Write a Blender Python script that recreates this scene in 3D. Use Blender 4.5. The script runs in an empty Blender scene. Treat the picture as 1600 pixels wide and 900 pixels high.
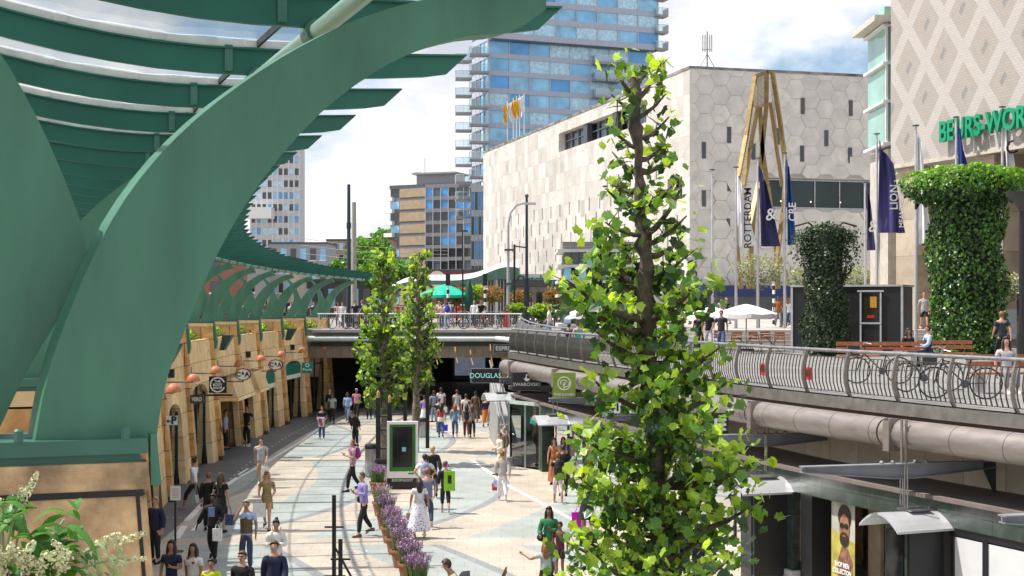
import bpy, bmesh, math, random
from mathutils import Vector, Matrix
R = math.radians
rnd = random.Random(7)
SC = bpy.context.scene
COL = SC.collection
F, CX, HY, ZC = 2216.0, 800.0, 478.0, 6.5      # focal length in photo pixels, centre, horizon row, eye height
ZS, ZD, ZP = 5.08, 4.5, 5.3                    # street behind, terrace beside, plaza
# ------------------------------------------------------------ camera, sky, sun, exposure
cd = bpy.data.cameras.new('camera'); cam = bpy.data.objects.new('camera', cd); COL.objects.link(cam)
cam.location = (0, 0, ZC); cam.rotation_euler = (R(90), 0, 0)
cd.sensor_width = 36; cd.lens = 36*F/1600; cd.shift_y = 28/1600; cd.clip_start = .1; cd.clip_end = 6000
SC.camera = cam
SUN_EL, SUN_AZ = R(60), R(274)                 # azimuth clockwise from +Y: the sun stands to the left
sv = Vector((math.sin(SUN_AZ)*math.cos(SUN_EL), math.cos(SUN_AZ)*math.cos(SUN_EL), math.sin(SUN_EL)))
ld = bpy.data.lights.new('sun', 'SUN'); ld.energy = 5.0; ld.angle = R(.5); ld.color = (1, .95, .87)
sun = bpy.data.objects.new('sun', ld); COL.objects.link(sun); sun.rotation_euler = sv.to_track_quat('Z', 'Y').to_euler()
sun.location = (-40, 0, 80)
W = bpy.data.worlds.new('World'); SC.world = W; W.use_nodes = True
nt = W.node_tree; nt.nodes.clear()
def N(nt, t, **k):
    n = nt.nodes.new(t)
    for a, b in k.items():
        if a.startswith('i_'): n.inputs[a[2:].replace('_', ' ')].default_value = b
        else: setattr(n, a, b)
    return n
out = N(nt, 'ShaderNodeOutputWorld'); bg = N(nt, 'ShaderNodeBackground'); bg.inputs[1].default_value = .112
sky = N(nt, 'ShaderNodeTexSky', sky_type='NISHITA', sun_disc=False, sun_elevation=SUN_EL, sun_rotation=SUN_AZ)
sky.air_density = 1.0; sky.dust_density = 1.0; sky.ozone_density = 2.0
tc = N(nt, 'ShaderNodeTexCoord'); mp = N(nt, 'ShaderNodeMapping'); mp.inputs['Scale'].default_value = (1, 1, 1.9); mp.inputs['Location'].default_value = (.05, 0, .12)
no = N(nt, 'ShaderNodeTexNoise'); no.inputs['Scale'].default_value = 4.2; no.inputs['Detail'].default_value = 9; no.inputs['Roughness'].default_value = .55
rp = N(nt, 'ShaderNodeValToRGB'); rp.color_ramp.elements[0].position = .40; rp.color_ramp.elements[1].position = .50
n2 = N(nt, 'ShaderNodeTexNoise'); n2.inputs['Scale'].default_value = 7.5; n2.inputs['Detail'].default_value = 6
r2 = N(nt, 'ShaderNodeValToRGB'); r2.color_ramp.elements[0].position = .36; r2.color_ramp.elements[1].position = .58
r2.color_ramp.elements[0].color = (4.6, 4.8, 5.4, 1); r2.color_ramp.elements[1].color = (8.0, 8.0, 8.1, 1)
mx = N(nt, 'ShaderNodeMix', data_type='RGBA')
L = nt.links.new
L(tc.outputs['Generated'], mp.inputs[0]); L(mp.outputs[0], no.inputs['Vector']); L(mp.outputs[0], n2.inputs['Vector'])
L(no.outputs[0], rp.inputs[0]); L(n2.outputs[0], r2.inputs[0])
L(rp.outputs[0], mx.inputs[0]); L(sky.outputs[0], mx.inputs[6]); L(r2.outputs[0], mx.inputs[7]); L(mx.outputs[2], bg.inputs[0]); L(bg.outputs[0], out.inputs[0])
SC.view_settings.view_transform = 'Standard'; SC.view_settings.look = 'None'; SC.view_settings.gamma = 1; SC.view_settings.exposure = .45
# ------------------------------------------------------------ helpers
def P(px, py, D): return Vector(((px-CX)/F*D, D, ZC-(py-HY)/F*D))
def G(px, py, z=0.0):
    D = (ZC-z)*F/(py-HY); return Vector(((px-CX)/F*D, D, z))
def HD(px, py, h, z=0.0):                       # the ground point below a head top seen at (px,py)
    D = (ZC-z-h)*F/(py-HY); return Vector(((px-CX)/F*D, D, z))
_M = {}
def srgb(h):
    c = [int(h[i:i+2], 16)/255 for i in (0, 2, 4)]
    return tuple(x/12.92 if x <= .04045 else ((x+.055)/1.055)**2.4 for x in c)
def mat(name, col=(.5, .5, .5), rough=.6, metal=0.0, var=.12, vs=3.0, bump=0.0, bs=25.0, emis=0.0, spec=.5, stretch=(1, 1, 1), trans=0.0):
    if name in _M: return _M[name]
    if isinstance(col, str): col = srgb(col)
    m = bpy.data.materials.new(name); m.use_nodes = True; t = m.node_tree; b = t.nodes['Principled BSDF']; l = t.links.new
    b.inputs['Roughness'].default_value = rough; b.inputs['Metallic'].default_value = metal; b.inputs['Specular IOR Level'].default_value = spec
    b.inputs['Base Color'].default_value = (*col, 1)
    if var or bump:
        c = N(t, 'ShaderNodeTexCoord'); mp = N(t, 'ShaderNodeMapping'); mp.inputs['Scale'].default_value = stretch; l(c.outputs['Object'], mp.inputs[0])
    if var:
        n = N(t, 'ShaderNodeTexNoise'); n.inputs['Scale'].default_value = vs; n.inputs['Detail'].default_value = 5; l(mp.outputs[0], n.inputs['Vector'])
        r = N(t, 'ShaderNodeMapRange'); r.inputs[1].default_value = .3; r.inputs[2].default_value = .7; r.inputs[3].default_value = 1-var*1.3; r.inputs[4].default_value = 1+var
        l(n.outputs[0], r.inputs[0])
        x = N(t, 'ShaderNodeVectorMath', operation='SCALE'); x.inputs[0].default_value = col; l(r.outputs[0], x.inputs[3]); l(x.outputs[0], b.inputs['Base Color'])
        q = N(t, 'ShaderNodeMapRange'); q.inputs[3].default_value = max(.03, rough-.1); q.inputs[4].default_value = min(1, rough+.1); l(n.outputs[0], q.inputs[0]); l(q.outputs[0], b.inputs['Roughness'])
    if bump:
        n3 = N(t, 'ShaderNodeTexNoise'); n3.inputs['Scale'].default_value = bs; n3.inputs['Detail'].default_value = 4; l(mp.outputs[0], n3.inputs['Vector'])
        bp = N(t, 'ShaderNodeBump'); bp.inputs['Strength'].default_value = bump; bp.inputs['Distance'].default_value = .02; l(n3.outputs[0], bp.inputs['Height']); l(bp.outputs[0], b.inputs['Normal'])
    if emis: b.inputs['Emission Color'].default_value = (*col, 1); b.inputs['Emission Strength'].default_value = emis
    if trans: b.inputs['Transmission Weight'].default_value = trans
    _M[name] = m; return m
def leafmat(name, col, tr=.45, var=.35):
    if name in _M: return _M[name]
    m = bpy.data.materials.new(name); m.use_nodes = True; t = m.node_tree; t.nodes.clear(); l = t.links.new
    o = N(t, 'ShaderNodeOutputMaterial'); d = N(t, 'ShaderNodeBsdfPrincipled'); d.inputs['Roughness'].default_value = .38
    tl = N(t, 'ShaderNodeBsdfTranslucent'); mxs = N(t, 'ShaderNodeMixShader'); mxs.inputs[0].default_value = tr
    g = N(t, 'ShaderNodeNewGeometry'); mr = N(t, 'ShaderNodeMapRange'); mr.inputs[3].default_value = 1-var; mr.inputs[4].default_value = 1+var*1.3
    l(g.outputs['Random Per Island'], mr.inputs[0])
    s = N(t, 'ShaderNodeVectorMath', operation='SCALE'); s.inputs[0].default_value = col; l(mr.outputs[0], s.inputs[3]); l(s.outputs[0], d.inputs['Base Color'])
    s2 = N(t, 'ShaderNodeVectorMath', operation='MULTIPLY'); s2.inputs[1].default_value = (2.6, 2.3, .8); l(s.outputs[0], s2.inputs[0]); l(s2.outputs[0], tl.inputs[0])
    l(d.outputs[0], mxs.inputs[1]); l(tl.outputs[0], mxs.inputs[2]); l(mxs.outputs[0], o.inputs[0]); _M[name] = m; return m
def glassmat(name, tint=(.8, .9, .88), refl=.35, rough=.02, op=.0):
    if name in _M: return _M[name]
    m = bpy.data.materials.new(name); m.use_nodes = True; t = m.node_tree; t.nodes.clear(); l = t.links.new
    o = N(t, 'ShaderNodeOutputMaterial'); a = N(t, 'ShaderNodeBsdfTransparent'); a.inputs[0].default_value = (*tint, 1)
    g = N(t, 'ShaderNodeBsdfGlossy'); g.inputs['Roughness'].default_value = rough
    f = N(t, 'ShaderNodeFresnel'); f.inputs[0].default_value = 1.5; ad = N(t, 'ShaderNodeMath', operation='ADD'); ad.inputs[1].default_value = refl; ad.use_clamp = True
    mxs = N(t, 'ShaderNodeMixShader'); l(f.outputs[0], ad.inputs[0]); l(ad.outputs[0], mxs.inputs[0]); l(a.outputs[0], mxs.inputs[1]); l(g.outputs[0], mxs.inputs[2])
    l(mxs.outputs[0], o.inputs[0]); _M[name] = m; return m
PM = {}                                          # world matrices of things
class MB:
    def __init__(s): s.v = []; s.f = []; s.m = []
    def add(s, vs, fs, mi=0):
        o = len(s.v); s.v += [Vector(p) for p in vs]
        for q in fs: s.f.append([o+i for i in q]); s.m.append(mi)
        return s
    def box(s, c, d, rz=0, mi=0, M=None):
        x, y, z = d[0]/2, d[1]/2, d[2]/2; c = Vector(c); m = M or Matrix.Rotation(rz, 3, 'Z')
        vs = [c+m@Vector((a*x, b*y, e*z)) for e in (-1, 1) for (a, b) in ((-1, -1), (1, -1), (1, 1), (-1, 1))]
        return s.add(vs, [(0, 3, 2, 1), (4, 5, 6, 7), (0, 1, 5, 4), (1, 2, 6, 5), (2, 3, 7, 6), (3, 0, 4, 7)], mi)
    def hexa(s, lo, hi, mi=0):                   # any prism between two loops of equal length
        n = len(lo); vs = list(lo)+list(hi)
        return s.add(vs, [tuple(range(n-1, -1, -1)), tuple(range(n, 2*n))]+[(i, (i+1) % n, n+(i+1) % n, n+i) for i in range(n)], mi)
    def prism(s, poly, o, ax, ay, th, mi=0):     # outline in plane (ax,ay) at o, thickness vector th, centred
        o = Vector(o); ax = Vector(ax); ay = Vector(ay); th = Vector(th)
        b = [o+ax*x+ay*y for x, y in poly]
        return s.hexa([p-th/2 for p in b], [p+th/2 for p in b], mi)
    def beam(s, a, b, w, h, mi=0, up=(0, 0, 1)):
        a = Vector(a); b = Vector(b); d = (b-a).normalized(); u = Vector(up)
        if abs(d.dot(u)) > .98: u = Vector((0, 1, 0))
        x = d.cross(u).normalized()*w/2; y = x.cross(d).normalized()*h/2
        return s.hexa([a-x-y, a+x-y, a+x+y, a-x+y], [b-x-y, b+x-y, b+x+y, b-x+y], mi)
    def tube(s, pts, r, n=8, mi=0, cap=True):
        pts = [Vector(p) for p in pts]; rs = r if isinstance(r, (list, tuple)) else [r]*len(pts)
        o = len(s.v); pu = None
        for i, p in enumerate(pts):
            d = (pts[min(i+1, len(pts)-1)]-pts[max(i-1, 0)]).normalized()
            u = pu if pu is not None else (Vector((0, 0, 1)) if abs(d.z) < .9 else Vector((1, 0, 0)))
            x = d.cross(u); 
            if x.length < 1e-4: x = d.cross(Vector((.3, .9, .1)))
            x.normalize(); y = x.cross(d).normalized(); pu = y
            for k in range(n):
                a = 2*math.pi*k/n; s.v.append(p+(x*math.cos(a)+y*math.sin(a))*rs[i])
        for i in range(len(pts)-1):
            for k in range(n):
                a = o+i*n+k; b = o+i*n+(k+1) % n; s.f.append([a, b, b+n, a+n]); s.m.append(mi)
        if cap:
            s.f.append([o+k for k in range(n)][::-1]); s.m.append(mi)
            e = o+(len(pts)-1)*n; s.f.append([e+k for k in range(n)]); s.m.append(mi)
        return s
    def lathe(s, prof, c=(0, 0, 0), n=16, mi=0, a0=0, a1=2*math.pi, sx=1, sy=1):
        c = Vector(c); o = len(s.v); full = abs(a1-a0-2*math.pi) < 1e-6; m = n if full else n+1
        for r, z in prof:
            for k in range(m):
                a = a0+(a1-a0)*k/n; s.v.append(c+Vector((math.cos(a)*r*sx, math.sin(a)*r*sy, z)))
        for i in range(len(prof)-1):
            for k in range(n):
                a = o+i*m+k; b = o+i*m+(k+1) % m; s.f.append([a, b, b+m, a+m]); s.m.append(mi)
        if full and prof[-1][0] > 1e-4: s.f.append([o+(len(prof)-1)*m+k for k in range(m)]); s.m.append(mi)
        if full and prof[0][0] > 1e-4: s.f.append([o+k for k in range(m)][::-1]); s.m.append(mi)
        return s
    def sphere(s, c, r, n=10, mi=0):
        rr = r if isinstance(r, (tuple, list)) else (r, r, r); h = max(4, n//2)
        pr = [(math.sin(math.pi*i/h), -math.cos(math.pi*i/h)) for i in range(h+1)]
        o = len(s.v); c = Vector(c)
        for a, z in pr:
            for k in range(n): s.v.append(c+Vector((math.cos(2*math.pi*k/n)*a*rr[0], math.sin(2*math.pi*k/n)*a*rr[1], z*rr[2])))
        for i in range(h):
            for k in range(n):
                a = o+i*n+k; b = o+i*n+(k+1) % n; s.f.append([a, b, b+n, a+n]); s.m.append(mi)
        return s
    def grid(s, fn, nu, nv, mi=0):
        o = len(s.v)
        for i in range(nu+1):
            for j in range(nv+1): s.v.append(Vector(fn(i/nu, j/nv)))
        for i in range(nu):
            for j in range(nv):
                a = o+i*(nv+1)+j; s.f.append([a, a+1, a+nv+2, a+nv+1]); s.m.append(mi)
        return s
    def join(s, o, M=None):
        k = len(s.v); s.v += [(M@p if M else p.copy()) for p in o.v]; s.f += [[k+i for i in q] for q in o.f]; s.m += o.m; return s
    def build(s, name, mats, parent=None, world=True, smooth=False, origin=None):
        if not isinstance(mats, (list, tuple)): mats = [mats]
        vs = s.v; loc = Vector((0, 0, 0))
        if parent is not None and world: inv = PM[parent].inverted(); vs = [inv@p for p in vs]
        elif parent is None:
            if origin is not None: loc = Vector(origin)
            else:
                xs = [p.x for p in vs]; ys = [p.y for p in vs]; loc = Vector(((min(xs)+max(xs))/2, (min(ys)+max(ys))/2, min(p.z for p in vs)))
            vs = [p-loc for p in vs]
        me = bpy.data.meshes.new(name); me.from_pydata([tuple(p) for p in vs], [], s.f)
        for m in mats: me.materials.append(m)
        if any(s.m): me.polygons.foreach_set('material_index', s.m)
        if smooth is True: me.polygons.foreach_set('use_smooth', [True]*len(me.polygons))
        elif smooth: 
            me.polygons.foreach_set('use_smooth', [True]*len(me.polygons)); me.set_sharp_from_angle(angle=R(smooth))
        me.update(); o = bpy.data.objects.new(name, me); COL.objects.link(o); o.location = loc
        if parent is not None: o.parent = parent; PM[o] = PM[parent]
        else: PM[o] = Matrix.Translation(loc)
        return o
def tag(o, label=None, cat=None, group=None, kind=None):
    if label: o['label'] = label
    if cat: o['category'] = cat
    if group: o['group'] = group
    if kind: o['kind'] = kind
    elif cat and not o.parent: o['kind'] = 'thing'
    return o
def thing(name, label, cat, loc=(0, 0, 0), rz=0, group=None):
    o = bpy.data.objects.new(name, None); COL.objects.link(o); o.location = loc; o.rotation_euler = (0, 0, rz); o.empty_display_size = .2
    PM[o] = Matrix.Translation(Vector(loc))@Matrix.Rotation(rz, 4, 'Z'); return tag(o, label, cat, group)
def structure(name, mb, m, **k): o = mb.build(name, m, **k); o['kind'] = 'structure'; return o
KIDS = {}
def dup(root, loc, rz, label=None, sc=None):
    def rec(o, par):
        c = o.copy(); COL.objects.link(c)
        if par: c.parent = par
        for ch in o.children: rec(ch, c)
        return c
    r = rec(root, None); r.location = loc; r.rotation_euler = (0, 0, rz)
    if sc: r.scale = (sc, sc, sc)
    if label: r['label'] = label
    PM[r] = Matrix.Translation(Vector(loc))@Matrix.Rotation(rz, 4, 'Z'); return r
def text_mb(txt, size, ext=.01, sx=1.0, bold=0.0, align='CENTER', shear=0):
    cu = bpy.data.curves.new('lettering', 'FONT'); cu.body = txt; cu.size = size; cu.extrude = ext; cu.align_x = align; cu.align_y = 'CENTER'; cu.offset = bold; cu.resolution_u = 3; cu.shear = shear
    ob = bpy.data.objects.new('lettering', cu); COL.objects.link(ob); dg = bpy.context.evaluated_depsgraph_get(); dg.update()
    me = bpy.data.meshes.new_from_object(ob.evaluated_get(dg)); mb = MB()
    mb.add([(v.co.x*sx, v.co.y, v.co.z) for v in me.vertices], [tuple(p.vertices) for p in me.polygons])
    bpy.data.objects.remove(ob); bpy.data.curves.remove(cu); bpy.data.meshes.remove(me); return mb
def place(mb, o, ax, ay):                        # put a mesh drawn in x,y (z = outward) on a plane; ax x ay points outward
    ax = Vector(ax).normalized(); ay = Vector(ay).normalized(); n = ax.cross(ay); o = Vector(o)
    r = MB(); r.v = [o+ax*p.x+ay*p.y+n*p.z for p in mb.v]; r.f = [list(q) for q in mb.f]; r.m = list(mb.m); return r
Z = Vector((0, 0, 1))
# ------------------------------------------------------------ plan curves
WB = [(-.0, 1.2), (-2.0, 6.8), (-4.1, 12.4), (-5.95, 18.0), (-7.5, 23.7), (-8.85, 29.5), (-10.1, 35.3), (-11.1, 41.2), (-11.9, 47.2), (-12.5, 53.5), (-12.85, 60), (-13.0, 66), (-13.05, 72), (-12.9, 78), (-12.5, 84), (-11.9, 90), (-11.1, 96), (-10.1, 102)]
def cat(pts, t):
    i = max(0, min(len(pts)-2, int(math.floor(t)))); f = t-i
    p0, p1, p2, p3 = (Vector(pts[max(0, min(len(pts)-1, j))]) for j in (i-1, i, i+1, i+2))
    return .5*((2*p1)+(p2-p0)*f+(2*p0-5*p1+4*p2-p3)*f*f+(-p0+3*p1-3*p2+p3)*f**3)
def wall(t):                                     # t = 0 at the nearest arch, 1 per bay; returns point, along, outward
    p = cat(WB, t+1); d = (cat(WB, t+1.01)-cat(WB, t+.99)).normalized(); n = Vector((d.y, -d.x))
    return Vector((p.x, p.y, 0)), Vector((d.x, d.y, 0)), Vector((n.x, n.y, 0))
EE = [(17.5, 12.2), (15.5, 15.5), (12.5, 20), (9.4, 26), (6.2, 34.4), (4.1, 43), (1.9, 52), (-.15, 61.5)]
def edge(t):
    p = cat(EE, t); d = (cat(EE, t+.01)-cat(EE, t-.01)).normalized(); n = Vector((-d.y, d.x))   # n points left, over the mall
    return Vector((p.x, p.y, 0)), Vector((d.x, d.y, 0)), Vector((n.x, n.y, 0))
def edgelen(n=400):
    tab = [(0, 0.0)]; a = edge(0)[0]
    for i in range(1, n+1):
        t = 7*i/n; b = edge(t)[0]; tab.append((t, tab[-1][1]+(b-a).length)); a = b
    return tab
ET = edgelen()
def es(s):                                       # curve parameter at arc length s
    for i in range(1, len(ET)):
        if ET[i][1] >= s: a, b = ET[i-1], ET[i]; return a[0]+(b[0]-a[0])*(s-a[1])/(b[1]-a[1])
    return 7
EL = ET[-1][1]
# ------------------------------------------------------------ materials of the setting
def floor_mat():
    m = bpy.data.materials.new('mall_paving'); m.use_nodes = True; t = m.node_tree; b = t.nodes['Principled BSDF']; l = t.links.new
    tc = N(t, 'ShaderNodeTexCoord'); sp = N(t, 'ShaderNodeSeparateXYZ'); l(tc.outputs['Object'], sp.inputs[0])
    def ma(op, a, c=None, d=None):
        n = N(t, 'ShaderNodeMath', operation=op)
        for i, q in enumerate((a, c, d)):
            if q is None: continue
            if isinstance(q, (int, float)): n.inputs[i].default_value = q
            else: l(q, n.inputs[i])
        return n.outputs[0]
    x, y = sp.outputs[0], sp.outputs[1]
    # cross band every 11.5 m, bands swing in opposite senses between them
    k = ma('DIVIDE', ma('SUBTRACT', y, 38.6), 21.0); fl = ma('FLOOR', k); fr = ma('FRACT', k)
    sgn = ma('SUBTRACT', ma('MULTIPLY', ma('PINGPONG', fl, 1), 2.0), 1.0)
    sw = ma('MULTIPLY', ma('SINE', ma('MULTIPLY', fr, 3.14159)), 2.4)
    xs = ma('ADD', ma('ADD', x, ma('MULTIPLY', sw, -1.0)), ma('MULTIPLY', ma('MULTIPLY', fr, sgn), 2.6))
    q = ma('FRACT', ma('DIVIDE', ma('ADD', xs, 40.4), 4.6))
    grey = ma('MULTIPLY', ma('GREATER_THAN', q, .37), ma('LESS_THAN', q, .86))
    dark = ma('MULTIPLY', ma('GREATER_THAN', q, .86), ma('LESS_THAN', q, .93))
    band = ma('LESS_THAN', fr, .055)
    br = N(t, 'ShaderNodeTexBrick'); br.inputs['Scale'].default_value = 1; br.inputs['Brick Width'].default_value = .6; br.inputs['Row Height'].default_value = .6; br.offset = .5
    br.inputs['Mortar Size'].default_value = .007; br.inputs['Color1'].default_value = (1.0, 1.0, 1.0, 1); br.inputs['Color2'].default_value = (.9, .9, .9, 1); br.inputs['Mortar'].default_value = (.6, .6, .6, 1); br.inputs['Bias'].default_value = -.2
    l(tc.outputs['Object'], br.inputs['Vector'])
    def mixc(f, a, c):
        n = N(t, 'ShaderNodeMix', data_type='RGBA'); l(f, n.inputs[0])
        for i, q in ((6, a), (7, c)):
            if isinstance(q, tuple): n.inputs[i].default_value = (*q, 1)
            else: l(q, n.inputs[i])
        return n.outputs[2]
    c = mixc(grey, (.48, .42, .345), (.35, .385, .365)); c = mixc(dark, c, (.25, .26, .265)); c = mixc(band, c, (.49, .425, .35))
    # slim grey strip left of the white line and cool zone near the left wall
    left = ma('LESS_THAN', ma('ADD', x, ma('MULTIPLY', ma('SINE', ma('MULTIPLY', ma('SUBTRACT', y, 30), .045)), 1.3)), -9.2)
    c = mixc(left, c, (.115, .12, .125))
    n = N(t, 'ShaderNodeTexNoise'); n.inputs['Scale'].default_value = .8; n.inputs['Detail'].default_value = 7; l(tc.outputs['Object'], n.inputs['Vector'])
    mr = N(t, 'ShaderNodeMapRange'); mr.inputs[1].default_value = .3; mr.inputs[2].default_value = .7; mr.inputs[3].default_value = .84; mr.inputs[4].default_value = 1.1; l(n.outputs[0], mr.inputs[0])
    m1 = N(t, 'ShaderNodeVectorMath', operation='MULTIPLY'); l(c, m1.inputs[0]); l(br.outputs[0], m1.inputs[1])
    m2 = N(t, 'ShaderNodeVectorMath', operation='SCALE'); 
    vo = N(t, 'ShaderNodeTexVoronoi'); vo.inputs['Scale'].default_value = 1.7; l(tc.outputs['Object'], vo.inputs['Vector']); spot = ma('MULTIPLY', ma('LESS_THAN', vo.outputs['Distance'], .055), .28)
    n4 = N(t, 'ShaderNodeTexNoise'); n4.inputs['Scale'].default_value = .28; n4.inputs['Detail'].default_value = 10; n4.inputs['Roughness'].default_value = .7; l(tc.outputs['Object'], n4.inputs['Vector'])
    mr4 = N(t, 'ShaderNodeMapRange'); mr4.inputs[1].default_value = .35; mr4.inputs[2].default_value = .62; mr4.inputs[3].default_value = .82; mr4.inputs[4].default_value = 1.06; l(n4.outputs[0], mr4.inputs[0])
    l(m1.outputs[0], m2.inputs[0]); l(ma('MULTIPLY', ma('MULTIPLY', mr.outputs[0], mr4.outputs[0]), ma('SUBTRACT', 1.0, spot)), m2.inputs[3]); l(m2.outputs[0], b.inputs['Base Color'])
    b.inputs['Roughness'].default_value = .55; return m
def stone_mat(name, c1, c2, c3, bw=.9, rh=.55, joint=.012, jc=.3, vs=1.2, rough=.75, uv='xz', rz=0.0, bump=.35, off=.5):
    """stone slabs: brick courses in the (along, height) plane with veining"""
    m = bpy.data.materials.new(name); m.use_nodes = True; t = m.node_tree; b = t.nodes['Principled BSDF']; l = t.links.new
    tc = N(t, 'ShaderNodeTexCoord'); sp = N(t, 'ShaderNodeSeparateXYZ'); l(tc.outputs['Object'], sp.inputs[0])
    # along = x*cos + y*sin
    dt = N(t, 'ShaderNodeVectorMath', operation='DOT_PRODUCT'); dt.inputs[1].default_value = (math.cos(rz), math.sin(rz), 0); l(tc.outputs['Object'], dt.inputs[0])
    cb = N(t, 'ShaderNodeCombineXYZ'); l(dt.outputs['Value'], cb.inputs[0]); l(sp.outputs[2], cb.inputs[1])
    br = N(t, 'ShaderNodeTexBrick'); br.inputs['Scale'].default_value = 1; br.inputs['Brick Width'].default_value = bw; br.inputs['Row Height'].default_value = rh; br.offset = off
    br.inputs['Mortar Size'].default_value = joint; br.inputs['Mortar Smooth'].default_value = .1; br.inputs['Color1'].default_value = (0, 0, 0, 1); br.inputs['Color2'].default_value = (1, 1, 1, 1); br.inputs['Mortar'].default_value = (.5, .5, .5, 1)
    l(cb.outputs[0], br.inputs['Vector'])
    n = N(t, 'ShaderNodeTexNoise'); n.inputs['Scale'].default_value = vs; n.inputs['Detail'].default_value = 8; n.inputs['Roughness'].default_value = .62; n.inputs['Distortion'].default_value = .8
    # each slab shifts the pattern
    sc = N(t, 'ShaderNodeVectorMath', operation='SCALE'); sc.inputs[3].default_value = 7.0; l(br.outputs[0], sc.inputs[0]); ad = N(t, 'ShaderNodeVectorMath', operation='ADD'); l(tc.outputs['Object'], ad.inputs[0]); l(sc.outputs[0], ad.inputs[1]); l(ad.outputs[0], n.inputs['Vector'])
    rp = N(t, 'ShaderNodeValToRGB'); e = rp.color_ramp.elements; e[0].position = .3; e[0].color = (*c1, 1); e[1].position = .72; e[1].color = (*c3, 1); k = e.new(.5); k.color = (*c2, 1); l(n.outputs[0], rp.inputs[0])
    mr = N(t, 'ShaderNodeMapRange'); mr.inputs[3].default_value = .82; mr.inputs[4].default_value = 1.12; l(br.outputs[0], mr.inputs[0])
    s = N(t, 'ShaderNodeVectorMath', operation='SCALE'); l(rp.outputs[0], s.inputs[0]); l(mr.outputs[0], s.inputs[3])
    mj = N(t, 'ShaderNodeMix', data_type='RGBA'); l(br.outputs['Fac'], mj.inputs[0]); l(s.outputs[0], mj.inputs[6]); mj.inputs[7].default_value = (c1[0]*jc, c1[1]*jc, c1[2]*jc, 1); l(mj.outputs[2], b.inputs['Base Color'])
    b.inputs['Roughness'].default_value = rough
    bp = N(t, 'ShaderNodeBump'); bp.inputs['Strength'].default_value = bump; bp.inputs['Distance'].default_value = .03
    mm = N(t, 'ShaderNodeMath', operation='SUBTRACT'); l(n.outputs[0], mm.inputs[0]); l(br.outputs['Fac'], mm.inputs[1]); l(mm.outputs[0], bp.inputs['Height']); l(bp.outputs[0], b.inputs['Normal'])
    _M[name] = m; return m
GREEN = mat('painted_green_steel', (.058, .19, .12), .45, 0, .17, 2.2, .10, 18, 0.0, .5, (1.6, 1.6, .45))
GREEN2 = mat('painted_green_rafter', (.010, .115, .08), .4, 0, .12, 1.6)
GREENB = mat('painted_green_base', (.05, .16, .12), .42, 0, .12, 2.5)
STEEL = mat('brushed_steel', (.42, .42, .43), .32, .85, .15, 4, .05, 60)
RAILM = mat('bronze_grey_steel', (.24, .21, .19), .35, .6, .12, 4)
STEELD = mat('weathered_steel', (.29, .25, .23), .42, .5, .12, 3, .0, 30, 0.0, .5, (.6, .6, 3))
WHITE = mat('white_paint', (.78, .78, .77), .4, 0, .05, 4)
BLACK = mat('black_paint', (.012, .012, .014), .45, 0, .1, 4)
DGREY = mat('dark_grey_metal', (.07, .075, .08), .45, .2, .15, 3)
MGREY = mat('mid_grey_paint', (.22, .23, .26), .45, 0, .1, 3)
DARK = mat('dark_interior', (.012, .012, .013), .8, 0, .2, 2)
GLASS = glassmat('shop_glass', (.75, .83, .8), .22)
GLASSR = glassmat('roof_glass', (.93, .95, .96), .03)
TRAV = stone_mat('travertine', (.66, .42, .18), (.80, .57, .29), (.88, .70, .44), 1.7, .85, .010, .35, 1.3, rz=R(90))
TRAV2 = stone_mat('travertine_pier', (.40, .20, .07), (.58, .34, .13), (.76, .52, .26), 1.6, .85, .014, .25, 1.8, rz=0)
TRAVN = mat('travertine_near', (.62, .42, .23), .7, 0, .42, 5.5, .8, 16)
MARBLE = mat('green_marble', (.06, .085, .07), .3, 0, .45, 2.2, .05, 20)
# ------------------------------------------------------------ ground
b = MB(); b.add([(-30, -6, 0), (30, -6, 0), (30, 130, 0), (-30, 130, 0)], [(0, 1, 2, 3)])
structure('mall_floor', b, floor_mat(), origin=(0, 0, 0))
street = stone_mat('street_paving', (.30, .27, .25), (.37, .34, .32), (.42, .39, .36), .4, .4, .01, .7, .9)
street = mat('street_pavers', (.30, .27, .25), .8, 0, .14, .7)
BD = 85.0
# street level: left of the arcade and everything beyond the bridge
lp = []
for i in range(-10, 141): 
    p, d, n = wall(i/10); q = p-n*1.4
    if q.y < BD: lp.append((q.x, q.y))
b = MB()
for i in range(len(lp)-1): b.add([(-60, lp[i][1], ZS), (lp[i][0], lp[i][1], ZS), (lp[i+1][0], lp[i+1][1], ZS), (-60, lp[i+1][1], ZS)], [(0, 1, 2, 3)])
b.add([(-1500, -20, ZS), (-60, -20, ZS), (-60, lp[-1][1], ZS), (-1500, lp[-1][1], ZS)], [(0, 1, 2, 3)])
b.add([(-1500, lp[-1][1], ZS), (lp[-1][0], lp[-1][1], ZS), (-8, BD, ZS), (.8, BD, ZS), (3.5, BD, ZS), (1500, BD, ZS), (1500, 3500, ZS), (-1500, 3500, ZS)], [tuple(range(8))])
structure('street', b, street, origin=(0, 0, 0))
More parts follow.
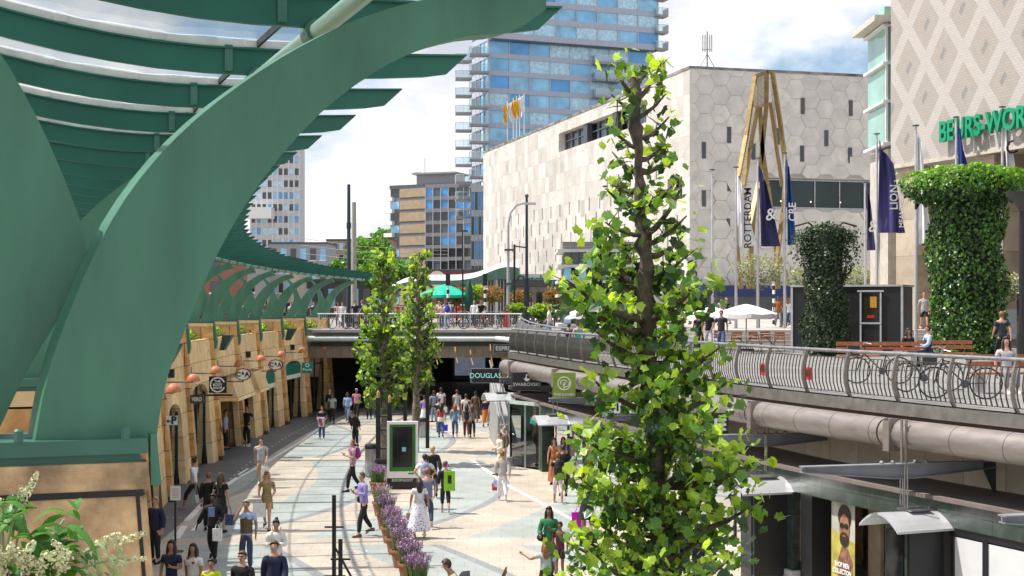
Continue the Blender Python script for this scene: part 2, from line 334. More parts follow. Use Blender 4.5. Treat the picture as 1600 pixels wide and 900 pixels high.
# terrace beside the mall (lower), plaza (higher) with steps between
n_ = 60; ep = [edge(7*i/n_)[0] for i in range(n_+1)]
b = MB()
for i in range(n_):
    a, c = ep[i], ep[i+1]; b.add([(a.x, a.y, ZD), (70, a.y, ZD), (70, c.y, ZD), (c.x, c.y, ZD)], [(3, 2, 1, 0)])
b.add([(ep[-1].x, ep[-1].y, ZD), (70, ep[-1].y, ZD), (70, 68, ZD), (.1, 68, ZD)], [(0, 1, 2, 3)])
b.add([(.1, 68, ZD), (9.9, 68, ZD), (9.9, 85, ZS+.004), (1.0, 85, ZS+.004)], [(0, 1, 2, 3)])
structure('terrace_paving', b, mat('terrace_pavers', (.22, .21, .2), .8, 0, .16, .8), origin=(0, 0, 0))
b = MB()
for k in range(5):
    z0 = ZD+.16*k; b.box((60, 68+.55*k+40, z0+.08-.0), (100, 80, .16-.002))
structure('plaza_steps', b, stone_mat('step_stone', (.34, .31, .28), (.42, .385, .35), (.5, .46, .42), 1.2, .16, .012, .45, .9), origin=(0, 0, 0))
# retaining walls below the street, bridge
b = MB()
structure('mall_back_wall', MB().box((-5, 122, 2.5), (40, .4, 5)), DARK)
CONC = mat('concrete', (.35, .34, .32), .8, 0, .15, 1)
br_ = thing('footbridge', 'wide street bridge closing off the sunken mall behind the trees', 'bridge', (-5, BD, 3.4))
MB().box((-5.3, BD+18, 4.5), (18, 36, 1.12)).build('deck', CONC, br_)
MB().box((-5.4, BD-.35, 5.0), (13.0, .5, .16)).build('kerb', mat('bridge_kerb', (.42, .4, .38), .7), br_)
b = MB().tube([(-12.2, BD-.5, 4.55), (-1.0, BD-.5, 4.55), (.0, BD-1.9, 4.5), (.9, BD-5, 4.4)], .16, 12); b.build('white_pipe', mat('pale_grey_paint', (.55, .6, .6), .45), br_, smooth=40)
b = MB()
for k in range(26): b.box((-12+k*.5, BD-.12, 3.75), (.485, .1, .7))
b.build('soffit_band', mat('bronze_panel', (.21, .175, .13), .5, .2, .15, 2), br_)
MB().box((-5.3, BD-.28, 4.24), (13.4, .2, .2)).build('black_strip', BLACK, br_)  # plain black strip between the pipe and the ribbed band
for px, py0, py1 in ((575, 543, 567), (620, 543, 567), (680, 543, 569), (711, 542, 567), (735, 547, 570), (766, 538, 572)):
    a = P(px, py0, BD-.4); c = P(px+4, py1, BD-.1+.6)
    o = MB().tube([a, (a+c)/2+Vector((-.05, 0, 0)), c], .03, 6).build('strip_lamp', mat('warm_strip', (.8, .42, .15), .4, emis=.5))
    tag(o, {575: 'amber light strip under the bridge left of both slim trees', 620: 'amber light strip under the bridge showing between the two slim trees', 680: 'amber light strip just right of the second slim tree', 711: 'amber light strip midway between the slim trees and the last sign', 735: 'lower amber light strip second from the right', 766: 'long amber light strip under the small grey framed sign'}[px], 'lamp', 'amber light strips under the bridge')
for i, (x, w, h, c, lab) in enumerate(((-8.5, 3.2, 2.2, (.9, .6, .35), 'added dim warm glow panel far back in the underpass on its left'), (-3.6, 2.6, 1.6, (.6, .7, .9), 'added dim bluish glow panel in the middle of the dark underpass'), (.2, 2.2, 2.0, (.9, .55, .3), 'added dim warm glow panel far back in the underpass on its right'))):
    t_ = thing('underpass_glow_panel', lab, 'shop window', (x, 121, 0), 0, 'added dim glow panels in the underpass'); MB().box((x, 121.6, 1.3), (w+.4, .3, h+.6)).build('surround', DGREY, t_); MB().box((x, 121.42, 1.35), (w, .04, h)).build('added_glow', mat('added_glow_%d' % i, c, .5, 0, .5, 1.5, 0, 25, .10), t_)  # glowing panels invented to put dim spots into the dark underpass
# bridge railing
rl = thing('bridge_railing', 'white painted railing with thin bars along the edge of the street bridge', 'railing', (-5, BD-.4, ZS))
MB().tube([(-11.6, BD-.45, ZS+.95), (.6, BD-.45, ZS+.95)], .035, 8).build('handrail', WHITE, rl)
b = MB()
for k in range(100): b.box((-11.6+k*.123, BD-.45, ZS+.5), (.014, .014, .86))
b.tube([(-11.6, BD-.45, ZS+.1), (.6, BD-.45, ZS+.1)], .018, 6); b.build('bars', mat('galvanised', (.5, .5, .5), .5, .4), rl)
for k in range(9): MB().box((-11.5+k*1.5, BD-.45, ZS+.47), (.05, .05, .95)).build('post', WHITE, rl)
# far side walls of the mall under the bridge
# lane line and stone edging on the mall floor
b = MB()
WL = [(505, 665), (470, 690), (440, 708), (405, 729), (375, 745)]
def strip(b, pts, w, z=.008, mi=0):
    for a, c in zip(pts, pts[1:]):
        d = (c-a).normalized(); n = Vector((-d.y, d.x, 0))*w/2; a = Vector((a.x, a.y, z)); c = Vector((c.x, c.y, z)); b.add([a-n, c-n, c+n, a+n], [(0, 1, 2, 3)], mi)
pts = [G(*q) for q in WL]; strip(b, pts, .16)
for a, c in (((372, 746), (340, 768)), ((317, 787), (292, 814)), ((288, 822), (276, 842))): strip(b, [G(*a), G(*c)], .2)
for a, c in (((388, 732), (372, 742)), ((313, 817), (300, 830))): strip(b, [G(*a), G(*c)], .12)
strip(b, [G(736, 718), G(790, 757), G(862, 795), G(900, 815), G(1000, 890)], .15)
for k in range(22): 
    a = G(238+k*10, 808+k*.4); strip(b, [a, a+Vector((.13, 0, 0))], .05)
for k in range(40):
    a = G(268, 765); q = wall(7.2+k*.18)[0]+wall(7.2+k*.18)[2]*1.9; strip(b, [q, q+Vector((.0, .3, 0))], .05, .0078)
structure('paving_markings', b, mat('white_marking', (.72, .72, .7), .6, 0, .15, 3))
mb = MB()
for i, (tx, px, py) in enumerate((('08', 545, 862), ('09', 545, 878), ('0', 550, 897))):
    p = G(px, py); t_ = text_mb(tx, .42, .0005); mb.join(place(t_, (p.x, p.y, .01), (1, 0, 0), (0, 1, 0)))
    ring = MB(); 
    for k in range(28):
        a0, a1 = k*math.pi/14, (k+1)*math.pi/14; ring.add([(math.cos(a)*r*.5, math.sin(a)*r*.4, 0) for a, r in ((a0, 1), (a1, 1), (a1, .92), (a0, .92))], [(0, 1, 2, 3)])
    mb.join(place(ring, (p.x, p.y, .009), (1, 0, 0), (0, 1, 0)))
structure('painted_floor_numbers', mb, mat('faded_marking', (.6, .62, .7), .6, 0, .2, 3))
# ------------------------------------------------------------ green canopy
def utip(t): return 3.2+max(0, min(1, (t-2.5)/5))*.55
cn = thing('steel_canopy', 'long curved green steel canopy on forked arches above the stone arcade', 'canopy', (-2.0, 6.8, 5.8))
EXT = [(-.28, 5.85), (-.2, 6.25), (0, 6.77), (.2, 7.11), (.46, 7.40), (.77, 7.65), (1.05, 7.83), (1.29, 7.95), (1.6, 8.06), (2.0, 8.15), (2.27, 8.2)]
INT = [(.27, 5.85), (.31, 6.1), (.375, 6.3), (.55, 6.73), (.78, 7.12), (1.06, 7.45), (1.35, 7.68), (1.6, 7.81), (1.85, 7.89), (2.08, 7.93), (2.27, 8.06)]
LR = [(-.46, 5.85), (-.3, 6.2), (-.1, 6.55), (-.03, 6.75), (-.1, 7.02), (-.26, 7.4), (-.46, 7.75), (-.72, 8.02), (-1.05, 8.22), (-1.6, 8.36)]
LL = [(-.98, 5.85), (-.9, 6.2), (-.8, 6.55), (-.76, 6.8), (-.76, 7.02), (-.83, 7.4), (-.98, 7.75), (-1.18, 8.02), (-1.42, 8.2), (-1.8, 8.36)]
def plate(b, A, B, p, n, d, th, off=0):
    o = p+d*off; h = d*th/2
    for (a0, b0), (a1, b1) in zip(zip(A, B), zip(A[1:], B[1:])):
        q = [o+n*a0[0]+Z*a0[1], o+n*b0[0]+Z*b0[1], o+n*b1[0]+Z*b1[1], o+n*a1[0]+Z*a1[1]]
        b.add([x-h for x in q]+[x+h for x in q], [(0, 1, 2, 3), (7, 6, 5, 4), (0, 3, 7, 4), (1, 5, 6, 2)])
    for (a, c, flip) in ((A[0], B[0], 0), (A[-1], B[-1], 1)):
        q = [o+n*a[0]+Z*a[1], o+n*c[0]+Z*c[1]]; b.add([q[0]-h, q[1]-h, q[1]+h, q[0]+h], [(0, 1, 2, 3)])
def smoothpts(A, k=3): return [tuple(cat(A, i/k)) for i in range((len(A)-1)*k+1)]
sE, sI, sR, sL = smoothpts(EXT), smoothpts(INT), smoothpts(LR), smoothpts(LL)
for i in range(-0, 15):
    p, d, n = wall(i); b = MB()
    if i == 0:                                   # the nearest arch is turned a little further out over the mall
        n2 = Vector((.87, .493, 0)).normalized(); d2 = Vector((-n2.y, n2.x, 0)); o2 = p-d*.14+d2*.095
        def rm(A):
            r = []
            for u, z in A: q = p-d*.14+n*u; k_ = q.x/q.y; o3 = p-d*.14; u2 = (k_*o3.y-o3.x)/(n2.x-k_*n2.y); D2 = o3.y+n2.y*u2; r.append((u2, ZC+(z-ZC)*D2/q.y))
            return r
        plate(b, rm(sE), rm(sI), o2, n2, d2, .19); b.build('support_arch', GREEN, cn, smooth=35)
    else: plate(b, sE[:-4], sI[:-4], p, n, d, .22, -.03); b.build('support_arch', GREEN, cn, smooth=35)
    b = MB(); plate(b, sL if i == 0 else [(u+.30*min(1, max(0, (z-5.9)/.9)), z) for u, z in sL], sR, p, n, d, .14, .16); b.build('rear_limb', GREEN, cn, smooth=35)
    b = MB(); lo = [(-.42, .0), (.30, .0)]; c = p
    b.box(c+Z*5.845-n*.42, (1.28, .5, .07), math.atan2(n.y, n.x)); b.box(c+Z*5.79-n*.42, (1.22, .44, .06), math.atan2(n.y, n.x))
    for u in (-.8, -.35, .12):
        b.lathe([(.022, 0), (.022, .05), (.012, .06)], c+n*u-d*.24+Z*5.88, 8)
    b.build('base_plate', GREENB, cn)
    b = MB()
    if i: b.prism([(.1, 5.84), (.27, 5.84), (.36, 5.2), (.38, 4.95), (.34, 4.7), (.1, 4.7)], p, n, Z, d*.3)
    else: b.prism([(.235, 5.9), (.262, 5.9), (.285, 5.66), (.235, 5.66)], p-d*.2, n, Z, d*.1)
    b.build('front_fin', GREEN, cn)
def rz_(u, t):                                   # underside of a rafter
    ut = utip(t); x = (u+2.4)/(ut+2.4); return 8.30+(.06*((x-.63)/.37)**2 if x > .63 else .85*((.63-x)/.63)**1.8)
NR = 48
for k in range(-3, NR):
    t = (k+.95)/3.0
    if t > 14.9: break
    p, d, n = wall(t); ut = utip(t); m = 16 if t < 5 else 8
    lo = []; hi = []
    for j in range(m+1):
        u = -2.4+(ut+2.4)*j/m; dep = .19 if j < m-2 else (.18 if j < m-1 else (.165 if j < m else .15))
        zt = rz_(u, t)+.17; lo.append((u if j < m else u-.16, zt-dep)); hi.append((u, zt))
    b = MB(); plate(b, hi, lo, p, n, d, .045); 
    # top flange
    plate(b, [(u, z+.014) for u, z in hi], [(u, z) for u, z in hi], p, n, d, .11); b.build('rafter', GREEN2, cn)
    hi2 = [(u, z+.075) for u, z in hi[:-3]]; lo2 = [(u, z+.018) for u, z in hi[:-3]]
    b = MB(); plate(b, hi2, lo2, p, n, d, .05)
    if t < 4:
        for j in range(1, m-3, 2): q = p+n*hi[j][0]+Z*(hi[j][1]+.045); b.box(q-d*.03, (.09, .02, .05), math.atan2(n.y, n.x))
    b.build('glazing_bar', mat('off_white_bar', (.62, .64, .6), .45, 0, .12, 6), cn)
    # bracket between pipe and rafter
    b = MB(); q = p+n*1.5; b.box(q+Z*(rz_(1.5, t)-.04), (.05, .07, .16), math.atan2(n.y, n.x)); b.box(q-n*.22+Z*(rz_(1.3, t)+.1), (.06, .09, .2), math.atan2(n.y, n.x))
    b.build('bracket', GREENB, cn)
# glass between rafters
for k in range(-3, 45):
    t0 = (k+.95)/3.0; t1 = (k+1.95)/3.0
    if t1 > 14.9: break
    b = MB(); b2 = MB(); js = 8
    for j in range(js):
        u0 = -2.4+(utip(t0)+2.4)*.93*j/js; u1 = -2.4+(utip(t0)+2.4)*.93*(j+1)/js
        q = [wall(t)[0]+wall(t)[2]*u+Z*(rz_(u, t)+.25) for t, u in ((t0, u0), (t1, u0), (t1, u1), (t0, u1))]
        b.add(q, [(0, 1, 2, 3)])
        if j in (0, 3, 6): b2.beam(q[0]-Z*.03, q[1]-Z*.03, .022, .05)
    b.build('glass_pane', GLASSR, cn); b2.build('cross_bar', BLACK, cn)
# round pipe carrying the rafters
b = MB(); b.tube([wall(-1+i/4)[0]+wall(-1+i/4)[2]*1.5+Z*8.25 for i in range(64)], .058, 12); b.build('carrier_pipe', mat('pale_green_pipe', (.25, .4, .32), .35, .2, .1, 4), cn, smooth=40)
for k in range(-2, 45):
    t = (k+.95)/3.0; p, d, n = wall(t); q = p+n*1.5+Z*8.25; MB().tube([q-d*.09, q+d*.09], .08, 12).build('pipe_collar', GREENB, cn, smooth=40)
# ------------------------------------------------------------ stone arcade
ar = thing('stone_arcade', 'battered travertine arcade with piers, planters and arched shop openings on the left', 'arcade', (-12.3, 60, 0))
def foot(z): return .45*(5.8-z)/5.8              # batter of the piers
SOIL = mat('soil', (.05, .035, .025), .9)
for i in range(0, 15):
    p, d, n = wall(i); w = .27; off = -d*.0
    def L_(z, f0, back): 
        return [p+n*(.20+foot(z)+f0)-d*w+Z*z, p+n*(.20+foot(z)+f0)+d*w+Z*z, p-n*back+d*w+Z*z, p-n*back-d*w+Z*z]
    b = MB(); b.hexa(L_(.0, 0, 1.6), L_(5.62, 0, 1.6)); b.build('pier', [TRAV2 if i else TRAVN], ar)
    b = MB(); b.hexa(L_(5.64, .02, 1.62), L_(5.77, .02, 1.62)); b.build('coping', TRAVN if i == 0 else TRAV, ar)
    b = MB(); b.hexa(L_(-.0, .02, 1.2), L_(.18, .02, 1.2)); b.build('plinth', DGREY, ar)
    if i == 0:
        b = MB()
        for z0, z1 in ((5.615, 5.645),): q = p-d*.262+n*-.6; b.box(q+Z*(z0+z1)/2, (1.6, .03, z1-z0), math.atan2(n.y, n.x))
        f_ = lambda u0, z: p-d*(w+.003)+n*(u0+foot(z))+Z*z
        for u0, wd in ((.15, .018), (-.72, .02)): b.hexa([f_(u0, 3), f_(u0+wd, 3), f_(u0+wd, 3)+d*.05, f_(u0, 3)+d*.05], [f_(u0, 5.62), f_(u0+wd, 5.62), f_(u0+wd, 5.62)+d*.05, f_(u0, 5.62)+d*.05])
        b.build('dark_joints', BLACK, ar)
for i in range(-1, 14):
    t0, t1 = i+.0, i+1.0; b = MB(); K = 4
    def Q(t, u, z): p, d, n = wall(t); return p+n*u+Z*z
    lowtop = 5.12
    # door or window opening sizes
    kind = {7: 'window', 8: 'door', 9: 'recess', 10: 'recess2', 11: 'slim', 12: 'door2', 13: 'door3'}.get(i, 'window')
    a0, a1, zt = {'window': (.24, .72, 2.6), 'door': (.16, .76, 2.95), 'recess': (.1, .92, 2.35), 'recess2': (.12, .6, 2.5), 'slim': (.24, .7, 2.75), 'door2': (.12, .86, 2.95), 'door3': (.12, .86, 3.05)}[kind]
    uf = lambda z: .04+foot(z)*.97
    def slab(s0, s1, z0, z1, du=0.0, th=.25):
        A = [Q(t0+s0, uf(z0)+du, z0), Q(t0+s1, uf(z0)+du, z0), Q(t0+s1, uf(z0)-th+du, z0), Q(t0+s0, uf(z0)-th+du, z0)]
        B = [Q(t0+s0, uf(z1)+du, z1), Q(t0+s1, uf(z1)+du, z1), Q(t0+s1, uf(z1)-th+du, z1), Q(t0+s0, uf(z1)-th+du, z1)]
        b.hexa(A, B)
    slab(0, a0, 0, zt); slab(a1, 1, 0, zt); slab(0, .5, zt+.45, lowtop); slab(.5, 1, zt+.45, lowtop)
    # arch head between
    slab(0, a0, zt, zt+.45); slab(a1, 1, zt, zt+.45); M_ = 8
    for j in range(M_):
        x0 = a0+(a1-a0)*j/M_; x1 = a0+(a1-a0)*(j+1)/M_
        h = lambda x: zt+.42*math.sqrt(max(0, 1-((x-(a0+a1)/2)/((a1-a0)/2))**2)) if kind[:6] != 'recess' else zt
        za, zb = h(x0), h(x1); ze = zt+.45
        f = [Q(t0+x0, uf(za), za), Q(t0+x1, uf(zb), zb), Q(t0+x1, uf(ze), ze), Q(t0+x0, uf(ze), ze)]; g = [Q(t0+x0, uf(za)-.25, za), Q(t0+x1, uf(zb)-.25, zb), Q(t0+x1, uf(ze)-.25, ze), Q(t0+x0, uf(ze)-.25, ze)]
        b.hexa(f, g)
    b.build('panel', TRAV, ar)
    # planter trough behind the panel top
    b = MB()
    b.hexa([Q(t0+.06, -.28, 4.7), Q(t1-.06, -.28, 4.7), Q(t1-.06, -1.1, 4.7), Q(t0+.06, -1.1, 4.7)], [Q(t0+.06, -.28, 5.0), Q(t1-.06, -.28, 5.0), Q(t1-.06, -1.1, 5.0), Q(t0+.06, -1.1, 5.0)])
    b.build('planting_soil', SOIL, ar)
    b = MB(); b.hexa([Q(t0+.06, -1.1, 4.2), Q(t1-.06, -1.1, 4.2), Q(t1-.06, -1.4, 4.2), Q(t0+.06, -1.4, 4.2)], [Q(t0+.06, -1.1, 5.62), Q(t1-.06, -1.1, 5.62), Q(t1-.06, -1.4, 5.62), Q(t0+.06, -1.4, 5.62)]); b.build('rear_parapet', TRAV, ar)
    # dark shop room behind, glazing
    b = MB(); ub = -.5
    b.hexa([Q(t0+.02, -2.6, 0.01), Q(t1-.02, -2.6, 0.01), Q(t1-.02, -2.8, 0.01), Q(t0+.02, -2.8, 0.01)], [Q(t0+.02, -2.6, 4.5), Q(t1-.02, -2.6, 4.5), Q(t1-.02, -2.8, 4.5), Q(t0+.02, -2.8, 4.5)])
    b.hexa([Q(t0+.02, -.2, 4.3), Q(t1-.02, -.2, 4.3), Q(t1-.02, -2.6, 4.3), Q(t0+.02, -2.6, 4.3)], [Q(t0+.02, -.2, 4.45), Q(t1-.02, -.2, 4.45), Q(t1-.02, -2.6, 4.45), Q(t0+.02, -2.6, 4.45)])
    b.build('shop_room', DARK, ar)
    gu = .12 if kind in ('window', 'slim') else .1
    if kind[:6] != 'recess':
        ob = MB(); ob.add([Q(t0+a0, gu, 0.02), Q(t0+a1, gu, 0.02), Q(t0+a1, gu, zt+.42), Q(t0+a0, gu, zt+.42)], [(0, 1, 2, 3)])
        w_ = ob.build('shop_window', GLASS, ar)
        fr = MB()
        for x in (a0+.005, (a0+a1)/2, a1-.005): fr.beam(Q(t0+x, gu+.03, 0.02), Q(t0+x, gu+.03, zt+.4), .05, .06)
        fr.beam(Q(t0+a0, gu+.03, zt-.1), Q(t0+a1, gu+.03, zt-.1), .05, .06); fr.build('frame', mat('dark_green_frame', (.02, .04, .035), .4), w_)
        if kind in ('slim', 'door2'):
            x0_, x1_ = (a0, a1) if kind == 'slim' else (a0+.01, a1-.01)
            s_ = MB(); s_.hexa([Q(t0+x0_, gu+.06, zt-.35), Q(t0+x1_, gu+.06, zt-.35), Q(t0+x1_, gu+.1, zt-.35), Q(t0+x0_, gu+.1, zt-.35)], [Q(t0+x0_+.03, gu+.06, zt+.3), Q(t0+x1_-.03, gu+.06, zt+.3), Q(t0+x1_-.03, gu+.1, zt+.3), Q(t0+x0_+.03, gu+.1, zt+.3)])
            s_.build('fascia', mat('teal_sign', (.0, .16, .12), .4), w_)
            s_ = MB(); s_.hexa([Q(t0+x0_, gu+.06, zt-.6), Q(t0+x1_, gu+.06, zt-.6), Q(t0+x1_, gu+.1, zt-.6), Q(t0+x0_, gu+.1, zt-.6)], [Q(t0+x0_, gu+.06, zt-.36), Q(t0+x1_, gu+.06, zt-.36), Q(t0+x1_, gu+.1, zt-.36), Q(t0+x0_, gu+.1, zt-.36)])
            s_.build('fascia_strip', WHITE, w_)
    else:
        c = MB(); c.hexa([Q(t0+a0+.05, .3, 2.4), Q(t0+a1+.02, .3, 2.4), Q(t0+a1+.02, 1.15, 2.4), Q(t0+a0+.05, 1.15, 2.4)], [Q(t0+a0+.05, .2, 3.4), Q(t0+a1+.02, .2, 3.4), Q(t0+a1+.02, .8, 3.4), Q(t0+a0+.05, .8, 3.4)])
        c.build('box_canopy', TRAV, ar)
        c = MB(); 
        for x in (a0+.1, a1-.1): c.beam(Q(t0+x, -.5, 0), Q(t0+x, -.5, 2.4), .12, .2)
        c.build('door_jambs', mat('green_jamb', (.03, .09, .07), .35), ar)
# arcade lamps
def wall_lamp(i):
    t = i+.18; p, d, n = wall(t); z = 3.9; o = p+n*(.05+foot(z))
    th = thing('wall_lamp', '', 'wall lamp', o+Z*z, math.atan2(n.y, n.x), 'terracotta shaded wall lamps on the arcade')
    MB().tube([(0, 0, 0), (.95, 0, 0)], .03, 6).box((0.01, 0, 0), (.05, .1, .5)).build('bracket_arm', MGREY, th, world=False)
    MB().lathe([(.23, .0), (.23, .04), (.2, .15), (.12, .24), (.03, .27), (0, .27)], (.95, 0, .02), 14).build('lamp_shade', mat('terracotta_shade', (.50, .17, .08), .5), th, world=False, smooth=40); return th
ordn = ['first', 'second', 'third', 'fourth', 'fifth', 'sixth', 'seventh', 'eighth', 'ninth', 'tenth']
for j, i in enumerate(range(6, 14)):
    o = wall_lamp(i); o['label'] = 'orange dome wall lamp on a bar, %s one counted from the green arch foot' % ordn[j]
# small square floodlights and hanging green troughs
for j, t in enumerate((7.35, 10.45, 12.45)):
    p, d, n = wall(t); o = MB().box(p+n*(.14+foot(4.3))+Z*4.15, (.22, .3, .3), math.atan2(n.y, n.x)).lathe([(.0, -.1), (.1, -.1)], p+n*(.14+foot(4.3))+Z*4.1, 8).build('floodlight', BLACK)
    tag(o, ('small black box floodlight on the stone above the nearest arched window', 'small black box floodlight above the red rimmed oval sign', 'small black box floodlight above the teal square sign')[j], 'floodlight', 'black floodlights on the arcade')
for j, t in enumerate((7.05, 9.15, 12.1)):
    p, d, n = wall(t); q = p+n*.45; b = MB(); b.hexa([q+Z*4.6+n*.1-d*.3, q+Z*4.6+n*.1+d*.3, q+Z*4.6-n*.1+d*.3, q+Z*4.6-n*.1-d*.3], [q+Z*5.25+n*.45-d*.35, q+Z*5.25+n*.45+d*.35, q+Z*5.25+n*.05+d*.35, q+Z*5.25+n*.05-d*.35])
    o = b.build('hanging_trough', mat('dark_green_trough', (.04, .075, .06), .5)); tag(o, ('tilted dark green trough fixed to the pier beside the big green arch', 'tilted dark green trough on the pier above the black square sign', 'tilted dark green trough on the farthest piers')[j], 'planter', 'green troughs on the piers')
# ------------------------------------------------------------ right side: terrace edge, railing, pipe, shops
def epath(u, z, s0=0, s1=None, st=1.0):
    s1 = s1 or EL; n = max(2, int((s1-s0)/st)); r = []
    for i in range(n+1):
        p, d, nn = edge(es(s0+(s1-s0)*i/n)); r.append(p+nn*u+Z*z)
    return r
def ribbon(b, u0, z0, u1, z1, s0=0, s1=None, st=1.0, mi=0):
    A = epath(u0, z0, s0, s1, st); B = epath(u1, z1, s0, s1, st)
    for i in range(len(A)-1): b.add([A[i], A[i+1], B[i+1], B[i]], [(0, 1, 2, 3)], mi)
def profile(b, pr, s0=0, s1=None, st=1.0, mi=0):
    for (a, c) in zip(pr, pr[1:]+pr[:1]): ribbon(b, a[0], a[1], c[0], c[1], s0, s1, st, mi)
    for s in (s0, s1 or EL):
        p, d, nn = edge(es(s)); b.add([p+nn*u+Z*z for u, z in pr], [tuple(range(len(pr)))], mi)
def ES(px):                                      # arc length where the edge is seen at column px
    best = min(range(0, 1401), key=lambda i: abs((edge(i/200)[0].x/edge(i/200)[0].y)*F+CX-px)); t = best/200
    for i in range(1, len(ET)):
        if ET[i][0] >= t: return ET[i-1][1]+(ET[i][1]-ET[i-1][1])*(t-ET[i-1][0])/(ET[i][0]-ET[i-1][0])
    return EL
te = thing('terrace_edge', 'concrete terrace slab with steel fascia band running above the right hand shops', 'terrace', edge(3)[0]+Z*4.1)
b = MB(); profile(b, [(.02, 4.24), (.02, 4.50), (-.25, 4.50), (-.25, 4.24)]); b.build('fascia', STEEL, te)
b = MB(); profile(b, [(-.04, 4.165), (-.04, 4.235), (-.3, 4.235), (-.3, 4.165)]); b.build('brown_gap', mat('rust_brown_gap', (.06, .03, .022), .8), te)
b = MB(); profile(b, [(-.0, 4.16), (-.0, 4.10), (-8, 4.10), (-8, 4.16)]); b.build('slab', mat('rust_brown_soffit', (.10, .06, .045), .8), te)
BEIGE = stone_mat('beige_slabs', (.68, .60, .47), (.76, .69, .56), (.80, .74, .62), 1.3, 1.6, .008, .3, 1.2, rz=R(109), bump=.1, off=0)
b = MB(); profile(b, [(-1.8, 2.6), (-1.8, 4.1), (-2.0, 4.1), (-2.0, 2.6)]); b.build('slab_wall', BEIGE, te)
# sloping end of the terrace toward the bridge
b = MB(); p, d, nn = edge(7); q = Vector((.9, 84.6, 0)); p2 = p
b.hexa([p2+Z*4.17, q+Z*4.3, q+Vector((.3, 0, 4.3)), p2+Vector((.3, 0, 4.17))], [p2+Z*4.50, q+Z*5.08, q+Vector((.3, 0, 5.08)), p2+Vector((.3, 0, 4.5))]); b.build('return_edge', STEEL, te)
pi_ = thing('drain_pipe', 'thick weathered steel pipe running below the terrace edge above the shops', 'pipe', edge(3)[0]+Z*3.9)
seg = 24
cuts = [0, ES(1500+95)-3.2, ES(1395), ES(1187), ES(990), ES(880), ES(820), EL]
cuts = sorted(cuts)
for a, c in zip(cuts, cuts[1:]):
    if c-a < .5: continue
    o = MB().tube(epath(.12, 3.88, a+.03, c-.03, .8), .30, 20).build('pipe_section', STEELD, pi_, smooth=40)
    b = MB(); s = a+.3
    while s < c-.2:
        p, d, nn = edge(es(s)); b.tube([p+nn*.12+Z*3.88-d*.006, p+nn*.12+Z*3.88+d*.006], .3035, 20); s += 1.45
    b.build('seam_rings', mat('dark_seam', (.08, .07, .065), .6), o)
MB().sphere(edge(7)[0]+edge(7)[2]*.12+Z*3.88, .3, 16).build('pipe_end_cap', STEEL, pi_, smooth=True)
# railing
ra = thing('terrace_railing', 'long stainless steel railing with curved posts and thin bent bars along the terrace edge', 'railing', edge(3)[0]+Z*4.5)
MB().tube(epath(-.16, 5.50, 0, EL, .8), .042, 10).build('handrail', STEEL, ra, smooth=40)
BARM = mat('dark_steel_bar', (.035, .03, .027), .6, .0, .1)
def bulge(h): return .02+.17*math.sin(math.pi*min(1, h/1.05))**.8*(1-.35*h)
PH = [0, .12, .3, .5, .7, .86, .97]
s = .6; k = 0
while s < EL-.3:
    p, d, nn = edge(es(s)); b = MB()
    A = [(-.16+bulge(h)+.03, 4.5+h) for h in PH]; B = [(-.16+bulge(h)-.05, 4.5+h) for h in PH]; plate(b, A, B, p, nn, d, .045); b.build('post', RAILM, ra, smooth=35)
    s2 = min(s+1.75, EL-.1); b = MB(); m = int((s2-s)/.14)
    if s > EL*.0:
        for j in range(1, m):
            p, d, nn = edge(es(s+(s2-s)*j/m)); q = [p+nn*(-.16+bulge(h)+.02)+Z*(4.5+h) for h in (.1, .3, .55, .72, .86)]
            w = .017
            for a, c in zip(q, q[1:]):
                b.add([a-d*w-nn*.006, a+d*w-nn*.006, a+d*w+nn*.006, a-d*w+nn*.006, c-d*w-nn*.006, c+d*w-nn*.006, c+d*w+nn*.006, c-d*w+nn*.006], [(0, 1, 5, 4), (1, 2, 6, 5), (2, 3, 7, 6), (3, 0, 4, 7)])
        for h in (.1, .86): b.tube([edge(es(s+(s2-s)*j/3))[0]+edge(es(s+(s2-s)*j/3))[2]*(-.16+bulge(h)+.02)+Z*(4.5+h) for j in range(4)], .01, 5)
    b.build('bar_panel', BARM, ra)
    if s > EL*.72:
        b = MB(); H_ = (.1, .3, .5, .72, .86)
        for h0, h1 in zip(H_, H_[1:]):
            p0, d0, n0 = edge(es(s)); p1, d1, n1 = edge(es(s2)); b.add([p0+n0*(-.15+bulge(h0))+Z*(4.5+h0), p1+n1*(-.15+bulge(h0))+Z*(4.5+h0), p1+n1*(-.15+bulge(h1))+Z*(4.5+h1), p0+n0*(-.15+bulge(h1))+Z*(4.5+h1)], [(0, 1, 2, 3)])
        b.build('mesh_panel', glassmat('bronze_mesh', (.42, .38, .33), .12, .3), ra)
    s += 1.75
# second railing further back beside the bridge
r2 = thing('rear_railing', 'second steel railing behind the terrace railing near the white kiosk pavilion', 'railing', (3, 66, ZD))
pts = [Vector((.4, 80, 5.9)), Vector((1.2, 70, 5.55)), Vector((3.6, 60, 5.5)), Vector((6.6, 51, 5.5))]
sm = [Vector(cat([(a.x, a.y) for a in pts], i/8)).to_3d()+Z*(5.9 if i < 4 else 5.5) for i in range(25)]
sm = [Vector((a.x, a.y, 5.5+.4*max(0, (a.y-66)/14))) for a in sm]
MB().tube(sm, .04, 8).build('handrail', STEEL, r2)
for i in range(0, 25, 2): a = sm[i]; MB().tube([a-Z*1.0, a-Z*.55+Vector((-.18, 0, 0)), a-Z*.03], .035, 6).build('post', STEEL, r2)
b = MB()
for a, c in zip(sm, sm[1:]): b.add([a-Z*.12+Vector((-.05, 0, 0)), c-Z*.12+Vector((-.05, 0, 0)), c-Z*.9+Vector((-.1, 0, 0)), a-Z*.9+Vector((-.1, 0, 0))], [(0, 1, 2, 3)])
b.build('mesh_panel', _M['bronze_mesh'], r2)
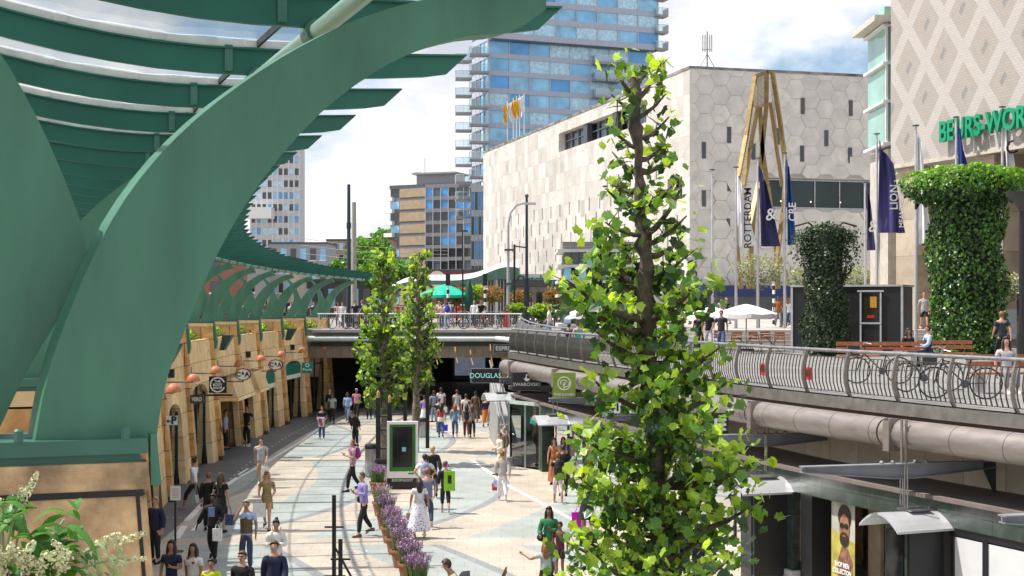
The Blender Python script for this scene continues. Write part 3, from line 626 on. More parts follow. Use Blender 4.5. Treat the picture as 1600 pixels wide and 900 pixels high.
# ---------------- shop front below
sf = thing('storefront', 'green marble shop front with large glass panes below the terrace on the right', 'shop front', edge(3)[0])
MARB2 = stone_mat('marble_band', (.018, .03, .024), (.035, .052, .042), (.07, .09, .078), .95, .8, .008, .3, 2.6, rz=R(109), rough=.35, bump=.05, off=0)
b = MB(); profile(b, [(-.10, 2.13), (-.10, 2.62), (-.3, 2.62), (-.3, 2.13)]); b.build('marble_band', MARB2, sf)
b = MB(); profile(b, [(-.02, 2.62), (-.02, 2.70), (-2.0, 2.70), (-2.0, 2.62)]); b.build('flat_roof', mat('brown_ledge', (.16, .13, .12), .8), sf)
b = MB(); profile(b, [(-4.2, 0), (-4.2, 2.5), (-4.4, 2.5), (-4.4, 0)]); b.build('shop_back_wall', mat('shop_interior', (.22, .17, .12), .8, 0, .3, .8), sf)
b = MB(); profile(b, [(-.3, 2.5), (-.3, 2.6), (-4.2, 2.6), (-4.2, 2.5)]); b.build('shop_ceiling', mat('shop_ceiling', (.3, .28, .25), .8), sf)
b = MB(); profile(b, [(.05, 0), (.05, .28), (-.4, .28), (-.4, 0)], ES(1000), ES(1240)); b.build('low_kerb', mat('pale_kerb', (.5, .5, .5), .6), sf)
def panel(s0, s1, z0, z1, u, th, name, m, par=sf, bld=True):
    p0, d0, n0 = edge(es(s0)); p1, d1, n1 = edge(es(s1)); b = MB()
    b.hexa([p0+n0*u+Z*z0, p1+n1*u+Z*z0, p1+n1*(u-th)+Z*z0, p0+n0*(u-th)+Z*z0], [p0+n0*u+Z*z1, p1+n1*u+Z*z1, p1+n1*(u-th)+Z*z1, p0+n0*(u-th)+Z*z1])
    return b.build(name, m, par) if bld else b
sA, sB = ES(1240), ES(1035)
def glazing(s0, s1, n, z0=.28, z1=2.12):
    for i in range(n):
        a = s0+(s1-s0)*i/n; c = s0+(s1-s0)*(i+1)/n
        w = panel(a+.04, c-.04, z0, z1, -.18, .012, 'glass_pane', GLASS)
        panel(a, a+.05, z0, z1, -.14, .1, 'mullion', DGREY)
glazing(ES(1190), ES(1060), 3); glazing(ES(1060), ES(940), 4, .05); glazing(ES(930), ES(860), 3, .05)
DISP = [mat('display_%d' % i, c, .6, 0, .3, 3) for i, c in enumerate(((.45, .2, .1), (.5, .48, .44), (.1, .12, .14), (.35, .3, .2), (.3, .05, .06), (.55, .5, .42), (.08, .2, .22)))]
rr = random.Random(5)
for i in range(26):
    s0 = ES(1200)+(ES(860)-ES(1200))*(i+rr.random()*.5)/26; w = rr.uniform(.4, 1.3); panel(s0, s0+w, rr.choice((0.02, .5)), rr.uniform(1.2, 2.2), -rr.uniform(.8, 3.2), rr.choice((.05, .3)), 'display_unit', DISP[i % 7])
for s0, s1 in ((ES(1235), ES(1198)), (ES(845), ES(812))): panel(s0, s1, 0, 2.12, -.05, .5, 'marble_pillar', MARB2)
# near part: white panels, poster, interior
for px0, px1 in ((1480, 1530), (1533, 1600), (1605, 1680)):
    a, c = sorted((ES(px0), ES(px1))); w = panel(a, c, .3, 1.95, -.14, .05, 'white_panel', mat('white_film', (.6, .6, .62), .5, 0, .04))
    for s in (a, c): panel(s-.04, s+.04, .25, 2.0, -.1, .1, 'black_frame', BLACK, w)
a, c = sorted((ES(1475), ES(1690))); panel(a, c, 0, .28, -.1, .2, 'base', MARB2); panel(a, c, 1.98, 2.12, -.12, .1, 'black_head', BLACK)
panel(*sorted((ES(1245), ES(1262))), 0, 2.12, -.1, .5, 'black_jamb', BLACK); panel(*sorted((ES(1322), ES(1440))), 0, 2.12, -1.2, .05, 'dark_doorway', DARK)
# poster
a, c = sorted((ES(1281), ES(1318))); po = thing('poster', 'tall fashion poster of a bearded man in sunglasses in the shop doorway', 'poster', edge(es((a+c)/2))[0]); 
p0, _, n0 = edge(es(c)); p1, _, n1 = edge(es(a)); wd = (p1-p0).length; ax = (p1-p0).normalized(); nn = ax.cross(Z)
o_ = (p0+p1)/2+n0*-.3
def pl(poly, m, k, name, z0=.0): 
    b = MB(); b.add([(x, y, .004*k) for x, y in poly], [tuple(range(len(poly)))]); return place(b, o_+Z*z0, ax, Z).build(name, m, po)
hw = wd/2
def ell(cx, cy, rx, ry, n=20, a0=0, a1=2*math.pi): return [(cx+rx*math.cos(a0+(a1-a0)*i/n), cy+ry*math.sin(a0+(a1-a0)*i/n)) for i in range(n)]
pl([(-hw, .1), (hw, .1), (hw, 2.1), (-hw, 2.1)], mat('poster_sky', (.42, .42, .36), .5, 0, .3, 2), 0, 'poster_sheet')
pl([(-hw, .1), (hw, .1), (hw, 1.25), (-hw, 1.45)], mat('poster_yellow', (.42, .36, .08), .5, 0, .3, 3), 1, 'printed_field')
SKN = mat('poster_skin', (.32, .15, .08), .5, 0, .3, 6); HAIRP = mat('poster_hair', (.03, .018, .012), .6, 0, .3, 6)
x_ = hw*.15
pl([(x_-.28, .1), (x_+.3, .1), (x_+.32, .8), (x_+.12, 1.1), (x_-.12, 1.1), (x_-.26, .8)], mat('poster_shirt', (.22, .1, .07), .5, 0, .5, 9), 2, 'printed_shirt')
pl(ell(x_, 1.78, .26, .28), HAIRP, 3, 'printed_hair'); pl(ell(x_, 1.52, .2, .33), SKN, 4, 'printed_face'); pl(ell(x_, 1.28, .18, .17), HAIRP, 5, 'printed_beard'); pl(ell(x_, 1.36, .07, .02), mat('poster_lips', (.3, .1, .07), .5), 6, 'printed_mouth')
for q in (-.09, .09): pl(ell(x_+q, 1.58, .085, .065), BLACK, 6, 'printed_sunglass')
tm = text_mb('SHOP MEN\nCOLLECTION', .15, .002, .8, .004); place(tm, o_+Z*.62+nn*.03, ax, Z).build('lettering', WHITE, po)
a, c = sorted((ES(1262), ES(1281))); panel(a, c, .0, 2.12, -1.6, .1, 'beige_wall', mat('beige_interior', (.62, .50, .34), .7))
a, c = sorted((ES(1226), ES(1240))); panel(a, c, .5, 2.0, -.25, .03, 'photo_panel', mat('orange_photo', (.55, .30, .16), .5, 0, .7, 4)); a, c = sorted((ES(1170), ES(1190))); panel(a, c, .3, .95, -.4, .03, 'orange_notice', mat('orange_notice', (.7, .2, .06), .5))
# ---------------- pillars with little curved roofs
def pillar(px, lab, tall=2.12, out=.9, w=.75, sgn=None, wide=None):
    s = ES(px); p, d, nn = edge(es(s)); ang = math.atan2(nn.y, nn.x); c = p+nn*(out*.5-.1)
    th = thing('display_pillar', lab, 'display pillar', p, 0, 'display pillars with curved steel roofs')
    MB().box(c+Z*1.06, (out, w*.9, 2.12), ang).build('marble_shaft', MARB2, th)
    MB().box(c-d*(w*.47)+Z*1.1, (out-.08, .05, 1.9), ang).build('black_panel', BLACK, th)
    MB().box(c+nn*(out/2+.015)+Z*1.1, (.03, w*.7, 1.9), ang).build('glass_panel', mat('black_glass', (.01, .01, .012), .06), th)
    roof(c, d, nn, th, 1.75 if wide is None else wide); return th
def roof(c, d, nn, th, L_=1.75, z=2.42):
    b = MB(); W_ = .62
    f = lambda u, v: c+nn*((u-.5)*L_)+d*((v-.5)*2*W_)+Z*(z-.30*abs(2*v-1)**1.8)
    b.grid(f, 6, 10); b.grid(lambda u, v: f(u, v)-Z*.045, 6, 10)
    for u in (0, 1):
        for j in range(10): a, e = f(u, j/10), f(u, (j+1)/10); b.add([a, e, e-Z*.045, a-Z*.045], [(0, 1, 2, 3)])
    for v in (0, 1): a, e = f(0, v), f(1, v); b.add([a, e, e-Z*.045, a-Z*.045], [(0, 1, 2, 3)])
    b.build('curved_roof', mat('pale_steel_roof', (.55, .56, .58), .3, .3, .06), th)
    MB().box(c+Z*(z+.02), (.5, .45, .03), math.atan2(nn.y, nn.x)).build('roof_plate', STEEL, th)
for px, lab in ((1452, 'black and marble pillar with white curved roof in front of the white window panels'), (1215, 'marble pillar with curved roof beside the orange poster and glass window')): pillar(px, lab)
for px, lab, z in ((880, 'curved steel entrance roof with teal lettering beside the marble corner', 2.5), (955, 'curved steel entrance roof under the black WE sign', 2.5), (795, 'flat white entrance roof under the black swan sign', 2.75)):
    s = ES(px); p, d, nn = edge(es(s)); th = thing('entrance_canopy', lab, 'entrance roof', p+nn*.4+Z*z, 0, 'small curved roofs over the shop entrances'); roof(p+nn*.35, d, nn, th, 1.5, z)
    for q in (-.3, .3): MB().tube([p+nn*.3+d*q+Z*z, p+nn*.3+d*q+Z*3.3], .018, 6).build('hanger_rod', STEEL, th)
p, d, nn = edge(es(ES(880))); tm = text_mb('Livera', .34, .01, 1, .004); 
o = place(tm, p+nn*1.14+Z*2.28, -d, Z).build('entrance_lettering', mat('teal_letter', (0, .25, .22), .5)); tag(o, 'teal shop lettering on the edge of the curved entrance roof', 'lettering')
# ---------------- cantilever beams and hangers
beams = []
for k, (pr, pt) in enumerate((((1555, 29.0), (1252, 27.9)), ((1308, 35.3), (1075, 34.7)), ((1165, 42.2), (945, 41.0)), ((1050, 49.5), (858, 48.6)), ((960, 57), (795, 56)), ((880, 63), (735, 62)), ((1935, 22.5), (1565, 21.4)))):
    z = 3.22; a = Vector(((pr[0]-CX)/F*pr[1], pr[1], z)); c = Vector(((pt[0]-CX)/F*pt[1], pt[1], z)); d = (c-a).normalized(); w = Vector((-d.y, d.x, 0)); Ln = (c-a).length
    th = thing('cantilever_beam', '', 'beam', a, 0, 'grey cantilever beams over the shops')
    th['label'] = ('grey tapered beam above the black pillar in the right foreground', 'grey tapered beam right behind the big tree above the glass window', 'grey beam carrying the black WE sign', 'grey beam carrying the green square sign', 'grey beam carrying the black swan sign', 'grey beam carrying the farthest black sign by the bridge', 'pale beam tip at the right edge of the picture')[k]
    b = MB(); mid = a+d*Ln*.62; pr_ = [(0, .10), (Ln, .10), (Ln, .02), (Ln*.55, -.16), (Ln*.42, -.16), (0, .0)]
    b.prism(pr_, a, d, Z, w*.03); b.prism([(0, .125), (Ln, .125), (Ln, .10), (0, .10)], a, d, Z, w*.2)
    lowp = [(0, .0), (Ln*.42, -.16), (Ln*.55, -.16), (Ln, .02)]
    for q, e in zip(lowp, lowp[1:]): b.prism([q, e, (e[0], e[1]-.022), (q[0], q[1]-.022)], a, d, Z, w*.16)
    b.build('beam_web', MGREY, th); MB().prism([(0, .12), (0, -.6), (.28, -.02), (.28, .12)], a, d, Z, w*.06).build('wall_bracket', DGREY, th)
    m = a+d*Ln*.48
    for q in (-.28, .28):
        for e in (-.05, .05): MB().tube([m+d*q*.4+w*(q+e)+Z*-.75, m+d*q*.4+w*(q+e)+Z*.12], .014, 6).build('hanger_rod', STEEL, th)
    for e in (-.05, .05): MB().tube([m+d*e+Z*.1, m+d*e+Z*1.0], .03, 6).build('tie_rod', STEELD, th)
    for q in (-.5, -.25, .25, .5): MB().lathe([(.05, 0), (.05, .03), (.03, .06), (0, .06)], m+d*q+Z*.125, 8).build('bolt', STEEL, th)
    s_ = ES((m.x/m.y)*F+CX); pp, pd, pn = edge(es(s_)); MB().box(pp+pn*.44+Z*3.84, (.05, .20, .62), math.atan2(pn.y, pn.x)).build('pipe_clamp', STEELD, th)
    for q in (-.08, .08): MB().box(pp+pn*.30+pd*q+Z*3.86, (.3, .03, .66), math.atan2(pn.y, pn.x)).build('clamp_plate', STEELD, th)
    beams.append((a, c, d, w))
# ---------------- hanging signs
def board(name, lab, px0, py0, px1, py1, D, mcol, ang=0, dep=.12, border=None, cat_='sign'):
    a, c = P(px0, py1, D), P(px1, py0, D); wd = c.x-a.x; h = c.z-a.z; o = Vector(((a.x+c.x)/2, D, (a.z+c.z)/2))
    th = thing(name, lab, cat_, o, ang); MB().box((0, 0, 0), (wd, dep, h)).build('board', mcol, th, world=False)
    if border: 
        b = MB(); e = .03
        for q in ((0, h/2, wd, e), (0, -h/2, wd, e), (wd/2, 0, e, h), (-wd/2, 0, e, h)): b.box((q[0], 0, q[1]), (q[2]+e, dep+.02, q[3]))
        b.build('border', border, th, world=False)
    return th, wd, h, dep
def letters(th, txt, size, y=0, x=0, m=WHITE, sx=1, bold=.0, dep=.12, name='lettering', ext=.008):
    t_ = text_mb(txt, size, ext, sx, bold); return place(t_, (x, -dep/2-.012, y), (1, 0, 0), (0, 0, 1)).build(name, m, th, world=False)
def ringmb(r0, r1, a0=0, a1=360, n=28, w=.01, cx=0, cy=0):
    b = MB()
    for i in range(n):
        A, B = R(a0+(a1-a0)*i/n), R(a0+(a1-a0)*(i+1)/n); b.add([(cx+math.cos(q)*r, cy+math.sin(q)*r, z) for q, r, z in ((A, r0, 0), (B, r0, 0), (B, r1, 0), (A, r1, 0), (A, r0, w), (B, r0, w), (B, r1, w), (A, r1, w))], [(4, 5, 6, 7), (0, 1, 5, 4), (2, 3, 7, 6)])
    return b
def deco(th, mb, m, dep=.12, x=0, y=0, name='emblem', k=1): return place(mb, (x, -dep/2-.004*k, y), (1, 0, 0), (0, 0, 1)).build(name, m, th, world=False)
th, w_, h_, dp = board('shop_sign', 'black hanging sign with pale blue DOUGLAS lettering near the dark underpass', 736, 576, 781, 598, 62, BLACK, border=MGREY); letters(th, 'DOUGLAS', .3, m=mat('mint_letter', (.35, .75, .7), .4, emis=.3))
th, w_, h_, dp = board('shop_sign', 'black hanging sign with white swan and SWAROVSKI lettering', 800, 582, 845, 610, 56, BLACK, border=DGREY); letters(th, 'SWAROVSKI', .19, -.12)
sw = MB(); sw.add([(x*.17, y*.17+.13, z) for z in (0, .01) for x, y in ((-.6, -.2), (-.1, -.7), (.5, -.6), (.9, 0), (.3, -.1), (.0, .2), (.25, .7), (.1, .95), (-.2, .85), (-.05, .55), (-.3, .1))], [tuple(range(11, 22))]); deco(th, sw, WHITE, k=2)
th, w_, h_, dp = board('shop_sign', 'lime green square sign with round white leaf emblem YVES ROCHER', 864, 582, 899, 621, 48.8, mat('lime_sign', (.22, .32, .03), .4)); letters(th, 'YVES ROCHER', .11, -.33, bold=.002)
deco(th, ringmb(.2, .235), WHITE, y=.06)
for a0, a1, cx, cy in ((20, 200, -.02, .0), (200, 380, .06, .0)): deco(th, ringmb(.1, .13, a0, a1, 16, .01, cx, cy), WHITE, y=.06)
deco(th, MB().prism([(-.02, -.18), (.02, -.18), (.02, .04), (-.02, .04)], (0, 0, 0), (1, 0, 0), (0, 1, 0), (0, 0, .02)), WHITE, y=.06)
MB().tube([(-w_/2, 0, -h_/2-.18), (-w_/2, 0, h_/2)], .015, 6).tube([(w_/2, 0, -h_/2-.18), (w_/2, 0, h_/2)], .015, 6).build('sign_frame', STEEL, th, world=False)
def we(th, s=.3):
    b = MB()
    for x in (-1.35, -.9, -.45): b.box((x*s, 0, 0), (.24*s, 1.0*s, .02))
    b.box((-.9*s, -.42*s, .0), (1.1*s, .22*s, .024))
    for y in (-.42, 0, .42): b.box((.95*s, y*s, 0), (1.0*s, .22*s, .02))
    b.box((.53*s, 0, 0), (.24*s, 1.0*s, .024)); deco(th, b, WHITE, name='lettering', k=3)
th, w_, h_, dp = board('shop_sign', 'black hanging sign with blocky white WE lettering beside the tree crown', 948, 624, 1003, 650, 41.2, BLACK); we(th)
th, w_, h_, dp = board('shop_sign', 'black hanging WE sign half hidden behind the tree on its right side', 1079, 645, 1138, 681, 35.2, BLACK); we(th, .28)
th, w_, h_, dp = board('shop_sign', 'small grey framed sign with ESPRIT lettering on the underpass front', 771, 538, 805, 551, BD-.6, DGREY, border=MGREY); letters(th, 'ESPRIT', .36, bold=.004)
# glass corner, stair and balustrade where the shops meet the underpass
st = thing('stair_side', 'glass and grey steel stair side sloping beside the far shop corner', 'stair', G(770, 690)); 
a = Vector((-1.1, 70, 0)); c = Vector((-.2, 57.5, 0)); b = MB()
b.hexa([a, c, c+Vector((.6, 0, 0)), a+Vector((.6, 0, 0))], [a+Z*2.9, c+Z*.35, c+Vector((.6, 0, .35)), a+Vector((.6, 0, 2.9))]); b.build('stringer', mat('grey_stone', (.3, .3, .3), .6), st)
b = MB(); b.tube([a+Z*3.8, c+Z*1.25], .04, 8); b.tube([a+Z*3.3, c+Z*.8], .02, 6); b.build('handrail', STEEL, st)
gl = thing('glass_corner', 'glazed shop corner with pale frame beside the marble pillar under the swan sign', 'shop window', (.1, 57, 0))
for q0, q1 in (((-.15, 61, 0), (-.05, 57.6, 0)), ((-.05, 57.6, 0), (1.1, 56.0, 0))):
    q0, q1 = Vector(q0), Vector(q1); b = MB(); b.add([q0+Z*.1, q1+Z*.1, q1+Z*2.6, q0+Z*2.6], [(0, 1, 2, 3)]); b.build('glass_pane', GLASS, gl)
    b = MB(); 
    for q in (q0, (q0+q1)/2, q1): b.beam(q, q+Z*2.6, .07, .07)
    b.beam(q0+Z*2.6, q1+Z*2.6, .1, .14); b.build('frame', mat('pale_green_frame', (.42, .5, .47), .4), gl)
# ------------------------------------------------------------ buildings
def ray_on(C_, d_, px):                           # point of the line C + t d seen at column px
    k = (px-CX)/F; t = (k*C_.y-C_.x)/(d_.x-k*d_.y); return C_+d_*t
def zat(py, D): return ZC-(py-HY)*D/F
WGL = mat('window_glass_blue', (.07, .30, .66), .06, 0, .25, .4, spec=.9); WGD = mat('window_glass_dark', (.02, .03, .035), .08, 0, .3, .5, spec=.9); WGM = mat('window_glass_pale', (.24, .55, .80), .1, 0, .25, .5, spec=.9)
CURT = mat('window_curtain', (.45, .70, .84), .25, 0, .2, 2, spec=.8)
# --- white department store
C0 = Vector((16.3, 130, 0)); dl = Vector((-626, F, 0)).normalized(); dr = Vector((dl.y, -dl.x, 0)); nl = Vector((-dl.y, dl.x, 0)); nr = -dl
ZT = zat(107, 130)
ds = thing('department_store', 'large pale travertine department store with hexagonal slabs and narrow slot windows', 'department store', C0+Z*ZS)
TL = stone_mat('store_slabs', (.46, .425, .38), (.58, .54, .495), (.66, .625, .58), 1.5, 1.9, .012, .75, .35, rz=math.atan2(dl.y, dl.x), bump=.15, off=0)
b = MB(); LL_, LR_ = 75, 60
def q4(o, ax, s0, s1, z0, z1, u0, u1, nn): return [o+ax*s0+nn*u1+Z*z0, o+ax*s1+nn*u1+Z*z0, o+ax*s1+nn*u0+Z*z0, o+ax*s0+nn*u0+Z*z0], [o+ax*s0+nn*u1+Z*z1, o+ax*s1+nn*u1+Z*z1, o+ax*s1+nn*u0+Z*z1, o+ax*s0+nn*u0+Z*z1]
def fbox(b, o, ax, s0, s1, z0, z1, u0, u1, nn, mi=0): b.hexa(*q4(o, ax, s0, s1, z0, z1, u0, u1, nn), mi)
# left face split around two openings
def sof(px): return (ray_on(C0, dl, px)-C0).length
oA = (sof(1010), sof(873)); DA = ray_on(C0, dl, 873).y; zA0, zA1 = zat(238, DA), zat(209, DA)
oB = (sof(1066), sof(1043)); zB0, zB1 = zat(312, 133), zat(277, 133)
b = MB(); zt = ZT
for s0, s1, z0, z1 in ((0, oB[0], ZS, zt), (oB[0], oB[1], ZS, zB0), (oB[0], oB[1], zB1, zt), (oB[1], oA[0], ZS, zt), (oA[0], oA[1], ZS, zA0), (oA[0], oA[1], zA1, zt), (oA[1], LL_, ZS, zt)):
    fbox(b, C0, dl, s0, s1, z0, z1, -1.2, 0, nl)
b.build('side_wall', TL, ds)
b = MB(); fbox(b, C0, dl, 1.2, LL_, ZS, zt-.4, -40, -1.25, nl); b.build('core', DARK, ds)
b = MB()
for s0, s1, z0, z1, n in ((oA[0], oA[1], zA0, zA1, 12), (oB[0], oB[1], zB0, zB1, 3)):
    for i in range(n+1): s = s0+(s1-s0)*i/n; fbox(b, C0, dl, s-.07, s+.07, z0, z1, -.9, -.75, nl)
    fbox(b, C0, dl, s0, s1, z0+(z1-z0)*.55, z0+(z1-z0)*.55+.1, -.9, -.78, nl)
b.build('recess_mullions', MGREY, ds)
b = MB()
for s0, s1, z0, z1 in ((oA[0], oA[1], zA0, zA1), (oB[0], oB[1], zB0, zB1)): fbox(b, C0, dl, s0, s1, z0, z1, -1.0, -.95, nl)
b.build('recess_glass', WGD, ds)
for px in (913, 960): s = sof(px); b = MB(); fbox(b, C0, dl, s-.7, s+.7, zA0, zA1, -.7, -.1, nl); b.build('recess_pier', DGREY, ds)
slots = 0
for r_ in range(11):
    z = zat(440, 150)+1.0+r_*1.75
    for c_ in range(20):
        s = 3.0+c_*3.55+(1.75 if r_ % 2 else 0)+(.6 if r_ % 3 == 1 else 0)
        if s > 68 or z+1.5 > zt-3.0: continue
        if any(a-1 < s < c+1 and z0-2 < z < z1+.6 for a, c, z0, z1 in ((oA[0], oA[1], zA0, zA1), (oB[0], oB[1], zB0, zB1))): continue
        if z > zt-6.5 and s < oA[1]+1: continue
        b = MB(); fbox(b, C0, dl, s-.13, s+.13, z, z+1.45, -.3, .012, nl)
        if slots < 96: b.build('slot_window', WGD, ds); slots += 1
# right face: hexagonal slabs
b = MB(); fbox(b, C0, dr, 0, LR_, ZS, zt, -1.2, 0, nr)
b = MB()
zb0, zb1 = zat(326, 133), zat(279, 133); sb0 = (ray_on(C0, dr, 1196)-C0).length
for s0, s1, z0, z1 in ((0.0, sb0, ZS, zt), (sb0, LR_, ZS, zb0), (sb0, LR_, zb1, zt)): fbox(b, C0, dr, s0 if s0 else 1.2, s1, z0, z1, -1.2, -.03, nr)
b.build('front_wall', mat('hex_joint', (.42, .40, .37), .8, 0, .15, .5), ds)
hs = 1.02; cols = int(24/(1.5*hs)); 
b = MB(); rr = random.Random(3)
slotpts = [(1099.6, 234.8), (1139, 211), (1177, 237), (1215, 213), (1254, 165.6), (1253, 240), (1329, 169), (1291, 216), (1328, 243), (1365, 219), (1139, 286), (1099.6, 310), (1138, 354)]
for ci in range(-1, cols+14):
    for ri in range(-1, 17):
        cx = ci*1.5*hs; cz = ZS+3.2+(ri+(.5 if ci % 2 else 0))*hs*math.sqrt(3)
        poly = [(cx+math.cos(R(60*k))*hs*.985, cz+math.sin(R(60*k))*hs*.985) for k in range(6)]
        if cz-hs > zt-.2: continue
        poly = [(max(.0, x), min(zt, z)) for x, z in poly]
        if all(x <= .01 for x, z in poly): continue
        if cx > sb0-.6 and zb0-.8 < cz < zb1+.8: 
            if cz > (zb0+zb1)/2 and cz+.1 > zb1: poly = [(x, max(z, zb1+.05)) for x, z in poly]
            elif cz-.1 < zb0: poly = [(x, min(z, zb0-.05)) for x, z in poly]
            else: continue
        low = cz < ZS+12.5 and cz > ZS+2 and cx > 3
        dd = rr.uniform(.0, .03); mi = rr.choice((0, 0, 1, 1, 2)); 
        tx = rr.uniform(-.16, .16) if (abs(cz-zb1) < 1.7 or abs(cz-zb0) < 2.2 or cz < zb0) and cx > 3 else 0
        o = [C0+dr*x+nr*(.0+dd+tx*(x-cx)+abs(tx)*1.0)+Z*z for x, z in poly]; i_ = [C0+dr*x-nr*.05+Z*z for x, z in poly]
        b.hexa(i_, o, mi)
b.build('hexagon_cladding', [mat('hex_stone_a', (.61, .58, .54), .8, 0, .10, .9), mat('hex_stone_b', (.585, .56, .52), .8, 0, .12, .7), mat('hex_stone_c', (.62, .59, .54), .8, 0, .14, 1.2)], ds)
for px, py in slotpts:
    q = ray_on(C0, dr, px); s = (q-C0).length; z = zat(py, q.y); b = MB(); fbox(b, C0, dr, s-.2, s+.2, z-.75, z+.75, -.3, .07, nr); b.build('slot_window', WGD, ds)
b = MB(); fbox(b, C0, dr, sb0, LR_, zb0, zb1, -1.2, -.5, nr); b.build('band_window', mat('band_glass', (.015, .03, .03), .05, 0, .4, .3), ds)
b = MB()
for k in range(16): s = sb0+.1+k*2.6; fbox(b, C0, dr, s-.05, s+.05, zb0, zb1, -.5, -.4, nr)
for z in (zb0+.1, zb1-.1): fbox(b, C0, dr, sb0, LR_, z-.06, z+.06, -.5, -.39, nr)
b.build('band_mullions', STEEL, ds)
for k in range(8):
    q = C0+dr*(sb0+1.8+k*3.1)-nr*.45+Z*(zb0+.7); o = MB().sphere(q, .07, 8); o.build('restaurant_light', mat('warm_bulb', (1, .6, .3), .5, emis=2), ds)
b = MB(); fbox(b, C0, dl, 0, LL_, zt, zt+.25, -1.2, .06, nl); fbox(b, C0, dr, 0, LR_, zt, zt+.25, -1.2, .06, nr); b.build('parapet', mat('stained_parapet', (.22, .21, .20), .85, 0, .5, .8), ds)
b = MB(); fbox(b, C0, dr, .3, 14, ZS+.05, ZS+3.2, .02, .4, nr); b.build('shop_windows', WGD, ds)
b = MB(); fbox(b, C0, dr, .5, 13, ZS+2.3, ZS+3.3, .4, 1.6, nr); b.build('blue_awning', mat('navy_awning', (.01, .025, .12), .6), ds)
b = MB(); fbox(b, C0, dl, .5, 60, ZS+2.8, ZS+3.4, .4, 1.5, nl); b.build('side_awning', mat('grey_awning', (.3, .3, .32), .6), ds)
# rooftop mast and small flags on the store
am = thing('rooftop_antenna', 'cluster of phone antennas on a lattice mast on the store roof', 'antenna', P(1105, 105, 132)+Z*0)
o = P(1105, 106, 132)
MB().tube([o, o+Z*3.4], .07, 6).tube([o+Vector((-.7, 0, 0)), o+Z*1.3], .04, 5).tube([o+Vector((.7, 0, 0)), o+Z*1.3], .04, 5).tube([o+Vector((-.4, 0, 1.7)), o+Vector((.4, 0, 1.7))], .04, 5).build('mast', STEELD, am)
for x in (-.42, -.2, .22, .42): MB().box(o+Vector((x, 0, 2.3)), (.13, .13, 1.6)).build('antenna_panel', mat('antenna_white', (.6, .6, .6), .5), am)
for i, (px, yt, yb, col, lab) in enumerate(((793, 158, 222, 'E', 'leftmost small yellow roof flag before the blue tower'), (802, 153, 218, 'W', 'small white roof flag between two yellow ones'), (807, 150, 214, 'E', 'middle small yellow roof flag with slack cloth'), (812, 148, 210, 'E', 'rightmost small yellow roof flag'), (819, 145, 208, 'W', 'rightmost small white roof flag before the blue tower'))):
    q = ray_on(C0, dl, px); D = q.y+1.5; a, c = P(px, yb, D), P(px, yt, D)
    t_ = thing('roof_flag', lab, 'flag', Vector((a.x, a.y, zt+.25)), 0, 'small flags on the store roof'); MB().tube([(a.x, a.y, zt+.25), c], .06, 6).build('pole', WHITE, t_)
    b = MB(); b.grid(lambda u, v: c+Vector((-.75*u*(1-.5*v)+.12*math.sin(6*v+i), .12*math.sin(9*u+5*v), -.3-2.4*v-.5*u)), 4, 8); b.build('cloth', mat('yellow_flag' if col == 'E' else 'white_flag', (.75, .38, .02) if col == 'E' else (.75, .75, .75), .7), t_)
# --- generic facade
def facade(par, o, ax, nn, W_, z0, nz, fh, nx, glass, band, mull, gh=.62, quota=[0], bandu=.12, mullw=.12, seed=1, lim=100):
    rr = random.Random(seed); k = 0; rest = MB()
    for j in range(nz):
        zb = z0+j*fh
        for i in range(nx):
            s0, s1 = W_*i/nx, W_*(i+1)/nx; mi = rr.choice(range(len(glass)))
            if quota[0] < lim:
                b = MB(); fbox(b, o, ax, s0+.03, s1-.03, zb+fh*(1-gh), zb+fh, -.05, .0, nn); b.build('window', glass[mi], par); quota[0] += 1
            else: fbox(rest, o, ax, s0+.03, s1-.03, zb+fh*(1-gh), zb+fh, -.05, .0, nn, mi)
    if rest.v: q_ = rest.build('window_rows', glass, par); q_['kind'] = 'stuff'
    b = MB()
    for j in range(nz+1): fbox(b, o, ax, 0, W_, z0+j*fh, z0+j*fh+fh*(1-gh), -.3, bandu, nn)
    b.build('floor_bands', band, par); b = MB()
    for i in range(nx+1): fbox(b, o, ax, W_*i/nx-mullw/2, W_*i/nx+mullw/2, z0, z0+nz*fh, -.3, bandu+.04, nn)
    b.build('mullions', mull, par)
# --- blue glass tower
tw = thing('glass_tower', 'tall blue glass residential tower with stacked glass balconies behind the store', 'tower', (6, 245, ZS))
A0 = P(763, 0, 230); A0.z = 0; ax = Vector((.927, .375, 0)).normalized(); an = Vector((ax.y, -ax.x, 0)); 
ex = ray_on(A0, ax, 1012); Wt = (ex-A0).length; ex2 = ray_on(A0-an*-1.2, ax, 1022)
BL = [WGM, WGM, CURT, WGM, CURT, mat('tower_glass_a', (.07, .34, .72), .08, 0, .2, .4, spec=.9), mat('tower_glass_b', (.18, .50, .80), .12, 0, .25, .3, spec=.9)]
TBAND = mat('tower_band', (.42, .45, .54), .5, 0, .08); TM = mat('tower_mullion', (.5, .52, .55), .4)
fh = 27.2*230/F; zsp = zat(63, 230)
nz_lo = int((zsp-ZS)/fh); qt = [0]
facade(tw, A0, ax, an, Wt, zsp-nz_lo*fh, nz_lo, fh, 8, BL, TBAND, TM, .71, qt, seed=2)
facade(tw, A0+an*1.2+ax*-.0, ax, an, Wt+1.3, zsp+.2, 9, fh, 8, BL, TBAND, TM, .66, [100], seed=3)
b = MB(); fbox(b, A0, ax, .1, Wt-.1, ZS, zsp, -8, -.35, an); fbox(b, A0+an*1.2, ax, .1, Wt+1.2, zsp, zsp+9*fh+2, -9, -.35, an); b.build('core', mat('tower_core', (.10, .14, .18), .4, 0, .2, .3), tw)
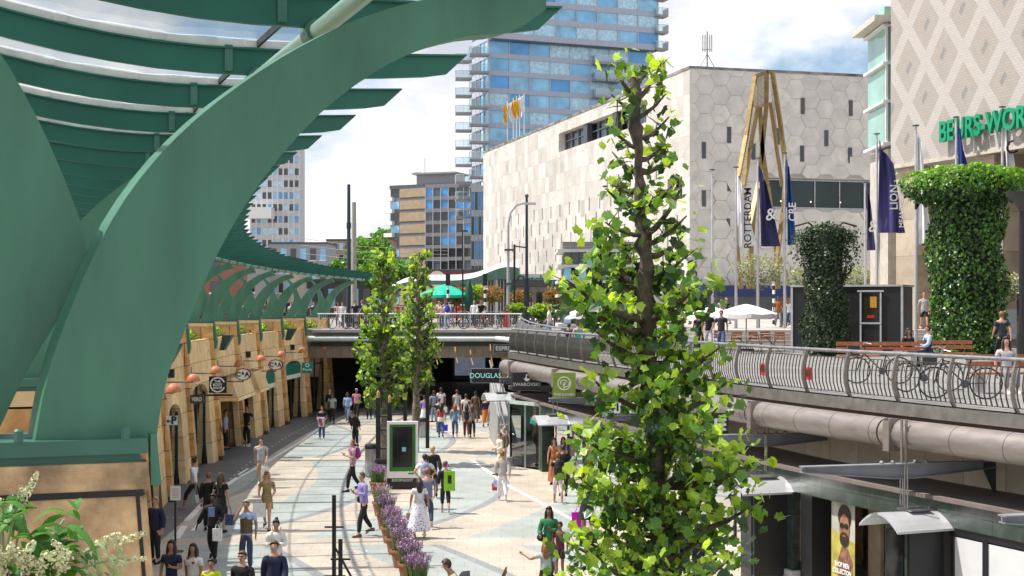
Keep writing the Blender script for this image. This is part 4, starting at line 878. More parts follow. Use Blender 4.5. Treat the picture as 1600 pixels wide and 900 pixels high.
# side face with balconies: left of corner
sl = Vector((-.35, .94, 0)).normalized(); B0 = A0; sn = Vector((-sl.y, sl.x, 0))
facade(tw, B0, sl, sn, 8, zsp-nz_lo*fh, nz_lo, fh, 4, BL, TBAND, TM, .66, [100], seed=4)
BG = glassmat('balcony_glass', (.62, .78, .8), .18)
def balcony(c, ax, nn, w, dep, z, k=1):
    th = MB(); fbox(th, c, ax, -w/2, w/2, z, z+.35, 0, dep, nn); s_ = th.build('balcony', mat('balcony_slab', (.30, .30, .32), .6), tw)
    g = MB(); a, e = c+ax*(-w/2)+nn*dep, c+ax*(w/2)+nn*dep
    for p0, p1 in ((a, e), (a, a-nn*dep), (e, e-nn*dep)): g.add([p0+Z*(z+.35), p1+Z*(z+.35), p1+Z*(z+1.45), p0+Z*(z+1.45)], [(0, 1, 2, 3)])
    g.build('balcony_glass', BG, s_); g = MB(); g.tube([a-nn*dep+Z*(z+1.47), a+Z*(z+1.47), e+Z*(z+1.47), e-nn*dep+Z*(z+1.47)], .045, 5)
    for q in (a, e, (a+e)/2): g.beam(q+Z*(z+.3), q+Z*(z+1.45), .05, .05)
    g.build('balcony_rail', mat('balcony_rail', (.6, .65, .66), .4), s_)
for j in range(15):
    z = zsp-(j+1)*fh+.0
    if z < 20: break
    balcony(A0+Vector((-1.6, -.3, 0)), Vector((1, .1, 0)).normalized(), Vector((.1, -1, 0)).normalized(), 3.1, 1.9, z); balcony(A0+Vector((-4.2, 2.5, 0)), Vector((1, .1, 0)).normalized(), Vector((.1, -1, 0)).normalized(), 2.6, 1.9, z-.6)
for j in range(6):
    z = zsp-(j+1)*fh-0; 
    if j < 4: balcony(A0+ax*(Wt*.72), ax, an, 4.8, 1.8, z)
for j in range(5): z = zsp+.2+j*fh; balcony(A0+ax*(Wt+1.8), ax, an, 2.2, 2.0, z)
# lower glass block joined to the tower
lb = thing('glass_office', 'lower glazed office block at the foot of the blue tower', 'office block', (-5, 226, ZS)); o = P(736, 0, 222); o.z = 0; e = P(775, 0, 222); e.z = 0
axx = (e-o).normalized(); nnn = Vector((axx.y, -axx.x, 0)); zt_ = zat(300, 222); facade(lb, o, axx, nnn, (e-o).length, ZS, 5, (zt_-ZS)/5, 7, [WGD, WGL, mat('office_glass', (.06, .12, .17), .08, 0, .3, .5)], mat('office_band', (.45, .46, .48), .5), mat('office_mullion', (.3, .36, .4), .4), .74, seed=8); b = MB(); fbox(b, o, axx, 0, (e-o).length, ZS, zt_, -12, -.35, nnn); b.build('core', DGREY, lb)
# --- beige apartment block
bb = thing('beige_apartment_block', 'beige brick panelled apartment block with dark glazed stair front', 'apartment block', P(670, 0, 322)*Vector((1, 1, 0)) if False else Vector((-19, 325, ZS)))
o = P(610, 0, 326); o.z = 0; e = P(665, 0, 320); e.z = 0; axx = (e-o).normalized(); nnn = Vector((axx.y, -axx.x, 0)); H0 = zat(293, 320); fh2 = 18.9*320/F; nzz = int((H0-ZS)/fh2)
b = MB(); fbox(b, o, axx, 0, (e-o).length, ZS, H0, -14, 0, nnn); b.build('block_body', mat('dark_grey_brick', (.16, .16, .18), .7), bb)
wpart = (e-o).length
for j in range(nzz):
    z = H0-(j+1)*fh2; b = MB(); fbox(b, o, axx, wpart*.27, wpart, z+.75, z+fh2, 0, .12, nnn); b.build('brick_panel', mat('beige_brick', (.38, .29, .19), .8, 0, .12, 1), bb)
    b = MB(); fbox(b, o, axx, .2, wpart*.25, z+.9, z+fh2-.1, 0, .05, nnn); b.build('window', WGM if j % 2 else WGD, bb); b = MB(); fbox(b, o, axx, -1.2, wpart*.12, z, z+.9, 0, 1.0, nnn); b.build('balcony', WHITE, bb)
o2 = e; e2 = P(737, 0, 316); e2.z = 0; axx = (e2-o2).normalized(); nnn = Vector((axx.y, -axx.x, 0)); w2 = (e2-o2).length; H1 = zat(293, 318)
b = MB(); fbox(b, o2, axx, 0, w2, ZS, H1, -14, -.35, nnn); b.build('glazed_core', DGREY, bb)
facade(bb, o2, axx, nnn, w2, H1-nzz*fh2, nzz, fh2, 6, [WGD, WGD, WGL, mat('slate_pane', (.10, .12, .15), .3)], mat('grey_band', (.23, .23, .25), .7), mat('pale_stair_mullion', (.55, .57, .58), .5), .7, seed=5, lim=60)  # the last dark pane tone is one of those picked at random
b = MB(); fbox(b, o, (e2-o).normalized(), 0, (e2-o).length, H0, H0+.9, -12, .5, nnn); b.build('roof_slab', mat('slate_roof', (.09, .1, .13), .6), bb)
o3 = P(645, 0, 322); o3.z = 0; b = MB(); fbox(b, o3, axx, 0, 9.5, H0+.9, H0+3.2, -8, -2, nnn); fbox(b, o3, axx, -.8, 10, H0+3.2, H0+3.6, -9, -1, nnn); b.build('roof_house', mat('roof_house', (.32, .32, .33), .6), bb)
q = P(664, 275, 326); MB().tube([q, q+Z*4.2], .08, 5).build('roof_antenna', DGREY, bb); q = P(652, 284, 326); MB().tube([q, q+Z*2.2], .06, 5).tube([q+Vector((-.9, 0, 2.2)), q+Vector((.9, 0, 2.2))], .05, 5).build('roof_antenna', DGREY, bb)
# --- white apartment tower at left
wt = thing('white_apartment_tower', 'white apartment tower with rows of windows behind the canopy', 'apartment tower', (-55, 335, ZS))
o = P(392, 0, 331); o.z = 0; e = P(468, 0, 331); e.z = 0; axx = (e-o).normalized(); nnn = Vector((axx.y, -axx.x, 0)); w3 = (e-o).length; H2 = zat(226, 331); fh3 = 18.6*331/F; nz3 = int((H2-ZS)/fh3)
facade(wt, o, axx, nnn, w3, H2-nz3*fh3, nz3, fh3, 9, [WGL, WGM, CURT, WGD], mat('tower_white_band', (.52, .52, .53), .6), mat('tower_white_mullion', (.6, .6, .6), .6), .56, seed=6, mullw=.35)
b = MB(); fbox(b, o, axx, 0, w3, ZS, H2+.8, -3, -.35, nnn); fbox(b, o, axx, w3, w3+.8, ZS, H2+.8, -3, .1, nnn); b.build('core', mat('tower_side_white', (.5, .5, .52), .7), wt)
b = MB(); fbox(b, o, axx, -.5, 5.6, zat(340, 325), zat(323, 325), .1, 5, nnn); b.build('white_box', WHITE, wt)
# --- low grey building, pale brick houses, red brick block
def block(name, lab, px0, px1, pyt, D, m, nx, nz, gm=(WGD,), H=None, catg='building', dep=12, gh=.5, band=None, slope=0):
    o = P(px0, 0, D); o.z = 0; e = P(px1, 0, D-slope); e.z = 0; ax_ = (e-o).normalized(); n_ = Vector((ax_.y, -ax_.x, 0)); w = (e-o).length; zt_ = zat(pyt, D)
    t_ = thing(name, lab, catg, Vector(((o.x+e.x)/2, D+dep/2, ZS))); b = MB(); fbox(b, o, ax_, 0, w, ZS, zt_, -dep, 0, n_); b.build('wall', m, t_)
    fh_ = (zt_-ZS)/nz
    for j in range(nz):
        for i in range(nx):
            s = w*(i+.5)/nx; ww = w/nx*.3; b = MB(); fbox(b, o, ax_, s-ww, s+ww, ZS+fh_*(j+.3), ZS+fh_*(j+.3+gh), -.1, .03, n_); wi = b.build('window', gm[(i*3+j) % len(gm)], t_)
            b = MB(); fbox(b, o, ax_, s-ww-.08, s+ww+.08, ZS+fh_*(j+.3)-.15, ZS+fh_*(j+.3), 0, .12, n_); b.build('sill', WHITE, wi)
    b = MB(); fbox(b, o, ax_, -.1, w+.1, zt_, zt_+.3, -dep-.1, .2, n_); b.build('roof', DGREY, t_)
    return t_
REDB = mat('red_brick', (.26, .11, .075), .85, 0, .12, 1.5)
block('grey_building', 'low grey clad building at the foot of the white tower', 420, 512, 381, 250, mat('grey_cladding', (.30, .31, .33), .6, 0, .08), 6, 3, (WGD, WGM))
block('brick_apartments', 'pale pinkish apartment houses beyond the street trees', 510, 556, 376, 270, mat('pink_brick', (.42, .32, .28), .85, 0, .12), 5, 6, (WGD, CURT))
block('brick_apartments', 'reddish flats with white balconies left of the beige apartment block', 556, 612, 374, 300, mat('dull_red_brick', (.34, .22, .18), .85), 6, 5, (WGM, WGD))
block('red_brick_building', 'red brick wall building behind the canopy arches', 200, 348, 398, 130, REDB, 6, 3, (WGD,))
block('concrete_building', 'grey concrete building behind the middle canopy arches', 350, 400, 400, 150, mat('grey_concrete', (.33, .33, .34), .7), 4, 3, (WGD,))
block('cream_building', 'cream fronted building behind the last canopy arches', 402, 455, 405, 160, mat('cream_render', (.5, .45, .38), .8), 5, 3, (WGD, WGM))
block('dark_shopfront', 'dark shop row behind the last canopy arches', 455, 600, 440, 175, mat('dark_shops', (.06, .06, .065), .6), 8, 1, (WGD, WGM))
rb = block('burger_restaurant', 'low red brick restaurant with round orange sign behind the wavy roof', 660, 770, 425, 165, REDB, 6, 1, (WGD,))
q = P(683, 436, 164); b = MB(); b.tube([q, q-Vector((0, .4, 0))], .95, 24); sg = b.build('round_sign', mat('cream_sign', (.7, .62, .45), .5), rb)
for zz, hh, mm in ((.32, .36, (.8, .3, .02)), (-.34, .3, (.8, .3, .02)), (-.0, .24, (.6, .05, .02))): MB().box(q+Vector((0, -.43, zz)), (1.15 if zz else 1.5, .05, hh)).build('bun_stripe', mat('sign_%d' % int(zz*100+50), mm, .5), sg)
# --- exchange building with diamond facade
def diamond_mat():
    m = bpy.data.materials.new('diamond_tiles'); m.use_nodes = True; t = m.node_tree; b = t.nodes['Principled BSDF']; l = t.links.new
    tc = N(t, 'ShaderNodeTexCoord'); sp = N(t, 'ShaderNodeSeparateXYZ'); l(tc.outputs['Object'], sp.inputs[0])
    dt = N(t, 'ShaderNodeVectorMath', operation='DOT_PRODUCT'); dt.inputs[1].default_value = (-.317, .949, 0); l(tc.outputs['Object'], dt.inputs[0])
    def ma(op, a, c=None):
        n = N(t, 'ShaderNodeMath', operation=op)
        for i, q in enumerate((a, c)):
            if q is None: continue
            if isinstance(q, (int, float)): n.inputs[i].default_value = q
            else: l(q, n.inputs[i])
        return n.outputs[0]
    u = ma('DIVIDE', dt.outputs['Value'], 3.1); v = ma('DIVIDE', sp.outputs[2], 3.9)
    a = ma('ABSOLUTE', ma('SUBTRACT', ma('FRACT', ma('ADD', u, v)), .5)); c = ma('ABSOLUTE', ma('SUBTRACT', ma('FRACT', ma('SUBTRACT', u, v)), .5))
    st1 = ma('LESS_THAN', a, .13); st2 = ma('LESS_THAN', c, .13); st = ma('MAXIMUM', st1, st2); sm_ = ma('MULTIPLY', ma('GREATER_THAN', a, .38), ma('GREATER_THAN', c, .38))
    half = ma('LESS_THAN', ma('FRACT', ma('MULTIPLY', ma('FLOOR', ma('ADD', u, v)), .5)), .3); dk = ma('MULTIPLY', sm_, half)
    m1 = N(t, 'ShaderNodeMix', data_type='RGBA'); m1.inputs[6].default_value = (.38, .335, .30, 1); m1.inputs[7].default_value = (.47, .43, .40, 1); l(st, m1.inputs[0])
    m2 = N(t, 'ShaderNodeMix', data_type='RGBA'); l(dk, m2.inputs[0]); l(m1.outputs[2], m2.inputs[6]); m2.inputs[7].default_value = (.26, .255, .245, 1)
    cb = N(t, 'ShaderNodeCombineXYZ'); l(dt.outputs['Value'], cb.inputs[0]); l(sp.outputs[2], cb.inputs[1])
    br = N(t, 'ShaderNodeTexBrick'); br.inputs['Scale'].default_value = 1; br.inputs['Brick Width'].default_value = .28; br.inputs['Row Height'].default_value = .14; br.inputs['Mortar Size'].default_value = .012; br.inputs['Color1'].default_value = (1, 1, 1, 1); br.inputs['Color2'].default_value = (.92, .92, .92, 1); br.inputs['Mortar'].default_value = (.78, .78, .78, 1); l(cb.outputs[0], br.inputs['Vector'])
    m3 = N(t, 'ShaderNodeVectorMath', operation='MULTIPLY'); l(m2.outputs[2], m3.inputs[0]); l(br.outputs[0], m3.inputs[1]); l(m3.outputs[0], b.inputs['Base Color']); b.inputs['Roughness'].default_value = .7; return m
Fp = Vector((592/F*75, 75, 0)); Nd = Vector((.317, -.949, 0)); xn = Vector((-.949, -.317, 0))     # along towards camera, outward left
XB = stone_mat('exchange_column', (.36, .28, .2), (.45, .37, .28), (.52, .44, .35), 3, 1.9, .014, .6, .8, bump=.1, off=0)
zq = zat(258, 75); ex_ = thing('exchange_building', 'office building with beige diamond patterned tile facade over tall columns', 'office building', Fp+Z*ZP)
b = MB(); fbox(b, Fp, Nd, 0, 26, zq, 32, -30, 0, xn); b.build('tiled_facade', diamond_mat(), ex_)
b = MB(); fbox(b, Fp, Nd, -.02, 26, zq-.22, zq, -6, .05, xn); b.build('facade_edge', mat('cream_edge', (.5, .45, .38), .7), ex_)
b = MB(); fbox(b, Fp, Nd, 0.5, 26, ZP, zq-.24, -8, -7.6, xn); b.build('recessed_wall', mat('recess_wall', (.20, .16, .13), .7, 0, .3, .5), ex_)
b = MB(); fbox(b, Fp, Nd, 0.2, 26, ZP+4.6, ZP+5.4, -7.5, -2.2, xn); b.build('mezzanine', mat('mezz', (.42, .36, .3), .7), ex_)
for s, w in ((.0, 1.9), (6.7, 1.5), (12.6, 1.5), (18.5, 1.5)): b = MB(); fbox(b, Fp, Nd, s+.1, s+w, ZP, zq-.23, -2.2, -.25, xn); b.build('column', XB, ex_)
for s in (2.6, 4.0, 5.4, 8.6, 10): b = MB(); fbox(b, Fp, Nd, s, s+1.2, ZP+.1, ZP+4.4, -7.5, -7.4, xn); b.build('window', WGD, ex_)
gp = Fp+xn*.3-Nd*.05
b = MB(); fbox(b, Fp, Nd, -.2-1.4, -.05, ZP+4, 28, -9, -.3, xn)
a = P(1374, 0, 77.5); a.z = 0
b = MB(); b.box(Vector((a.x+1.6, 78.0, (zat(230, 77)+zat(40, 77))/2)), (3.2, 4, zat(40, 77)-zat(230, 77))); b.build('glass_bay', mat('bay_glass', (.22, .42, .36), .08, 0, .2, .4), ex_)
b = MB(); 
for z in (zat(228, 77), zat(163, 77), zat(104, 77), zat(46, 77)): b.box((a.x+1.5, 77.9, z), (3.5, 4.3, .14))
b.box((a.x-.02, 75.9, (zat(230, 77)+zat(40, 77))/2), (.12, .12, zat(40, 77)-zat(230, 77))); b.box((a.x+.25, 75.95, (zat(230, 77)+zat(40, 77))/2), (.06, .1, zat(40, 77)-zat(230, 77))); b.build('bay_frame', WHITE, ex_)
b = MB(); b.box((a.x+1.3, 77.7, zat(35, 76.5)), (4.3, 5, .3)); b.build('bay_roof', mat('cream_slab', (.55, .5, .42), .7), ex_); b = MB(); b.box((a.x+1.6, 78.2, zat(22, 76.5)), (3.2, 3.5, .8)); b.build('bay_crown', mat('pale_green_glass', (.3, .5, .42), .2), ex_)
b = MB(); b.box((a.x+1.6, 78.0, (ZP+zat(235, 77))/2), (3.0, 3.8, zat(235, 77)-ZP)); b.build('bay_base', mat('cream_base', (.5, .46, .4), .7), ex_)
tm = text_mb('BEURS-WORLD', 1.42, .10, .82, .03, 'LEFT'); 
q = ray_on(Fp, Nd, 1478); q2 = q+xn*.35+Z*zat(209, q.y); lt = place(tm, q2, Nd, Z).build('lettering', mat('green_letter', (0, .27, .13), .4), ex_)
# ------------------------------------------------------------ trees and plants
LEAFP = [(0, 0), (.34, .06), (.30, .26), (.54, .44), (.32, .60), (.20, .80), (0, 1.0), (-.20, .80), (-.32, .60), (-.54, .44), (-.30, .26), (-.34, .06)]
def leaf(b, c, size, rr, mi=0, simple=False, up=.6, nb=None):
    n = Vector((rr.gauss(0, 1), rr.gauss(0, 1), rr.gauss(up, .8)))
    if nb is not None: n = n*.55+nb*1.3
    n = n.normalized(); t = n.orthogonal().normalized(); t = Matrix.Rotation(rr.uniform(0, 6.28), 3, n)@t
    if t.z > .3: t = -t
    s = n.cross(t); 
    if simple:
        q = [c-s*size*.35, c+t*size*.5-n*size*.12, c+s*size*.35+t*size*.1, c-t*size*.5-n*size*.1]; b.add(q, [(0, 1, 2, 3)], mi); return
    o = len(b.v)
    for x, y in LEAFP: b.v.append(c+s*x*size+t*(y-.4)*size+n*(-.22*abs(x)*size-.25*size*max(0, y-.5)))
    b.f.append([o+k for k in (0, 1, 2, 3, 4, 5, 6)]); b.f.append([o+k for k in (0, 6, 7, 8, 9, 10, 11)]); b.m += [mi, mi]
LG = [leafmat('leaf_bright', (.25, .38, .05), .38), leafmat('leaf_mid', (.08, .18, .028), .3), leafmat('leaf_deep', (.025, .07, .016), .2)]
BARK = mat('plane_bark', (.17, .14, .10), .85, 0, .5, 9, .6, 30); BARKD = mat('dark_bark', (.055, .042, .032), .9, 0, .5, 10, .6, 30)
def spine_tree(name, lab, trunk, rad, branches, D, lsz, dens, spread, seed, bark, rings=1.0, extra=()):
    """trunk: list of (px,py) top to bottom at distance D; branches: (px,py_end,py_start)"""
    rr = random.Random(seed); T = [P(px, py, D) for px, py in trunk]; T[-1].z = 0
    t_ = thing(name, lab, 'tree', T[-1])
    fine = []; 
    for i in range(len(T)-1):
        for k in range(6): fine.append(T[i].lerp(T[i+1], k/6)+Vector((rr.gauss(0, .012), rr.gauss(0, .012), 0))*rings)
    fine.append(T[-1]); n = len(fine); rs = [rad[0]+(rad[1]-rad[0])*i/(n-1)+rr.uniform(-.014, .02)*rings for i in range(n)]
    MB().tube(fine, rs, 12).build('trunk', bark, t_, smooth=60)
    lv = MB(); tw = []
    def at_(py): 
        z = zat(py, D); q = min(fine, key=lambda p: abs(p.z-z)); return q.copy()
    for bi, (px, py, ps) in enumerate(branches):
        a = at_(ps); dy = rr.uniform(-1, 1)*spread; e = P(px, py, D+dy*.9); e = Vector((e.x, D+dy, zat(py, D+dy))); ln = (e-a).length
        m = (a+e)/2+Vector((0, 0, -.10*ln)); pts = [a, a.lerp(m, .6)+Vector((0, 0, -.01)), m.lerp(e, .4), e+Vector((0, 0, .02))]
        r0 = min(.06, .02+.03*ln)*(1.0 if lsz < .2 else 1.4)
        b = MB().tube(pts, [r0, r0*.8, r0*.5, .008], 7)
        if lsz < .2:
            for q in range(3):
                f = rr.uniform(.35, .95); c = m.lerp(e, (f-.5)*2) if f > .5 else a.lerp(m, f*2); v = Vector((rr.gauss(0, 1), rr.gauss(0, 1), rr.gauss(.5, .7))).normalized()*rr.uniform(.12, .3); b.tube([c, c+v*.6+Z*.01, c+v], [.009, .006, .003], 5)
        nl = int(dens*(.35+ln)*(.42 if (D < 20 and ps < 430) else 1.1 if D < 20 else 1)); 
        for k in range(nl):
            f = rr.uniform(.18, 1.08)**.8; c = a.lerp(m, min(1, f*2)) if f < .5 else m.lerp(e, (f-.5)*2)
            R_ = (.16+.15*ln)*rr.uniform(.2, 1.0); v = Vector((rr.gauss(0, 1), rr.gauss(0, 1), rr.gauss(.1, .8))); v.normalize(); c = c+v*R_
            w = (v.z*.5+.5+(c.z-a.z)*.2)*rr.uniform(.6, 1.3); mi = 0 if w > .62 else (1 if w > .3 else 2)  # tone follows height: light on the upper leaves is put into their colour
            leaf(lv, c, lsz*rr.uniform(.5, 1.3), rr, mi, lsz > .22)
        b.build('branch', bark, t_, smooth=60)
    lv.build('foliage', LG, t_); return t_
br = [(962, 108, 150), (1034, 100, 150), (975, 98, 130), (1020, 100, 125), (1040, 150, 190), (955, 150, 175), (1046, 185, 215), (955, 200, 225), (1040, 225, 250), (957, 240, 262), (1050, 245, 275), (950, 285, 305), (948, 300, 320), (1052, 290, 340), (1062, 300, 372), (1072, 340, 380), (940, 365, 385), (945, 350, 372), (1068, 372, 400), (1020, 310, 340), (985, 320, 350), (980, 400, 420), (1035, 420, 440),
      (935, 370, 450), (935, 400, 460), (1075, 400, 440), (955, 420, 450), (890, 450, 500), (885, 440, 490), (905, 475, 510), (930, 465, 505), (1095, 440, 490), (1110, 455, 500), (1060, 460, 500), (950, 500, 530), (1068, 500, 540), (1125, 545, 600), (930, 520, 550),
      (930, 600, 640), (1100, 560, 610), (1135, 600, 650), (1080, 590, 640), (1120, 640, 690), (898, 680, 720), (920, 690, 740), (940, 670, 710), (1090, 670, 720), (1150, 700, 750), (1180, 725, 770), (1150, 735, 790), (1110, 740, 790), (960, 730, 760), (930, 760, 800),
      (900, 745, 800), (912, 755, 800), (1180, 790, 840), (1130, 810, 860), (1090, 780, 830), (960, 800, 850), (990, 770, 820), (940, 820, 870), (885, 850, 890), (905, 840, 880), (930, 870, 910), (980, 870, 920), (1020, 880, 930), (1060, 850, 910), (1110, 880, 930), (1150, 870, 920), (890, 900, 950), (950, 930, 980), (1100, 940, 1000)]+[(1030, 600, 640), (1000, 630, 660), (1040, 680, 715), (985, 700, 735), (1035, 730, 760), (1010, 760, 800), (1050, 790, 830), (995, 830, 870), (1040, 850, 890), (1015, 640, 670), (1070, 660, 700), (990, 560, 590), (1060, 540, 580), (1010, 500, 530), (1020, 890, 930), (970, 690, 730), (1080, 720, 760)]
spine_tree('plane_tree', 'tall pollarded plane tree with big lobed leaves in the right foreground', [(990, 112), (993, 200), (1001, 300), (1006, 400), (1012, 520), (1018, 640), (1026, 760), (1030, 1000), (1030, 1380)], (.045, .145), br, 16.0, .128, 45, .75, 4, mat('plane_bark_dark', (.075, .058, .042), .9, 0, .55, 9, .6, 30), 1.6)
def gen_br(x0, rows, rr):
    r = []
    for py, w, k in rows:
        for i in range(k): s = 1 if i % 2 else -1; r.append((x0+s*w*rr.uniform(.5, 1.05), py+rr.uniform(-8, 6), py+rr.uniform(12, 26)))
    return r
rr = random.Random(11)
spine_tree('plane_tree', 'slim young plane tree standing left of the digital display', [(600, 392), (600, 440), (598, 520), (600, 600), (602, 640), (598, 744)], (.05, .17), gen_br(600, [(398, 13, 5), (415, 16, 5), (432, 19, 5), (450, 16, 4), (470, 22, 4), (492, 28, 5), (508, 30, 7), (524, 34, 8), (540, 38, 8), (555, 38, 8), (572, 36, 8), (590, 34, 7), (606, 28, 6), (626, 30, 7)], rr), 58, .28, 15, .9, 5, BARK)
spine_tree('plane_tree', 'slim young plane tree with pale trunk right behind the digital display', [(655, 394), (654, 440), (653, 520), (651, 600), (650, 640), (648, 716)], (.05, .18), gen_br(655, [(400, 11, 5), (416, 14, 5), (434, 14, 4), (455, 18, 5), (472, 20, 6), (490, 24, 6), (506, 26, 6), (522, 28, 7), (540, 30, 7), (556, 28, 7), (574, 26, 6), (590, 20, 5)], rr), 63, .28, 15, .9, 6, BARK)
def shell(name, lab, cat_, base, fn, n, lsz, mats, stem=None, group=None, seed=1, simple=True, up=.4):
    """fn(rr) -> point, weight 0..1 of light"""
    rr = random.Random(seed); t_ = thing(name, lab, cat_, base, 0, group); lv = MB()
    for i in range(n):
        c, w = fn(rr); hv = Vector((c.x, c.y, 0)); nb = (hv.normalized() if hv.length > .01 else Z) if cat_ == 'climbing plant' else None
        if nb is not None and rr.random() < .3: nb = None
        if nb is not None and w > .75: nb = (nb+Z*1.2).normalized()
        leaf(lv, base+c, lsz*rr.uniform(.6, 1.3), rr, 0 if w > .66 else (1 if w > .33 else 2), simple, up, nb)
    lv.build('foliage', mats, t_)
    if stem: stem(t_)
    return t_
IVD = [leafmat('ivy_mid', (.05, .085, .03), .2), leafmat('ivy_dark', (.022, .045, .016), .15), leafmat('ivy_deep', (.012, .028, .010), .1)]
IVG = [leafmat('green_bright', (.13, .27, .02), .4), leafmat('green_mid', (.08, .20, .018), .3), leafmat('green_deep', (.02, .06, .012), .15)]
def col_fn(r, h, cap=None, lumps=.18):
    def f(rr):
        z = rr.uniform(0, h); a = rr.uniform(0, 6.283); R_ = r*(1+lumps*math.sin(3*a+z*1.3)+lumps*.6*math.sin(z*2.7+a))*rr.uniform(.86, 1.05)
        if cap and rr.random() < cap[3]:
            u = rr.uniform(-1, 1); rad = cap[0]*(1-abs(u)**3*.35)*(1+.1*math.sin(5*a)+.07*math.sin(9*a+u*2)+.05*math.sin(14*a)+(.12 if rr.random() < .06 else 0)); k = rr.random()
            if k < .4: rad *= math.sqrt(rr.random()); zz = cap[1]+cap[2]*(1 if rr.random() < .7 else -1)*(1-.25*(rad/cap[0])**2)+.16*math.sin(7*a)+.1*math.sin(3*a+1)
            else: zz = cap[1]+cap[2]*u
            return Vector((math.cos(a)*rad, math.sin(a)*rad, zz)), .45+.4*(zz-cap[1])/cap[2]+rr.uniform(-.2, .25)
        return Vector((math.cos(a)*R_, math.sin(a)*R_, z)), .2+rr.uniform(-.2, .36)  # low weight puts the shade of the column into its leaf colour
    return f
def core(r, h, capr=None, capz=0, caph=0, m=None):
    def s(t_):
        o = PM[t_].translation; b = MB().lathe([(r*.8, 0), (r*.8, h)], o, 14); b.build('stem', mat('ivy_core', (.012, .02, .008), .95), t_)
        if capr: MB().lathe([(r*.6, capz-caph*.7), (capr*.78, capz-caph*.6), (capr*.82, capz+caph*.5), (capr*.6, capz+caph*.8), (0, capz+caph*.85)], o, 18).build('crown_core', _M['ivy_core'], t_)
    return s
D1 = 56; c = P(1511, 0, D1); c.z = ZD
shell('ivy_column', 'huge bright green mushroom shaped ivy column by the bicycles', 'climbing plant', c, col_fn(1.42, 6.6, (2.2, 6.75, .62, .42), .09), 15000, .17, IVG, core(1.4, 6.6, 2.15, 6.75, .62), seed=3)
c = P(1290, 0, 57); c.z = ZD
def ivy2(rr):
    if rr.random() < .22:
        u = rr.uniform(-1, 1); x = u*1.25; z = 5.15-.35*abs(u)**2-rr.random()**2*1.3*abs(u); return Vector((x+rr.gauss(0, .1), rr.gauss(0, .3), z+rr.gauss(0, .1))), rr.uniform(.2, 1)
    z = rr.uniform(0, 5.1); a = rr.uniform(0, 6.28); R_ = .86*(1+.14*math.sin(2*a+z*2)+.1*math.sin(z*4+a))*rr.uniform(.8, 1.08)*(1 if z < 3.6 else 1-.12*(z-3.6)); return Vector((math.cos(a)*R_, math.sin(a)*R_, z)), rr.uniform(0, .9)
iv = shell('ivy_column', 'slender dark ivy covered column in front of the black kiosk', 'climbing plant', c, ivy2, 9000, .13, IVD, core(.85, 4.9), seed=4)
for s in (-1, 1): MB().tube([c+Vector((0, 0, 4.8)), c+Vector((s*.7, 0, 5.35)), c+Vector((s*1.25, 0, 5.2))], .04, 6).build('steel_arm', BLACK, iv)
def blob(rx, ry, rz, zc):
    def f(rr):
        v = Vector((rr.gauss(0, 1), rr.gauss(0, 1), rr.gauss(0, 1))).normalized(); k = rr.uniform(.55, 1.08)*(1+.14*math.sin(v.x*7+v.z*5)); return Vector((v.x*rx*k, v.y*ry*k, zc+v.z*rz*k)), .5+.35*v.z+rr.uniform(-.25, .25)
    return f
def stemf(h, r=.05, m=None):
    def s(t_): o = PM[t_].translation; MB().tube([o, o+Z*h], r, 7).build('trunk', m or BARKD, t_)
    return s
OLV = [leafmat('olive_light', (.30, .33, .22), .2), leafmat('olive_mid', (.19, .22, .14), .2), leafmat('olive_dark', (.09, .11, .06), .2)]
for i, (px, D, z0, lab, sc) in enumerate(((1185, 78, ZP, 'grey green olive tree under the gilded sculpture', 1.25), (1262, 80, ZP, 'grey green olive tree left of the slender ivy column', 1.1), (1345, 82, ZP, 'grey green olive tree over the black kiosk roof', 1.1), (1405, 80, ZP, 'grey green olive tree beside the beige exchange column', 1.1), (1592, 60, ZP, 'small olive tree by the right black lamp post', .8))):
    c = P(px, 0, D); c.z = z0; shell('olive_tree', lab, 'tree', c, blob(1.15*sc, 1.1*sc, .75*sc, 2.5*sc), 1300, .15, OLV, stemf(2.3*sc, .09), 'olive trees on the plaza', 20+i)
AUT = [leafmat('russet_light', (.26, .15, .05), .3), leafmat('russet_mid', (.18, .11, .04), .3), leafmat('russet_dark', (.12, .12, .03), .2)]
for i, (px, py, D, lab, m) in enumerate(((713, 463, 100, 'round russet topiary left of the tall green closed parasol', AUT), (769, 461, 100, 'round olive coloured topiary beside the striped pole', AUT), (811, 466, 97, 'round russet topiary by the black street lamp', AUT), (866, 463, 92, 'small russet topiary left of the white pavilion', AUT))):
    c = P(px, py, D); c.z = ZS+.02; h = zat(py, D)-c.z; shell('topiary_tree', lab, 'tree', c, blob(.75, .75, .62, h), 700, .2, m, stemf(h, .05), 'round topiaries on the street', 40+i)
GRN = [leafmat('shrub_light', (.22, .34, .03), .4), leafmat('shrub_mid', (.09, .18, .02), .3), leafmat('shrub_dark', (.03, .08, .015), .2)]
for i, (px, py, D, s, lab) in enumerate(((743, 458, 104, .8, 'yellow green palm like shrub behind the closed parasol'), (845, 487, 88, .6, 'bright green shrub among the parked bicycles'), (806, 483, 90, .45, 'low green bush left of the black street lamp'))):
    c = P(px, py, D); c.z = ZS+.02; h = zat(py, D)-c.z; shell('shrub', lab, 'shrub', c, blob(s*1.2, s, s*.8, h), 500, .25, GRN, stemf(h, .05), None, 50+i)
FAR = [leafmat('far_leaf_light', (.10, .24, .03), .3), leafmat('far_leaf_mid', (.055, .15, .02), .2), leafmat('far_leaf_dark', (.025, .07, .012), .2)]
